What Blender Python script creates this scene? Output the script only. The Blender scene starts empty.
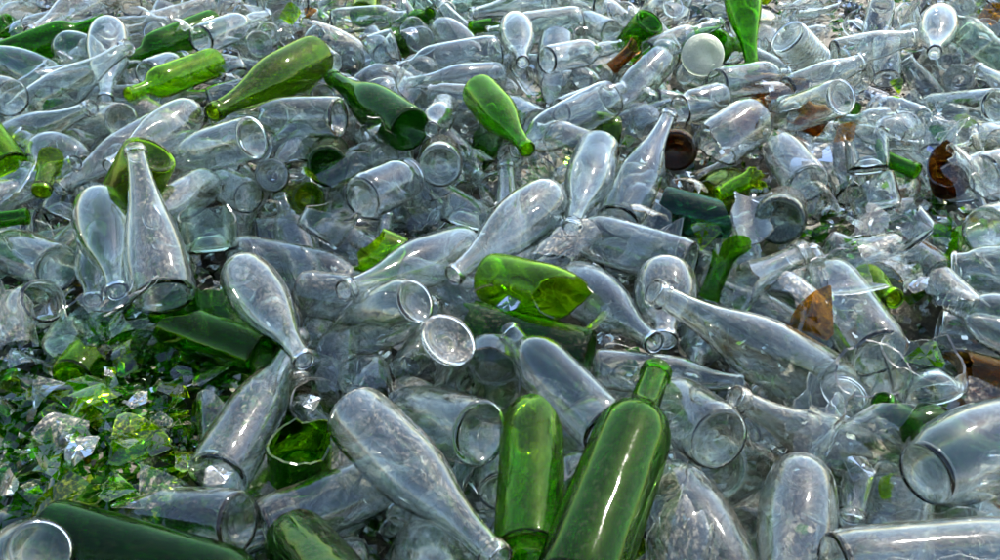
import bpy, math, random
from mathutils import Vector, Matrix
sc = bpy.context.scene
# ------------------------------------------------------------------ camera
CAM_H, CAM_PITCH, FOCAL_PX = 0.747, 34.2, 900.0
cam = bpy.data.cameras.new('camera'); cam_ob = bpy.data.objects.new('camera', cam)
sc.collection.objects.link(cam_ob); sc.camera = cam_ob
cam.sensor_width = 36.0; cam.lens = 36.0 * FOCAL_PX / 1000.0
cam.clip_start = 0.02; cam.clip_end = 500.0
cam_ob.location = (0, 0, CAM_H); cam_ob.rotation_euler = (math.radians(90 - CAM_PITCH), 0, 0)
# ------------------------------------------------------------------ sky and sun
SUN_EL, SUN_AZ = math.radians(46), math.radians(38)
world = bpy.data.worlds.new('World'); sc.world = world; world.use_nodes = True
wn = world.node_tree; sky = wn.nodes.new('ShaderNodeTexSky'); sky.sky_type = 'NISHITA'; sky.sun_disc = False
sky.sun_elevation = SUN_EL; sky.sun_rotation = SUN_AZ; sky.dust_density = 0.5; sky.ozone_density = 1.0
wn.links.new(sky.outputs[0], wn.nodes['Background'].inputs[0]); wn.nodes['Background'].inputs[1].default_value = 0.05
sun = bpy.data.lights.new('sun', 'SUN'); sun.energy = 5.0; sun.angle = math.radians(0.53); sun.color = (1.0, 0.95, 0.87)
sun_ob = bpy.data.objects.new('sun', sun); sc.collection.objects.link(sun_ob)
sun_ob.rotation_euler = Vector((math.sin(SUN_AZ)*math.cos(SUN_EL), math.cos(SUN_AZ)*math.cos(SUN_EL), math.sin(SUN_EL))).to_track_quat('Z', 'Y').to_euler()
# ------------------------------------------------------------------ exposure and render settings
vs = sc.view_settings; vs.view_transform = 'Standard'; vs.look = 'None'; vs.gamma = 1.0; vs.exposure = 2.55; vs.use_curve_mapping = False
cy = sc.cycles
cy.max_bounces = 20; cy.transmission_bounces = 18; cy.transparent_max_bounces = 16; cy.glossy_bounces = 4; cy.diffuse_bounces = 2
cy.use_denoising = True; cy.light_sampling_threshold = .04; cy.use_adaptive_sampling = True; cy.adaptive_threshold = 0.1
cy.caustics_reflective = False; cy.caustics_refractive = True; cy.sample_clamp_indirect = 5.0; cy.blur_glossy = 0.5
C = sc.collection
rnd = random.Random(11)

# ------------------------------------------------------------------ materials
def N(nt, t, **k):
    n = nt.nodes.new(t)
    for a, b in k.items(): setattr(n, a, b)
    return n

INNER = {}; EDGE = {}; SHEET = {}
def glass(name, tint, dust=1.0, rough=0.035, edge=4.0, sheet=False, dust_col=(.72, .66, .55), frost=0.0):
    """Thin glass wall: clear where looked straight through, bending light towards its edges, with a film of dust."""
    m = bpy.data.materials.new(name); m.use_nodes = True; nt = m.node_tree; nt.nodes.clear(); L = nt.links.new
    if sheet: dust_col = tuple(min(.8, d * 1.25) * t ** .7 for d, t in zip(dust_col, tint))      # dust takes the chip's tint, painting in the glow of sun through it
    out = N(nt, 'ShaderNodeOutputMaterial'); tc = N(nt, 'ShaderNodeTexCoord'); geo = N(nt, 'ShaderNodeNewGeometry')
    bn = N(nt, 'ShaderNodeTexNoise'); bn.inputs['Scale'].default_value = 34; bn.inputs['Detail'].default_value = 0
    L(tc.outputs['Object'], bn.inputs['Vector'])
    bp = N(nt, 'ShaderNodeBump'); bp.inputs['Strength'].default_value = .16; bp.inputs['Distance'].default_value = .006
    L(bn.outputs[0], bp.inputs['Height'])
    mi = N(nt, 'ShaderNodeMix'); mi.inputs[2].default_value = 1.52; mi.inputs[3].default_value = 1 / 1.52
    L(geo.outputs['Backfacing'], mi.inputs[0])
    fr = N(nt, 'ShaderNodeFresnel'); L(mi.outputs[0], fr.inputs['IOR']); L(bp.outputs[0], fr.inputs['Normal'])
    lw = N(nt, 'ShaderNodeLayerWeight'); lw.inputs[0].default_value = .5
    pw = N(nt, 'ShaderNodeMath', operation='POWER'); pw.inputs[1].default_value = 3; L(lw.outputs['Facing'], pw.inputs[0])
    mc = N(nt, 'ShaderNodeMix', data_type='RGBA'); mc.inputs[6].default_value = (*tint, 1); mc.inputs[7].default_value = (*[x ** edge for x in tint], 1)
    L(pw.outputs[0], mc.inputs[0])
    tr = N(nt, 'ShaderNodeBsdfTransparent'); L(mc.outputs[2], tr.inputs[0])
    gl = N(nt, 'ShaderNodeBsdfGlossy'); gl.inputs['Roughness'].default_value = rough; L(bp.outputs[0], gl.inputs['Normal'])
    rf = N(nt, 'ShaderNodeBsdfGlass'); rf.inputs['IOR'].default_value = 1.5; rf.inputs['Roughness'].default_value = frost
    rf.inputs[0].default_value = (*tint, 1); L(bp.outputs[0], rf.inputs['Normal'])
    fo = N(nt, 'ShaderNodeMath', operation='SUBTRACT', use_clamp=True); L(fr.outputs[0], fo.inputs[0]); L(geo.outputs['Backfacing'], fo.inputs[1])
    fh = N(nt, 'ShaderNodeMath', operation='MULTIPLY'); fh.inputs[1].default_value = .4; L(fo.outputs[0], fh.inputs[0])
    m1 = N(nt, 'ShaderNodeMixShader'); L(fh.outputs[0], m1.inputs[0]); L(rf.outputs[0], m1.inputs[1]); L(gl.outputs[0], m1.inputs[2])
    if sheet:       # a thin flat chip does not bend what lies behind it
        L(tr.outputs[0], m1.inputs[1]); fh.inputs[1].default_value = 1.7
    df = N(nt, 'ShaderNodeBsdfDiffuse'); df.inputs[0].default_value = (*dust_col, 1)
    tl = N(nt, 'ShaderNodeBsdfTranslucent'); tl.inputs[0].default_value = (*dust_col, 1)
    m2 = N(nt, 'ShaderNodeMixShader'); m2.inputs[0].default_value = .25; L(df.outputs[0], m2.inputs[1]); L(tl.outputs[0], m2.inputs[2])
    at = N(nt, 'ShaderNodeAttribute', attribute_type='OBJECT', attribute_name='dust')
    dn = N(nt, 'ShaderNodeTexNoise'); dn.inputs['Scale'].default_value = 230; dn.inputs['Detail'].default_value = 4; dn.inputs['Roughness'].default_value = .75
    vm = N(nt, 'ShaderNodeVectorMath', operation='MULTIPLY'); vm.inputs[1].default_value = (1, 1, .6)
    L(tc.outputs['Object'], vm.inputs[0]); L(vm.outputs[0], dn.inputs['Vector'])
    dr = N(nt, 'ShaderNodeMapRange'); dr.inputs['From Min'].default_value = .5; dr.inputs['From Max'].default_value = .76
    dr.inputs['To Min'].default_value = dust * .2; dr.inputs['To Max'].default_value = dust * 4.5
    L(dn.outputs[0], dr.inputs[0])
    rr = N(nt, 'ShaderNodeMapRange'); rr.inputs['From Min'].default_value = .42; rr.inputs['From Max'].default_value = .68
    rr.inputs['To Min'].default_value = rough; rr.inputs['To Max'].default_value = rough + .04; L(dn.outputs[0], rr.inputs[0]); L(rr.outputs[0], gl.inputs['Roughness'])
    # dust settles on what faces up; a trace clings everywhere; the mask also paints tops bright against dark undersides
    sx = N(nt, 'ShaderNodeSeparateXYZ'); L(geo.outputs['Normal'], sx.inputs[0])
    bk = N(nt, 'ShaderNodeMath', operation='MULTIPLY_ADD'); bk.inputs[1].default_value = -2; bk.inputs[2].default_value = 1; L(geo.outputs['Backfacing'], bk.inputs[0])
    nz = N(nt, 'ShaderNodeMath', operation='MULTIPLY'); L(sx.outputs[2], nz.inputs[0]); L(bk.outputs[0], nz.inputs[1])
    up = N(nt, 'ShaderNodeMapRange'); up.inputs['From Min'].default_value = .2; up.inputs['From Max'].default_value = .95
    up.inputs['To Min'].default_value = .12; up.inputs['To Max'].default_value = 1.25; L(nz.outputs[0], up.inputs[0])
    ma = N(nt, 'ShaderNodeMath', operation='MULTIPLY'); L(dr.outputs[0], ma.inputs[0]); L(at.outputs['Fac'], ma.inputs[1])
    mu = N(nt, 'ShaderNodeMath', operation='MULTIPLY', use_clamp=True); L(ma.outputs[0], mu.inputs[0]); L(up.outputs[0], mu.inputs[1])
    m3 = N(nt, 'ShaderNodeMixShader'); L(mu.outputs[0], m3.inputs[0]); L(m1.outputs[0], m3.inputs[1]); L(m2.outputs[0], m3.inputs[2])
    L(m3.outputs[0], out.inputs[0]); 
    if sheet: return m
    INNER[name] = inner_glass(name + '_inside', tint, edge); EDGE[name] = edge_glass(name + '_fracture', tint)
    chip = bpy.data.materials.new(name + '_chip_back'); chip.use_nodes = True; ct = chip.node_tree; ct.nodes.clear()
    co = N(ct, 'ShaderNodeOutputMaterial'); cb = N(ct, 'ShaderNodeBsdfTransparent'); cb.inputs[0].default_value = (*tint, 1); ct.links.new(cb.outputs[0], co.inputs[0])
    SHEET[name] = (glass(name + '_chip', tuple(x ** 1.3 for x in tint), .5, rough, edge, True), chip); return m

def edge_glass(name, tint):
    """a raw fracture face: glossy, with its edge brightness put into a pale scattering colour"""
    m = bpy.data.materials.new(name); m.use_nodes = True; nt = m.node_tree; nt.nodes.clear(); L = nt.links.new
    out = N(nt, 'ShaderNodeOutputMaterial'); c = (*[.2 * x ** 2 + .5 * x ** .7 for x in tint], 1)  # paled tint paints in the brightness of broken edges
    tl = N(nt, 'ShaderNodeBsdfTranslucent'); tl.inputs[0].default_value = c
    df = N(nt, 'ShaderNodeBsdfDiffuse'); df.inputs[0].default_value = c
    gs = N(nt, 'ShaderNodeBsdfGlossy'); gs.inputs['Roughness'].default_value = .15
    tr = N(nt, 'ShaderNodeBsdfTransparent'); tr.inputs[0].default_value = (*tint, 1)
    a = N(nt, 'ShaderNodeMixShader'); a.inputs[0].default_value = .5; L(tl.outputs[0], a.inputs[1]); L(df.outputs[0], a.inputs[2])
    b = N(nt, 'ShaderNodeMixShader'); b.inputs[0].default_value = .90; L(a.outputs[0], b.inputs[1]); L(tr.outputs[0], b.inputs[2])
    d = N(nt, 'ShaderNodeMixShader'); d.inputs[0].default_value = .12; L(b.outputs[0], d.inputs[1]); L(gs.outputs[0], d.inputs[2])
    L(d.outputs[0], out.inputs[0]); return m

def inner_glass(name, tint, edge):
    """the clean inside face of a wall"""
    m = bpy.data.materials.new(name); m.use_nodes = True; nt = m.node_tree; nt.nodes.clear(); L = nt.links.new
    out = N(nt, 'ShaderNodeOutputMaterial'); lw = N(nt, 'ShaderNodeLayerWeight'); lw.inputs[0].default_value = .5
    tr = N(nt, 'ShaderNodeBsdfTransparent'); tr.inputs[0].default_value = (*[x ** 1.2 for x in tint], 1)
    rf = N(nt, 'ShaderNodeBsdfGlass'); rf.inputs['IOR'].default_value = 1.5; rf.inputs['Roughness'].default_value = 0
    rf.inputs[0].default_value = (*tint, 1)
    mr = N(nt, 'ShaderNodeMapRange'); mr.inputs['From Min'].default_value = .2; mr.inputs['From Max'].default_value = .6
    mr.inputs['To Min'].default_value = .2; L(lw.outputs['Facing'], mr.inputs[0])
    ms = N(nt, 'ShaderNodeMixShader'); L(mr.outputs[0], ms.inputs[0]); L(tr.outputs[0], ms.inputs[1]); L(rf.outputs[0], ms.inputs[2])
    L(rf.outputs[0], out.inputs[0]); return m

MAT = {
    'clear': glass('clear_glass', (.970, .982, .965)),
    'dusty': glass('dusty_glass', (.93, .94, .92), 2.0),
    'smoke': glass('smoky_glass', (.62, .68, .64), 1.0),
    'pale': glass('pale_green_glass', (.92, .97, .91), 1.0),
    'green': glass('green_glass', (.36, .68, .035), .3, edge=2.2),
    'dkgreen': glass('dark_green_glass', (.29, .60, .13), .3, edge=2.0),
    'vivid': glass('vivid_green_glass', (.52, .82, .035), .3, edge=2.2),
    'olive': glass('olive_glass', (.56, .72, .07), .3, edge=2.2),
    'lime': glass('yellow_green_glass', (.74, .95, .08), .3, edge=2.2),
    'teal': glass('teal_glass', (.24, .52, .38), .3, edge=2.0),
    'brown': glass('brown_glass', (.76, .52, .15), .4, edge=2.2),
    'dkbrown': glass('dark_brown_glass', (.46, .27, .09), .4, edge=2.2),
    'yellow': glass('yellow_glass', (.93, .80, .12), .5),
    'blue': glass('blue_glass', (.25, .45, .88), .5),
    'milky': glass('milky_glass', (.90, .91, .86), 1.0, rough=.25, dust_col=(.72, .74, .66), frost=.4),
}

# ------------------------------------------------------------------ bottle shapes: (height, radius) of the outer wall
P={
'W':dict(p=[(.006,.0365),(.012,.0372),(.10,.0375),(.182,.0373),(.198,.0358),(.210,.0318),(.219,.0255),(.226,.0190),(.236,.0156),(.26,.0148),(.285,.0142)],zs=.225,L=.298,lr=.0162,punt=.022),
'C':dict(p=[(.006,.042),(.014,.0432),(.06,.0435),(.115,.043),(.145,.040),(.175,.0335),(.205,.0255),(.235,.0195),(.265,.0162),(.292,.0148)],zs=.22,L=.310,lr=.0172,punt=.028),
'P':dict(p=[(.005,.032),(.014,.038),(.04,.0435),(.075,.046),(.11,.0445),(.145,.039),(.175,.031),(.20,.0235),(.225,.018),(.25,.0152),(.272,.0143)],zs=.205,L=.284,lr=.0168,punt=.010),
'S':dict(p=[(.005,.0292),(.011,.0305),(.06,.031),(.115,.0308),(.135,.0285),(.155,.0225),(.175,.0165),(.195,.0138),(.208,.0132)],zs=.165,L=.22,lr=.0152,punt=.008),
'F':dict(p=[(.006,.037),(.014,.0395),(.06,.040),(.135,.040),(.158,.0385),(.175,.034),(.188,.0265),(.198,.0195),(.212,.0165),(.228,.0158)],zs=.196,L=.24,lr=.0182,punt=.009),
'J':dict(p=[(.005,.036),(.012,.0385),(.04,.039),(.085,.039),(.098,.0375),(.106,.034),(.112,.0325),(.122,.0322)],zs=.106,L=.13,lr=.0345,punt=.006),
'K':dict(p=[(.006,.043),(.014,.0448),(.05,.0445),(.09,.041),(.13,.034),(.165,.0268),(.20,.0212),(.235,.0172),(.27,.0148)],zs=.19,L=.285,lr=.0168,punt=.018),
'T':dict(p=[(.006,.040),(.016,.0445),(.06,.0455),(.11,.0445),(.135,.040),(.152,.031),(.160,.0245),(.165,.0215),(.168,.0226),(.171,.0215),(.175,.0226),(.178,.0214),(.182,.0226),(.185,.0214),(.190,.0212)],zs=.158,L=.196,lr=.0215,punt=.008),
'V':dict(p=[(.006,.0335),(.013,.0352),(.05,.0355),(.12,.0352),(.142,.033),(.160,.026),(.172,.0205),(.186,.0185),(.205,.0190),(.222,.0186),(.238,.0165),(.250,.0148),(.262,.0145)],zs=.17,L=.274,lr=.0168,punt=.010),
'G':dict(p=[(.005,.034),(.012,.042),(.03,.0495),(.055,.052),(.08,.0495),(.102,.042),(.118,.032),(.130,.0235),(.142,.0190),(.155,.0175),(.166,.0172)],zs=.13,L=.178,lr=.0202,punt=.010),
'M':dict(p=[(.006,.034),(.013,.0362),(.05,.0368),(.10,.0366),(.125,.0345),(.150,.0295),(.172,.0245),(.190,.0222),(.200,.0218)],zs=.165,L=.212,lr=.0245,punt=.009),
'R':dict(p=[(.006,.040)]+[(.012+.0055*i,.0425+(.0006 if i%2 else -.0003)) for i in range(18)]+[(.122,.037),(.128,.034),(.136,.0335)],zs=.128,L=.146,lr=.0355,punt=.008),
}
def interp(pts):
    n=len(pts);x=[a for a,_ in pts];y=[b for _,b in pts]
    d=[(y[i+1]-y[i])/(x[i+1]-x[i]) for i in range(n-1)]
    m=[d[0]]+[0 if d[i-1]*d[i]<=0 else 2*d[i-1]*d[i]/(d[i-1]+d[i]) for i in range(1,n-1)]+[d[-1]]
    def f(t):
        if t<=x[0]: return y[0]
        if t>=x[-1]: return y[-1]
        i=0
        while t>x[i+1]: i+=1
        h=x[i+1]-x[i];s=(t-x[i])/h
        return y[i]*(1+2*s)*(1-s)**2+h*m[i]*s*(1-s)**2+y[i+1]*s*s*(3-2*s)+h*m[i+1]*s*s*(s-1)
    return f
# ------------------------------------------------------------------ where everything lies
BUMPS=[(-0.5, 0.836, 0.24, 0.27, 0.1), (-0.5, 0.674, 0.2, 0.14, 0.05), (0.68, 1.341, 0.32, 0.23, 0.06), (-0.514, 2.287, 0.25, 0.35, 0.09), (-0.695, 1.212, 0.2, 0.17, 0.02)]
ITEMS=[
["W","dkgreen",[-0.468,0.622,0.004],[0.957,-0.289,-0.018],1.066,[0.0,0.298],0,"dark green wine bottle lying along the lower left bottom edge",1],
["P","clear",[-0.397,0.512,0.118],[-0.611,0.199,-0.766],0.9,[0.0,0.284],0,"clear bottle with rounded end poking into the lower left corner",1],
["nW","olive",[-0.646,0.572,-0.127],[0.64,0.711,0.292],1.0,[0.226,0.298],0,"broken olive green bottle neck lying in the lower left shards",1],
["nW","green",[-0.566,0.648,-0.221],[0.527,0.586,0.616],1.0,[0.226,0.298],0,"dark green bottle neck half sunk in shadow among lower left shards",1],
["bF","clear",[-0.273,0.639,0.005],[-0.921,0.279,-0.271],0.9,[0.0,0.132],0,"clear broken bottle body with ringed base above the dark green corner bottle",1],
["C","clear",[-0.316,0.707,-0.0],[0.172,0.985,0.0],0.85,[0.0,0.31],0,"large clear bottle leaning up to the right, base beside the green shards",1],
["sW","green",[-0.238,0.754,-0.042],[0.151,-0.088,0.985],1.0,[0.0,0.055],0,"jagged green bottle stump wedged between two large clear bottles",1],
["C","clear",[-0.163,0.759,0.045],[0.585,-0.805,0.105],0.9,[0.0,0.31],0,"large clear champagne bottle, neck and lip pointing down right, lower centre left",1],
["F","clear",[-0.259,0.662,-0.031],[0.881,0.473,0.007],0.85,[0.0,0.24],0,"clear bottle lying half hidden under the clear champagne bottle, lower left",1],
["W","dkgreen",[-0.208,0.608,0.016],[0.501,-0.778,0.38],0.9,[0.0,0.298],0,"dark green bottle with flat base raised, cut by the bottom edge",1],
["P","clear",[-0.083,0.639,-0.032],[0.226,-0.845,0.485],0.9,[0.0,0.284],0,"clear rounded bottle end under the champagne neck at the bottom edge",1],
["bC","clear",[-0.02,0.719,0.055],[-0.606,0.682,-0.409],0.9,[0.0,0.171],0,"clear broken round bottle left of the upright green bottle, lower centre",1],
["bW","vivid",[0.028,0.575,0.033],[0.05,0.999,-0.005],0.954,[0.0,0.2],0,"bright green bottle body with dark ring base standing at bottom centre",1],
["W","green",[0.066,0.505,0.067],[0.358,0.934,-0.001],1.115,[0.0,0.298],0,"largest green wine bottle, long neck pointing up, bottom centre",1],
["F","clear",[0.122,0.748,0.032],[-0.534,0.845,0.031],0.872,[0.0,0.24],0,"clear cylindrical bottle with small neck pointing up left, above green wine bottle",1],
["J","clear",[0.239,0.711,0.054],[-0.303,0.895,-0.328],1.0,[0.0,0.13],0,"small clear bottle with thick ring base facing viewer, right of green neck",1],
["S","clear",[0.12,0.889,0.007],[0.986,-0.164,-0.0],0.85,[0.0,0.22],0,"small clear bottle lying level behind the green wine bottle neck",1],
["P","clear",[0.182,0.702,0.004],[0.264,-0.964,-0.002],1.015,[0.0,0.284],0,"clear smooth bottle lying just right of the large green wine bottle",1],
["P","clear",[0.323,0.681,0.04],[-0.336,-0.942,0.002],0.85,[0.0,0.284],0,"clear egg shaped bottle end standing at the bottom, right of centre",1],
["P","clear",[0.448,0.67,0.044],[0.88,0.47,-0.065],1.1,[0.0,0.284],0,"clear bottle with oval base facing left at the right edge, lower right",1],
["F","clear",[0.298,0.517,0.077],[0.994,0.104,-0.011],1.027,[0.0,0.24],0,"clear bottle lying along the bottom edge in the right corner",1],
["bF","clear",[0.503,0.591,0.048],[-0.897,0.258,-0.359],1.0,[0.0,0.132],1,"clear split bottle shell lying open above the bottom right bottle",1],
["C","dusty",[0.492,0.787,-0.088],[-0.822,-0.084,0.563],0.9,[0.0,0.31],0,"dusty clear bottle lying in shade behind the egg shaped bottle end",1],
["W","dkgreen",[0.65,0.809,-0.106],[-0.8,-0.131,0.586],0.9,[0.0,0.298],0,"dark green bottle with ring mouth showing above the oval base bottle",1],
["C","clear",[0.439,0.904,-0.039],[-0.825,-0.087,0.559],1.008,[0.0,0.31],0,"largest clear teardrop bottle lying at centre right, neck pointing up left",1],
["sF","clear",[0.428,0.839,0.002],[0.278,-0.224,0.934],1.0,[0.0,0.055],0,"clear broken stump with a thick button base beside the large teardrop bottle",1],
["F","clear",[0.502,0.927,-0.003],[-0.085,0.996,-0.005],1.064,[0.0,0.24],0,"clear bottle leaning with its neck up between amber and green shards",1],
["sC","clear",[0.536,0.84,0.004],[-0.321,0.439,0.839],1.0,[0.0,0.055],0,"clear broken glass bowl holding a bright green shard, right side",1],
["T","clear",[0.719,0.877,0.033],[-0.562,0.826,-0.046],0.863,[0.0,0.196],0,"clear screw neck bottle at the right edge above the glass bowl",1],
["J","clear",[0.788,1.066,0.042],[-0.864,0.385,-0.326],1.0,[0.0,0.13],0,"clear straight jar lying level at the right edge above the screw neck",1],
["bS","brown",[0.72,0.876,-0.034],[-0.903,0.427,0.048],0.956,[0.0,0.121],0,"brown broken bottle tucked under the screw neck bottle at right edge",1],
["nS","lime",[0.547,1.25,-0.048],[0.051,-0.965,0.259],1.0,[0.148,0.22],0,"lime green broken bottle neck facing the viewer right of the leaning bottle",1],
["G","clear",[0.235,1.062,0.041],[-0.156,-0.986,-0.052],0.85,[0.0,0.178],0,"clear bottle with round body and open mouth facing the viewer, centre",1],
["P","clear",[0.107,1.12,-0.014],[0.34,-0.908,0.243],0.9,[0.0,0.284],0,"clear teardrop bottle lying just left of the open mouth round bottle",1],
["bC","lime",[-0.013,1.089,0.01],[0.709,-0.66,0.247],0.9,[0.0,0.171],0,"yellow green broken bottle body with a split end at the centre",1],
["bW","dkgreen",[0.12,0.942,-0.023],[-0.938,0.346,0.028],1.12,[0.0,0.164],0,"dark green broken bottle lying just below the yellow green broken body",1],
["sC","clear",[-0.01,0.93,-0.01],[-0.1,-0.994,0.046],1.0,[0.0,0.055],0,"clear broken stump with open rim facing viewer left of the clear cylinder",1],
["bF","clear",[-0.061,0.861,0.076],[-0.445,0.303,-0.843],1.0,[0.0,0.1],0,"clear broken bottle with bright thick ring base facing up, left of centre",1],
["P","clear",[-0.104,0.912,0.096],[-0.655,0.403,-0.639],0.9,[0.0,0.284],0,"clear teardrop bottle with neck pointing left into the broken necks",1],
["C","clear",[-0.056,1.18,0.004],[-0.526,-0.804,0.276],0.9,[0.0,0.31],0,"clear sloping bottle with lip pointing lower left above the teardrop bottle",1],
["P","clear",[-0.367,1.061,0.046],[0.526,-0.85,-0.002],0.85,[0.0,0.284],0,"clear bulbous bottle with neck pointing down right, left of centre",1],
["F","dusty",[-0.296,1.096,-0.02],[0.973,-0.23,-0.001],0.898,[0.0,0.24],0,"clear dusky bottle lying behind the bulbous bottle, partly hidden",1],
["F","clear",[-0.42,1.212,-0.034],[0.948,-0.318,-0.008],1.02,[0.0,0.24],0,"clear straight bottle lying level under the broken clear cup",1],
["sW","lime",[-0.149,1.139,0.007],[-0.922,0.096,0.376],1.0,[0.0,0.055],0,"bright green broken bottle cup with dark rim on the left, centre left",1],
["sF","clear",[-0.29,1.207,0.006],[0.548,0.527,0.649],1.0,[0.0,0.055],0,"clear broken cup with jagged open rim left of the green cup",1],
["J","clear",[-0.221,1.26,0.048],[0.519,0.844,-0.138],1.0,[0.0,0.13],0,"clear jar lying with round base facing left, upper centre left",1],
["F","clear",[-0.102,1.381,0.044],[-0.064,0.941,-0.331],1.0,[0.0,0.24],0,"clear bottle with dark ring base facing the viewer, upper centre left",1],
["S","clear",[-0.113,1.724,0.003],[-0.052,-0.974,0.22],1.0,[0.0,0.22],0,"clear small bottle with mouth facing the viewer above the dark ring base",1],
["sC","clear",[-0.061,1.287,-0.023],[0.287,0.497,0.819],1.0,[0.0,0.055],0,"clear broken cup with angled shoulders right of the round base jar",1],
["W","dkgreen",[-0.303,1.418,0.024],[-0.148,0.934,-0.325],1.0,[0.0,0.298],0,"dark green bottle base facing the viewer left of the round base jar",1],
["P","clear",[0.085,1.288,0.038],[-0.552,-0.834,-0.012],0.969,[0.0,0.284],0,"clear bottle with egg body and slim neck pointing down left, centre",1],
["C","clear",[0.177,1.467,0.032],[-0.23,-0.973,0.02],0.952,[0.0,0.31],0,"clear slim bottle leaning beside the tall necked bottle, upper centre",1],
["C","clear",[0.198,1.298,-0.02],[0.398,0.872,0.285],0.95,[0.0,0.31],0,"clear tall necked bottle with its neck pointing up, upper centre",1],
["F","clear",[0.288,1.137,0.001],[-0.821,0.568,-0.054],1.005,[0.0,0.24],0,"clear cylindrical bottle lying across below the tall necked bottle",1],
["nW","green",[0.404,1.213,0.227],[-0.329,-0.452,-0.829],1.0,[0.226,0.298],0,"green bottle neck tube standing right of the cylindrical bottle, centre right",1],
["bW","teal",[0.269,1.325,-0.003],[0.942,-0.303,-0.141],1.0,[0.0,0.09],0,"dark teal broken bottle lying right of the tall necked bottle",1],
["nW","lime",[0.636,1.474,0.073],[-0.886,-0.395,-0.242],1.0,[0.226,0.298],0,"yellow green bottle neck with mouth facing left, above the green neck tube",1],
["F","smoke",[0.426,1.184,0.051],[0.327,0.874,-0.36],1.0,[0.0,0.24],0,"bottle with large dark round base facing the viewer, right of centre",1],
["sF","clear",[0.647,1.183,0.011],[-0.6,0.6,0.53],1.0,[0.0,0.035],0,"clear broken thick glass ring lying right of the dark base",1],
["nW","green",[0.507,1.089,-0.019],[0.871,0.476,0.124],1.0,[0.226,0.298],0,"green bottle neck lying near the right edge beside a green spike",1],
["sS","dkbrown",[0.805,1.423,-0.025],[-0.413,-0.088,0.906],1.0,[0.0,0.055],0,"brown broken bowl near the right edge with pieces inside",1],
["F","clear",[0.823,1.371,0.03],[0.914,0.407,0.0],1.0,[0.0,0.24],0,"clear bottle base at the right edge beside the brown bowl",1],
["C","clear",[0.721,1.147,0.054],[0.829,0.541,-0.145],0.9,[0.0,0.31],0,"clear bottle end at the right edge below the brown bowl",1],
["nW","green",[0.563,1.675,0.0],[0.628,-0.779,0.0],0.995,[0.226,0.298],0,"dark green bottle neck lying left of the brown bowl",1],
["sW","clear",[0.661,1.446,-0.001],[-0.033,0.628,0.777],1.0,[0.0,0.055],0,"small clear broken cup standing left of the dark green neck",1],
["sF","clear",[0.629,1.296,-0.001],[-0.286,0.561,0.777],1.0,[0.0,0.055],0,"clear jagged cup with folded walls, right of the large dark base",1],
["bC","clear",[0.526,1.362,0.018],[-0.085,0.996,-0.003],0.883,[0.0,0.171],0,"clear broken shoulder lying above the large dark base",1],
["nC","clear",[0.174,0.932,0.018],[0.805,0.593,0.016],1.12,[0.19,0.31],0,"clear bent neck fragment left of the leaning neck bottle",1],
["R","clear",[0.621,1.911,0.087],[0.729,0.237,-0.643],1.0,[0.0,0.146],0,"clear ribbed jar with round base facing up, top right",1],
["M","clear",[0.766,2.003,0.015],[0.982,0.104,0.157],0.9,[0.0,0.212],0,"clear bottle lying level with base facing left, right of the ribbed jar",1],
["M","clear",[0.613,1.816,0.0],[0.913,0.351,0.208],0.9,[0.0,0.212],0,"clear bottle with oval base facing left, under the ribbed jar",1],
["F","clear",[0.616,1.525,0.109],[-0.333,0.753,-0.568],0.9,[0.0,0.24],0,"clear bottle with oval base facing right, upper right",1],
["F","clear",[0.457,1.807,0.019],[0.863,0.498,-0.087],0.9,[0.0,0.24],0,"clear bottle lying level just below the milky lid, top right",1],
["P","clear",[1.065,2.165,0.047],[-0.406,-0.914,0.018],1.0,[0.0,0.284],0,"clear domed bottle with mouth facing the viewer near the top right corner",1],
["C","clear",[1.061,1.614,0.04],[-0.052,0.996,-0.07],0.9,[0.0,0.31],0,"clear bottle with lip facing left at the top right edge",1],
["sW","clear",[0.547,1.528,-0.032],[0.286,0.729,0.622],1.0,[0.0,0.055],0,"clear broken ring rim lying below the right facing base",1],
["J","clear",[0.816,1.612,0.016],[-0.405,0.909,-0.105],0.9,[0.0,0.13],0,"small clear jar lying above the green spike shard, upper right",1],
["S","brown",[0.5,1.718,-0.023],[0.447,0.877,-0.174],0.9,[0.0,0.22],0,"dark brown bottle end showing left of the upper right bases",1],
["P","clear",[0.035,2.108,0.051],[0.053,-0.999,-0.003],0.9,[0.0,0.284],0,"clear egg shaped bottle with mouth facing down, top centre",1],
["V","clear",[0.1,1.883,0.043],[0.739,0.665,-0.105],0.9,[0.0,0.274],0,"small clear bottle with round base facing left, top centre",1],
["F","clear",[0.197,2.209,0.02],[-0.935,-0.355,-0.001],1.023,[0.0,0.24],0,"clear bottle lying level at the top edge right of centre",1],
["C","clear",[0.172,2.392,0.03],[-0.855,-0.519,0.0],0.933,[0.0,0.31],0,"clear bottle cut by the top edge at top centre",1],
["bW","green",[0.348,2.063,0.071],[-0.401,0.398,-0.825],1.0,[0.0,0.1],0,"green broken bottle with round base facing up, top centre right",1],
["nW","brown",[0.468,2.001,0.195],[-0.727,-0.155,-0.669],1.0,[0.226,0.298],0,"brown broken bottle neck under the round green base, top centre",1],
["V","clear",[0.338,2.004,0.016],[0.829,0.544,0.125],0.85,[0.0,0.274],0,"clear bottle with base facing left, behind the milky lid",1],
["lid","milky",[0.442,1.898,0.05],"milky white round glass lid leaning upright near the top"],
["C","vivid",[0.585,2.266,0.14],[0.0,-0.857,-0.515],1.0,[0.0,0.31],0,"bright green bottle hanging neck down from the top edge",1],
["F","clear",[0.215,1.634,0.062],[-0.793,-0.577,-0.195],1.0,[0.0,0.24],0,"clear dusty bottle with round base up right, upper centre",1],
["C","vivid",[-0.04,1.689,0.051],[0.322,-0.947,0.002],0.888,[0.0,0.31],0,"bright green bottle with neck pointing down right, upper centre",1],
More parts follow.
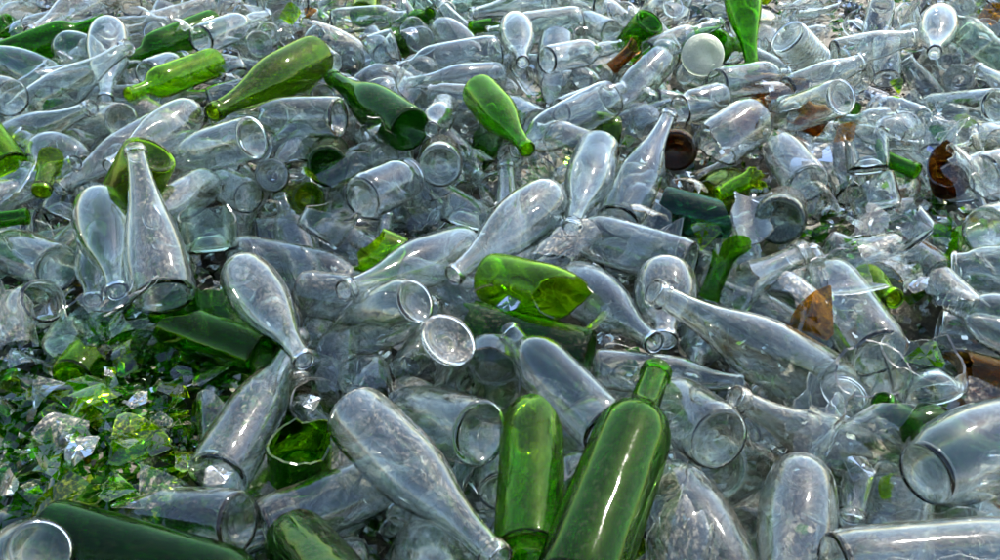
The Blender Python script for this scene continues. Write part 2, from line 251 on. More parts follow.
["J","clear",[0.46,1.756,0.01],[-0.846,-0.533,0.0],0.884,[0.0,0.13],0,"clear wide jar lying above the broken clear jar, upper right of centre",1],
["bJ","clear",[0.475,1.568,0.045],[-0.708,-0.698,-0.107],1.25,[0.0,0.11],0,"clear broken jar with thick open ring facing the viewer",1],
["F","dkbrown",[0.326,1.512,0.007],[0.221,0.927,-0.304],1.0,[0.0,0.24],0,"dark brown bottle base facing the viewer, right of the tall neck",1],
["C","olive",[-0.4,1.889,0.05],[-0.401,-0.916,0.021],1.12,[0.0,0.31],0,"olive green bottle with base up right, upper left of centre",1],
["C","dkgreen",[-0.167,1.534,0.04],[-0.58,0.815,-0.0],1.036,[0.0,0.31],0,"dark green bottle with neck pointing up left to the olive bottle",1],
["C","clear",[-0.302,1.574,0.048],[-0.947,0.296,-0.127],0.9,[0.0,0.31],0,"clear bottle with dusty base on the right, under the olive bottle",1],
["sC","clear",[-0.237,2.019,0.027],[-0.937,-0.251,-0.242],1.0,[0.0,0.055],0,"clear broken round cup with opening facing left, top centre left",1],
["F","clear",[-0.007,1.999,0.02],[-0.892,-0.452,0.0],1.031,[0.0,0.24],0,"clear long bottle lying level at the top, left of the egg bottle",1],
["C","clear",[-0.003,1.904,-0.004],[-0.798,-0.577,0.175],0.81,[0.0,0.31],0,"clear bottle with blue grey reflection lying level above the facing mouth bottle",1],
["J","clear",[-0.056,1.756,0.01],[-0.995,0.1,0.008],0.712,[0.0,0.13],0,"short clear glass cup lying on its side above the facing mouth",1],
["J","clear",[-0.17,1.775,-0.014],[-0.662,0.747,-0.061],0.9,[0.0,0.13],0,"small clear jar left of the short clear glass cup",1],
["nC","clear",[0.049,2.081,-0.109],[-0.655,0.529,0.54],1.0,[0.19,0.31],0,"clear funnel shaped bottle shoulder at the top edge left of centre",1],
["nW","green",[0.209,2.282,0.021],[-0.912,-0.411,0.01],1.037,[0.226,0.298],0,"green bottle neck piece beside the clear funnel at the top edge",1],
["W","green",[-1.196,1.986,-0.011],[0.847,0.489,0.208],1.0,[0.0,0.298],0,"long green bottle lying from the left edge at the top left",1],
["C","dusty",[-1.079,2.492,0.01],[-0.191,-0.982,-0.0],1.12,[0.0,0.31],0,"dusty clear bottle lying behind the top left green bottle",1],
["P","clear",[-0.882,2.002,0.077],[0.257,-0.941,-0.219],1.0,[0.0,0.284],0,"clear bullet shaped bottle end standing at the top left",1],
["G","clear",[-1.01,2.001,0.033],[0.962,-0.21,-0.175],0.85,[0.0,0.178],0,"clear round bottle left of the bullet shaped bottle end",1],
["W","green",[-0.727,2.259,-0.001],[-0.468,-0.884,-0.001],1.013,[0.0,0.298],0,"green bottle lying behind clear shards right of the bullet shaped bottle",1],
["V","clear",[-0.687,2.016,0.042],[0.357,0.93,-0.087],1.0,[0.0,0.274],0,"clear bottle with base facing left above the olive bottle, top left",1],
["C","clear",[-1.017,1.761,-0.041],[0.861,0.04,0.506],1.0,[0.0,0.31],0,"clear bottle with long neck sloping up right to the bullet shaped bottle",1],
["W","lime",[-0.647,1.966,0.008],[-0.405,-0.91,0.087],0.9,[0.0,0.298],0,"light green bottle with its mouth facing the viewer, left of olive bottle",1],
["P","clear",[-0.588,1.605,0.046],[-0.319,-0.948,-0.001],0.859,[0.0,0.284],0,"clear bottle with body up right lying left of the clear olive neighbour",1],
["C","clear",[-0.42,1.408,0.084],[-0.866,0.331,-0.376],0.9,[0.0,0.31],0,"clear sloping bottle lying above the standing clear bottle, upper left",1],
["F","clear",[-0.972,1.69,0.037],[-0.863,0.503,-0.038],1.0,[0.0,0.24],0,"clear bottle base at the left edge near the top",1],
["C","clear",[-1.002,1.609,-0.037],[0.894,-0.19,0.407],0.9,[0.0,0.31],0,"clear bottle lying level at the left edge, upper left",1],
["C","clear",[-0.657,1.608,0.009],[-0.386,-0.923,-0.001],0.85,[0.0,0.31],0,"clear bottle with lip pointing down left, upper left",1],
["bW","lime",[-0.893,1.467,-0.004],[-0.65,0.585,0.485],1.0,[0.0,0.1],0,"yellow green broken base at the left edge, upper left",1],
["nW","olive",[-0.825,1.61,0.067],[0.206,-0.969,-0.139],1.0,[0.226,0.298],0,"green bottle neck with dark ring mouth facing the viewer, left edge",1],
["W","green",[-0.988,1.166,0.024],[0.966,0.256,0.036],0.85,[0.0,0.298],0,"green bottle neck rod pointing in from the left edge",1],
["K","clear",[-0.462,1.01,0.03],[-0.344,0.86,0.376],1.0,[0.0,0.285],0,"tall clear cone necked bottle standing upright at left",1],
["C","olive",[-0.554,1.294,0.111],[-0.57,-0.008,-0.822],1.0,[0.0,0.31],0,"green bottle leaning right behind the standing clear bottle",1],
["P","clear",[-0.63,1.24,0.055],[0.421,-0.907,-0.017],0.952,[0.0,0.284],0,"clear bottle turned neck down with lip at bottom, left of standing bottle",1],
["S","clear",[-0.652,1.244,-0.01],[0.323,-0.947,0.009],0.902,[0.0,0.22],0,"slim clear bottle at the far side of the neck down bottle",1],
["sC","pale",[-0.445,1.172,0.001],[-0.102,0.49,0.865],1.0,[0.0,0.055],0,"pale green tinted broken bowl right of the standing clear bottle",1],
["M","clear",[-0.513,1.393,0.003],[-0.129,-0.972,0.197],0.9,[0.0,0.212],0,"clear bottle with base up right behind the standing clear bottle",1],
["J","clear",[-0.437,1.378,-0.015],[-0.713,0.698,-0.067],0.85,[0.0,0.13],0,"small clear jar lying above the pale green bowl",1],
["C","clear",[-0.667,1.134,-0.004],[-0.818,0.567,-0.101],0.9,[0.0,0.31],0,"clear bottle lying at the left edge under the green rod",1],
["J","clear",[-0.705,1.03,-0.028],[0.753,-0.32,0.576],0.9,[0.0,0.13],0,"small clear jar lying at the left edge above the green shards",1],
["sW","pale",[-0.608,0.982,-0.046],[0.582,0.407,0.704],1.0,[0.0,0.055],0,"pale broken cup holding green shards, left side",1],
["bW","green",[-0.315,0.931,-0.008],[-0.898,0.439,0.027],0.85,[0.0,0.16],0,"dark green broken bottle body with jagged left end, left of centre",1],
["shard","brown",[0.41,0.969,0.03],0.0723,0,"large flat amber brown shard with a straight edge, centre right",1],
["shard","vivid",[0.496,0.817,0.085],0.0838,0,"bright green curved shard inside the clear glass bowl",1],
["shard","lime",[0.873,1.566,0.05],0.0637,0,"yellow green triangular shard standing near the right edge",1],
["shard","lime",[0.803,1.727,0.05],0.0566,0,"small bright green shard below the domed bottle, upper right",1],
["shard","brown",[0.637,1.515,0.045],0.0586,0,"amber curved shard below the right facing oval base, upper right",1],
["shard","green",[0.664,1.153,0.05],0.0508,0,"narrow green spike shard beside the edge green neck",1],
["shard","yellow",[0.725,1.198,0.05],0.0399,0,"yellow shard strip lying above the edge green neck",1],
["shard","blue",[0.769,1.443,0.04],0.046,0,"small blue shard above the brown bowl, right side",1],
["shard","brown",[1.204,2.179,0.05],0.0829,0,"brown shard at the top right corner edge",1],
["shard","clear",[0.258,1.186,0.03],0.0677,0,"frosty clear thick shard beside the teal broken bottle",1],
["shard","lime",[0.323,1.223,0.015],0.0538,0,"yellow green shard under the teal broken bottle",1],
["shard","clear",[0.358,1.145,0.02],0.0753,0,"bluish clear curved shard right of the green neck tube",1],
["shard","green",[-0.506,0.698,-0.02],0.0493,0,"emerald shard with a bright corner above the lower left green bottle",1],
["shard","clear",[-0.378,0.704,-0.02],0.0631,0,"clear curved shard with pale rim above the ringed broken body",1],
["shard","green",[-0.412,0.684,-0.03],0.0535,0,"emerald shard pair lying under the clear curved shard, lower left",1],
["shard","olive",[-0.514,0.664,-0.02],0.0479,0,"dark olive shard at the lower left above the corner bottle",1],
["shard","clear",[-0.44,0.78,-0.02],0.0359,0,"clear scoop shaped shard beside the sunken green neck",1],
["shard","clear",[-0.365,0.804,-0.03],0.0318,0,"small clear arc shard in the dark gap, lower left",1],
["shard","clear",[0.55,1.431,0.03],0.1058,0,"large clear bent shard above the large dark base, right",1],
["shard","clear",[0.593,1.05,0.03],0.0565,0,"crumpled clear shard between the lime neck and the level jar",1],
["shard","green",[0.57,1.206,0.0],0.0567,0,"green shard lying in shade below the folded jagged cup",1],
["shard","clear",[0.427,1.094,0.0],0.0589,0,"clear shard lying above the large flat amber shard",1],
["shard","clear",[0.583,0.813,0.02],0.0673,0,"clear angular shard at the right edge above the oval base bottle",1],
["shard","olive",[0.144,0.61,0.0],0.037,0,"yellow green shard peeking out right of the large green bottle",1],
["shard","green",[-0.448,2.258,0.04],0.0654,0,"green chip at the top edge left of centre",1],
["shard","brown",[-0.475,2.226,0.04],0.0647,0,"round brown chip at the top edge beside green chips",1],
["shard","lime",[-0.522,2.226,0.04],0.0647,0,"lime chip at the top edge left of the brown chip",1],
["shard","green",[-0.554,1.017,-0.03],0.071,0,"dark green curved shard lying under the pale cup, left",1],
["shard","clear",[-0.505,1.004,-0.02],0.0617,0,"clear long curved splinter lying over green shards, left side",1],
["C","dusty",[0.507,2.662,-0.084],[0.837,-0.545,0.051],0.819,[0.0,0.31],0,"dusty clear sloping bottle just left of the top hanging green bottle",0],
["P","pale",[-0.969,1.235,-0.1],[0.88,0.456,0.132],0.926,[0.0,0.284],0,"pale green teardrop bottle below and right of the left edge green rod",0],
["S","clear",[0.146,0.663,-0.085],[-0.34,0.909,-0.242],0.829,[0.0,0.22],0,"clear small bottle below and left of the large green wine bottle",0],
["F","clear",[-0.712,1.625,-0.051],[-0.508,0.792,-0.337],0.86,[0.0,0.24],0,"clear straight bottle just right of the down left lip",0],
["C","pale",[-0.255,2.381,0.015],[0.94,0.331,-0.086],0.895,[0.0,0.31],0,"pale green sloping bottle up and left of the top egg bottle",0],
["V","clear",[-0.403,3.035,-0.034],[-0.409,0.815,-0.411],0.892,[0.0,0.274],0,"clear bulge necked bottle behind the dark green champagne bottle",0],
["M","dusty",[1.033,1.927,-0.117],[-0.413,0.732,0.541],0.856,[0.0,0.212],0,"dusty clear milk bottle below the domed bottle",0],
["M","clear",[-0.263,2.281,0.005],[-0.489,0.78,-0.391],0.812,[0.0,0.212],0,"clear milk bottle behind the dark green champagne bottle",0],
["V","clear",[0.045,1.998,-0.01],[-0.619,0.706,-0.344],0.862,[0.0,0.274],0,"clear bulge necked bottle just below and left of the top egg bottle",0],
["S","clear",[0.609,2.807,-0.026],[0.598,0.795,-0.105],0.99,[0.0,0.22],0,"clear small bottle up and left of the top hanging green bottle",0],
["F","dusty",[0.3,2.019,-0.056],[0.235,0.931,-0.278],0.964,[0.0,0.24],0,"dusty clear straight bottle just below and right of the brown neck",0],
["V","pale",[-0.182,2.637,-0.102],[0.112,0.994,0.01],0.873,[0.0,0.274],0,"pale green bulge necked bottle up and left of the top egg bottle",0],
["M","dusty",[0.708,1.3,-0.044],[0.495,-0.859,0.131],0.869,[0.0,0.212],0,"dusty clear milk bottle just below the edge green neck",0],
["K","clear",[0.006,1.109,-0.092],[-0.847,0.444,0.293],0.989,[0.0,0.285],0,"clear cone necked bottle just below and right of the lower left pointing bottle",0],
["W","clear",[-0.732,1.617,0.021],[-0.691,0.67,-0.271],0.945,[0.0,0.298],0,"clear wine bottle just below and right of the long sloping neck",0],
["M","dusty",[1.033,1.929,-0.017],[0.444,0.763,-0.47],0.976,[0.0,0.212],0,"dusty clear milk bottle just left of the top right lip",0],
["W","clear",[0.806,2.056,-0.021],[-0.142,0.903,-0.405],0.83,[0.0,0.298],0,"clear wine bottle just below and right of the ribbed jar",0],
["S","pale",[-0.741,1.178,-0.083],[0.146,0.961,0.235],0.929,[0.0,0.22],0,"pale green small bottle just left of the neck down bottle",0],
["S","clear",[0.615,2.641,-0.106],[0.79,0.488,0.371],0.884,[0.0,0.22],0,"clear small bottle just up and left of the top hanging green bottle",0],
["G","clear",[0.603,2.631,-0.029],[0.861,0.328,0.389],0.925,[0.0,0.178],0,"clear squat flask just behind the top hanging green bottle",0],
["M","dusty",[-1.269,2.956,-0.031],[-0.814,0.57,-0.114],0.935,[0.0,0.212],0,"dusty clear milk bottle just behind the dusty top left bottle",0],
["C","clear",[-0.653,1.379,-0.024],[-0.048,0.91,-0.412],0.803,[0.0,0.31],0,"clear sloping bottle just behind the standing clear bottle",0],
["C","clear",[-0.814,1.382,-0.086],[-0.972,-0.218,-0.082],0.986,[0.0,0.31],0,"clear sloping bottle just below and right of the left edge green rod",0],
["C","clear",[1.508,2.361,-0.112],[0.268,0.872,0.411],0.947,[0.0,0.31],0,"clear sloping bottle up and right of the top right lip",0],
["J","clear",[0.642,3.154,-0.065],[0.121,0.884,-0.451],0.939,[0.0,0.13],0,"clear jar up and left of the top hanging green bottle",0],
["K","clear",[1.225,1.622,-0.092],[-0.612,0.759,0.221],0.993,[0.0,0.285],0,"clear cone necked bottle below and right of the top right lip",0],
["F","clear",[-0.004,2.659,0.026],[0.073,0.857,-0.51],0.955,[0.0,0.24],0,"clear straight bottle up and left of the top level bottle",0],
["C","clear",[0.361,1.956,0.015],[-0.547,-0.821,-0.165],0.906,[0.0,0.31],0,"clear sloping bottle just below the brown neck",0],
["W","dusty",[0.988,2.324,0.029],[-0.331,-0.75,-0.573],0.917,[0.0,0.298],0,"dusty clear wine bottle just below and left of the level top bottle",0],
["S","dusty",[-1.331,2.565,-0.052],[-0.117,-0.978,0.172],0.818,[0.0,0.22],0,"dusty clear small bottle just up and left of the top left green bottle",0],
["F","clear",[-1.034,3.182,-0.103],[0.451,-0.659,0.601],0.93,[0.0,0.24],0,"clear straight bottle behind the green bottle behind shards",0],
["J","clear",[0.516,2.458,-0.02],[-0.913,0.101,0.395],0.827,[0.0,0.13],0,"clear jar just behind the base left bottle",0],
["S","clear",[-0.151,0.956,-0.093],[0.958,-0.202,-0.204],0.893,[0.0,0.22],0,"clear small bottle just up and right of the broken round bottle",0],
["S","pale",[-1.117,1.977,-0.054],[0.039,0.999,-0.01],0.89,[0.0,0.22],0,"pale green small bottle just below the top left green bottle",0],
["S","clear",[-0.983,2.428,-0.093],[-0.705,-0.704,-0.087],0.872,[0.0,0.22],0,"clear small bottle just behind the bullet shaped bottle",0],
["F","clear",[-0.266,2.032,-0.075],[-0.433,0.893,0.124],0.898,[0.0,0.24],0,"clear straight bottle just behind the dark green champagne bottle",0],
["W","clear",[0.594,1.718,-0.049],[0.936,-0.351,0.038],0.868,[0.0,0.298],0,"clear wine bottle below and right of the right facing base",0],
["C","clear",[-0.433,1.355,-0.088],[0.93,0.358,-0.082],0.886,[0.0,0.31],0,"clear sloping bottle just below and right of the jagged clear cup",0],
["F","pale",[1.616,3.297,-0.097],[0.243,-0.97,-0.007],0.887,[0.0,0.24],0,"pale green straight bottle up and right of the domed bottle",0],
["S","clear",[-1.439,2.501,-0.056],[-0.036,0.999,-0.039],0.883,[0.0,0.22],0,"clear small bottle up and left of the top left green bottle",0],
["P","clear",[0.23,1.455,-0.054],[0.811,-0.561,-0.167],0.832,[0.0,0.284],0,"clear teardrop bottle just below the teal broken bottle",0],
["J","dusty",[-0.836,1.59,-0.014],[0.269,0.773,-0.575],0.84,[0.0,0.13],0,"dusty clear jar just left of the down left lip",0],
["S","clear",[0.546,2.278,-0.045],[-0.124,0.948,-0.293],0.973,[0.0,0.22],0,"clear small bottle just right of the base left bottle",0],
["W","clear",[1.538,2.905,-0.111],[0.274,-0.896,0.351],0.885,[0.0,0.298],0,"clear wine bottle up and right of the domed bottle",0],
["V","clear",[1.185,2.099,-0.035],[0.327,0.876,-0.355],0.955,[0.0,0.274],0,"clear bulge necked bottle just up and left of the top right lip",0],
["S","clear",[0.396,2.716,-0.031],[0.374,0.809,-0.453],0.94,[0.0,0.22],0,"clear small bottle just behind the top green base",0],
["F","clear",[-0.424,2.238,0.012],[0.997,0.049,0.059],0.8,[0.0,0.24],0,"clear straight bottle behind the dark green champagne bottle",0],
["W","pale",[-0.03,2.427,-0.113],[0.955,0.161,0.249],0.941,[0.0,0.298],0,"pale green wine bottle just right of the top level bottle",0],
["M","dusty",[-0.761,2.634,0.03],[-0.239,0.836,-0.494],0.845,[0.0,0.212],0,"dusty clear milk bottle up and right of the green bottle behind shards",0],
["F","clear",[-0.305,1.206,-0.099],[-0.366,0.823,0.434],0.844,[0.0,0.24],0,"clear straight bottle just below and left of the jagged clear cup",0],
["M","dusty",[-1.067,2.169,-0.107],[0.898,-0.42,0.129],0.811,[0.0,0.212],0,"dusty clear milk bottle just below the bullet shaped bottle",0],
["V","dusty",[-0.912,1.849,-0.04],[0.996,0.087,0.022],0.977,[0.0,0.274],0,"dusty clear bulge necked bottle just below and left of the light green mouth",0],
["C","clear",[-0.119,3.105,-0.081],[-0.918,0.345,0.196],0.839,[0.0,0.31],0,"clear sloping bottle up and left of the top level bottle",0],
["F","dusty",[0.438,2.771,0.022],[0.137,0.936,-0.325],0.953,[0.0,0.24],0,"dusty clear straight bottle behind the top green base",0],
["J","clear",[0.183,1.429,-0.046],[0.021,0.967,0.253],0.938,[0.0,0.13],0,"clear jar just up and right of the slim leaning bottle",0],
["C","clear",[1.231,2.483,-0.115],[0.927,-0.249,0.279],0.847,[0.0,0.31],0,"clear sloping bottle just right of the domed bottle",0],
["F","clear",[1.458,2.979,-0.082],[-0.348,-0.932,-0.099],0.986,[0.0,0.24],0,"clear straight bottle just behind the domed bottle",0],
["C","clear",[-0.049,1.201,-0.046],[-0.351,0.894,-0.28],0.878,[0.0,0.31],0,"clear sloping bottle just up and right of the lower left pointing bottle",0],
["P","green",[-0.28,2.161,-0.014],[0.22,0.908,-0.356],0.853,[0.0,0.284],0,"green teardrop bottle up and right of the dark green champagne bottle",0],
["F","clear",[-0.188,2.059,0.03],[0.085,0.751,-0.655],0.892,[0.0,0.24],0,"clear straight bottle behind the facing mouth bottle",0],
["V","clear",[-0.39,1.374,0.029],[-0.241,0.862,-0.447],0.849,[0.0,0.274],0,"clear bulge necked bottle left of the dark green round base",0],
["W","dusty",[-0.804,2.511,-0.037],[-0.719,-0.693,-0.044],0.882,[0.0,0.298],0,"dusty clear wine bottle just behind the green bottle behind shards",0],
["M","clear",[0.099,0.748,-0.03],[-0.658,-0.753,-0.005],0.879,[0.0,0.212],0,"clear milk bottle just below the green ring based bottle",0],
["M","dusty",[1.144,1.774,-0.105],[-0.821,0.519,0.237],0.885,[0.0,0.212],0,"dusty clear milk bottle just below and left of the top right lip",0],
["F","clear",[1.237,2.023,0.02],[0.255,0.832,-0.493],0.967,[0.0,0.24],0,"clear straight bottle just behind the top right lip",0],
["F","clear",[0.953,2.644,-0.049],[-0.746,-0.637,-0.194],0.971,[0.0,0.24],0,"clear straight bottle just behind the ribbed jar",0],
["S","clear",[-1.674,2.893,0.002],[0.573,0.697,-0.431],0.872,[0.0,0.22],0,"clear small bottle up and left of the dusty top left bottle",0],
["V","clear",[-0.123,1.802,-0.026],[-0.421,0.835,-0.354],0.888,[0.0,0.274],0,"clear bulge necked bottle just up and left of the facing mouth bottle",0],
["F","dusty",[-0.131,2.873,-0.01],[-0.222,0.837,-0.499],0.88,[0.0,0.24],0,"dusty clear straight bottle up and left of the top level bottle",0],
["C","clear",[0.072,1.615,0.01],[-0.371,0.92,-0.125],0.826,[0.0,0.31],0,"clear sloping bottle just up and right of the bright green bottle",0],
["J","clear",[-0.109,2.454,-0.047],[0.013,0.998,0.069],0.984,[0.0,0.13],0,"clear jar up and left of the top egg bottle",0],
["F","clear",[-0.95,1.481,-0.046],[-0.73,0.678,0.094],0.856,[0.0,0.24],0,"clear straight bottle left of the dark ring neck",0],
["K","clear",[1.367,2.073,-0.03],[-0.304,0.949,0.081],0.949,[0.0,0.285],0,"clear cone necked bottle just behind the top right lip",0],
["M","clear",[-1.181,1.77,-0.064],[0.365,0.908,-0.205],0.931,[0.0,0.212],0,"clear milk bottle up and left of the dark ring neck",0],
["S","clear",[0.117,1.654,0.023],[0.708,0.706,-0.03],0.925,[0.0,0.22],0,"clear small bottle just up and right of the dusty upper bottle",0],
["S","clear",[-0.278,2.641,-0.069],[0.903,0.371,0.216],0.85,[0.0,0.22],0,"clear small bottle up and left of the top egg bottle",0],
["P","clear",[-1.14,1.726,-0.088],[0.638,0.598,0.485],0.91,[0.0,0.284],0,"clear teardrop bottle left of the long sloping neck",0],
["J","clear",[-1.043,2.639,-0.101],[-0.003,-0.845,0.534],0.925,[0.0,0.13],0,"clear jar just up and left of the green bottle behind shards",0],
["V","clear",[-0.215,2.149,0.024],[0.195,0.82,-0.538],0.931,[0.0,0.274],0,"clear bulge necked bottle left of the top egg bottle",0],
["J","clear",[0.731,0.987,-0.032],[-0.936,0.351,-0.027],0.853,[0.0,0.13],0,"clear jar just left of the screw neck bottle",0],
["F","clear",[0.5,2.96,-0.013],[0.473,0.735,-0.485],0.901,[0.0,0.24],0,"clear straight bottle behind the base left bottle",0],
["M","clear",[-0.277,1.728,-0.051],[-0.373,0.878,-0.301],0.906,[0.0,0.212],0,"clear milk bottle just below and left of the dark green champagne bottle",0],
["W","clear",[0.353,1.219,-0.093],[-0.314,-0.947,0.074],0.939,[0.0,0.298],0,"clear wine bottle just left of the large teardrop bottle",0],
["C","dusty",[-0.072,0.711,-0.096],[-0.691,0.721,0.039],0.951,[0.0,0.31],0,"dusty clear sloping bottle just behind the half hidden clear bottle",0],
["J","clear",[-0.772,1.973,-0.077],[0.084,-0.975,-0.207],0.952,[0.0,0.13],0,"clear jar just below the light green mouth",0],
["S","clear",[-1.55,2.899,-0.043],[-0.945,-0.203,-0.255],0.869,[0.0,0.22],0,"clear small bottle left of the dusty top left bottle",0],
["V","pale",[1.512,2.641,0.003],[0.511,0.858,0.05],0.903,[0.0,0.274],0,"pale green bulge necked bottle up and right of the domed bottle",0],
["F","clear",[0.914,3.106,-0.111],[0.113,0.963,0.243],0.938,[0.0,0.24],0,"clear straight bottle behind the top hanging green bottle",0],
["J","clear",[0.001,2.528,-0.087],[0.578,0.789,0.207],0.941,[0.0,0.13],0,"clear jar just up and left of the top level bottle",0],
["P","clear",[0.584,2.211,-0.057],[0.322,0.924,-0.206],0.932,[0.0,0.284],0,"clear teardrop bottle just right of the milky lid",0],
["J","clear",[-0.316,1.024,-0.024],[-0.252,0.843,-0.475],0.928,[0.0,0.13],0,"clear jar just below and right of the bulbous bottle",0],
["S","green",[0.459,1.727,-0.054],[0.338,0.85,-0.405],0.859,[0.0,0.22],0,"green small bottle just left of the broken clear jar",0],
["M","clear",[-1.184,2.966,0.014],[0.546,-0.793,-0.269],0.917,[0.0,0.212],0,"clear milk bottle up and right of the dusty top left bottle",0],
["F","clear",[-0.794,2.668,-0.036],[-0.644,-0.644,-0.412],0.891,[0.0,0.24],0,"clear straight bottle just up and right of the green bottle behind shards",0],
["F","clear",[0.795,2.893,0.024],[-0.664,-0.658,-0.354],0.885,[0.0,0.24],0,"clear straight bottle just behind the top hanging green bottle",0],
["G","dusty",[0.428,1.121,-0.066],[0.439,0.897,0.041],0.982,[0.0,0.178],0,"dusty clear squat flask left of the leaning neck bottle",0],
["F","clear",[-0.168,1.753,-0.038],[0.627,-0.726,-0.283],0.902,[0.0,0.24],0,"clear straight bottle just up and right of the dark ring base",0],
["P","clear",[-0.194,1.103,-0.102],[-0.012,0.97,0.244],0.923,[0.0,0.284],0,"clear teardrop bottle just below the bright green cup",0],
["M","clear",[-0.491,1.521,-0.063],[0.145,-0.965,-0.219],0.896,[0.0,0.212],0,"clear milk bottle just up and right of the pale green bowl",0],
["C","clear",[-0.119,2.736,-0.114],[0.518,-0.637,0.57],0.872,[0.0,0.31],0,"clear sloping bottle well up and left of the top level bottle",0],
["W","clear",[1.454,2.936,0.016],[0.233,0.852,-0.469],0.842,[0.0,0.298],0,"clear wine bottle behind the domed bottle",0],
["C","clear",[0.021,1.172,-0.075],[-0.034,0.966,0.255],0.981,[0.0,0.31],0,"clear sloping bottle just behind the egg body bottle",0],
["M","clear",[0.481,1.032,-0.089],[-0.833,0.441,0.334],0.968,[0.0,0.212],0,"clear milk bottle just up and right of the large teardrop bottle",0],
["W","clear",[0.107,0.827,-0.117],[0.991,0.058,0.119],0.809,[0.0,0.298],0,"clear wine bottle just right of the large green wine bottle",0],
["M","clear",[-0.853,2.175,0.006],[0.057,0.833,-0.551],0.85,[0.0,0.212],0,"clear milk bottle just left of the green bottle behind shards",0],
["C","clear",[0.54,0.6,-0.027],[-0.024,0.962,-0.271],0.822,[0.0,0.31],0,"clear sloping bottle behind the bottom right bottle",0],
["G","clear",[0.16,0.847,-0.033],[-0.808,-0.544,-0.225],0.925,[0.0,0.178],0,"clear squat flask just left of the large green wine bottle",0],
["F","clear",[-0.144,2.27,0.027],[0.131,0.83,-0.542],0.836,[0.0,0.24],0,"clear straight bottle left of the top egg bottle",0],
["J","dusty",[0.708,1.708,-0.094],[-0.694,0.682,-0.231],0.837,[0.0,0.13],0,"dusty clear jar just below the right facing base",0],
["M","clear",[1.19,2.302,0.03],[0.236,0.857,-0.457],0.808,[0.0,0.212],0,"clear milk bottle just up and right of the domed bottle",0],
["S","clear",[-0.37,1.906,0.026],[-0.394,0.912,-0.112],0.882,[0.0,0.22],0,"clear small bottle up and right of the olive bottle",0],
["F","dusty",[-0.14,2.615,-0.083],[-0.369,-0.927,-0.069],0.873,[0.0,0.24],0,"dusty clear straight bottle left of the top egg bottle",0],
["M","clear",[0.102,2.977,-0.097],[0.975,-0.222,-0.012],0.986,[0.0,0.212],0,"clear milk bottle just up and right of the top level bottle",0],
["J","clear",[-1.407,2.694,-0.034],[0.492,-0.87,0.013],0.92,[0.0,0.13],0,"clear jar just left of the dusty top left bottle",0],
["C","clear",[0.036,1.453,-0.091],[0.993,-0.086,-0.086],0.828,[0.0,0.31],0,"clear sloping bottle just up and left of the cross lying cylinder",0],
["V","clear",[0.172,1.314,-0.109],[0.958,0.11,0.265],0.985,[0.0,0.274],0,"clear bulge necked bottle just below the teal broken bottle",0],
["J","dusty",[0.059,0.829,-0.106],[-0.791,-0.611,0.04],0.904,[0.0,0.13],0,"dusty clear jar just left of the green ring based bottle",0],
["C","clear",[-1.232,2.383,-0.108],[0.951,0.212,0.225],0.999,[0.0,0.31],0,"clear sloping bottle just behind the bullet shaped bottle",0],
["G","dusty",[1.066,2.06,-0.018],[0.072,0.842,-0.534],0.941,[0.0,0.178],0,"dusty clear squat flask just below the domed bottle",0],
["W","dusty",[-0.168,0.863,-0.015],[-0.278,-0.875,-0.397],0.809,[0.0,0.298],0,"dusty clear wine bottle just up and left of the half hidden clear bottle",0],
["F","clear",[-0.166,1.494,-0.055],[0.849,-0.438,-0.295],0.962,[0.0,0.24],0,"clear straight bottle just left of the egg body bottle",0],
["V","clear",[-0.712,1.496,-0.088],[-0.026,0.987,-0.161],0.829,[0.0,0.274],0,"clear bulge necked bottle just below and right of the down left lip",0],
["M","dusty",[1.256,2.58,-0.066],[0.931,-0.174,-0.321],0.824,[0.0,0.212],0,"dusty clear milk bottle just up and right of the domed bottle",0],
["F","clear",[-0.32,1.341,-0.072],[0.955,-0.198,-0.221],0.945,[0.0,0.24],0,"clear straight bottle just left of the bright green cup",0],
["F","clear",[0.04,1.039,-0.089],[0.182,0.963,-0.2],0.839,[0.0,0.24],0,"clear straight bottle just up and right of the dark green broken bottle",0],
["F","clear",[0.372,1.159,-0.027],[0.229,0.948,-0.222],0.84,[0.0,0.24],0,"clear straight bottle just up and right of the green neck tube",0],
["M","clear",[-0.327,0.686,-0.057],[0.515,0.857,-0.033],0.882,[0.0,0.212],0,"clear milk bottle just below and left of the green stump",0],
["V","clear",[1.122,2.694,0.005],[0.717,0.68,-0.154],0.889,[0.0,0.274],0,"clear bulge necked bottle up and left of the domed bottle",0],
["G","dusty",[-0.964,2.09,-0.023],[-0.255,0.95,0.18],0.908,[0.0,0.178],0,"dusty clear squat flask just behind the bullet shaped bottle",0],
["W","pale",[1.115,2.132,0.024],[0.507,-0.807,-0.304],0.878,[0.0,0.298],0,"pale green wine bottle just behind the top right lip",0],
["K","clear",[-1.074,3.019,-0.061],[0.992,-0.1,-0.072],0.969,[0.0,0.285],0,"clear cone necked bottle up and right of the green bottle behind shards",0],
["C","clear",[0.51,3.149,-0.092],[-0.42,-0.905,0.063],0.928,[0.0,0.31],0,"clear sloping bottle behind the top green base",0],
["J","clear",[0.278,2.301,-0.077],[0.964,0.17,0.205],0.803,[0.0,0.13],0,"clear jar just below and left of the top green base",0],
["J","clear",[0.686,0.706,-0.104],[-0.921,0.373,0.112],0.918,[0.0,0.13],0,"clear jar up and right of the bottom right bottle",0],
["J","clear",[-0.085,2.284,-0.03],[0.155,0.87,-0.469],0.894,[0.0,0.13],0,"clear jar just left of the top egg bottle",0],
["W","dusty",[0.269,2.121,0.023],[-0.277,0.949,-0.148],0.832,[0.0,0.298],0,"dusty clear wine bottle just behind the top small bottle",0],
["S","clear",[0.019,1.595,-0.045],[0.195,0.924,-0.33],0.934,[0.0,0.22],0,"clear small bottle just below and right of the bright green bottle",0],
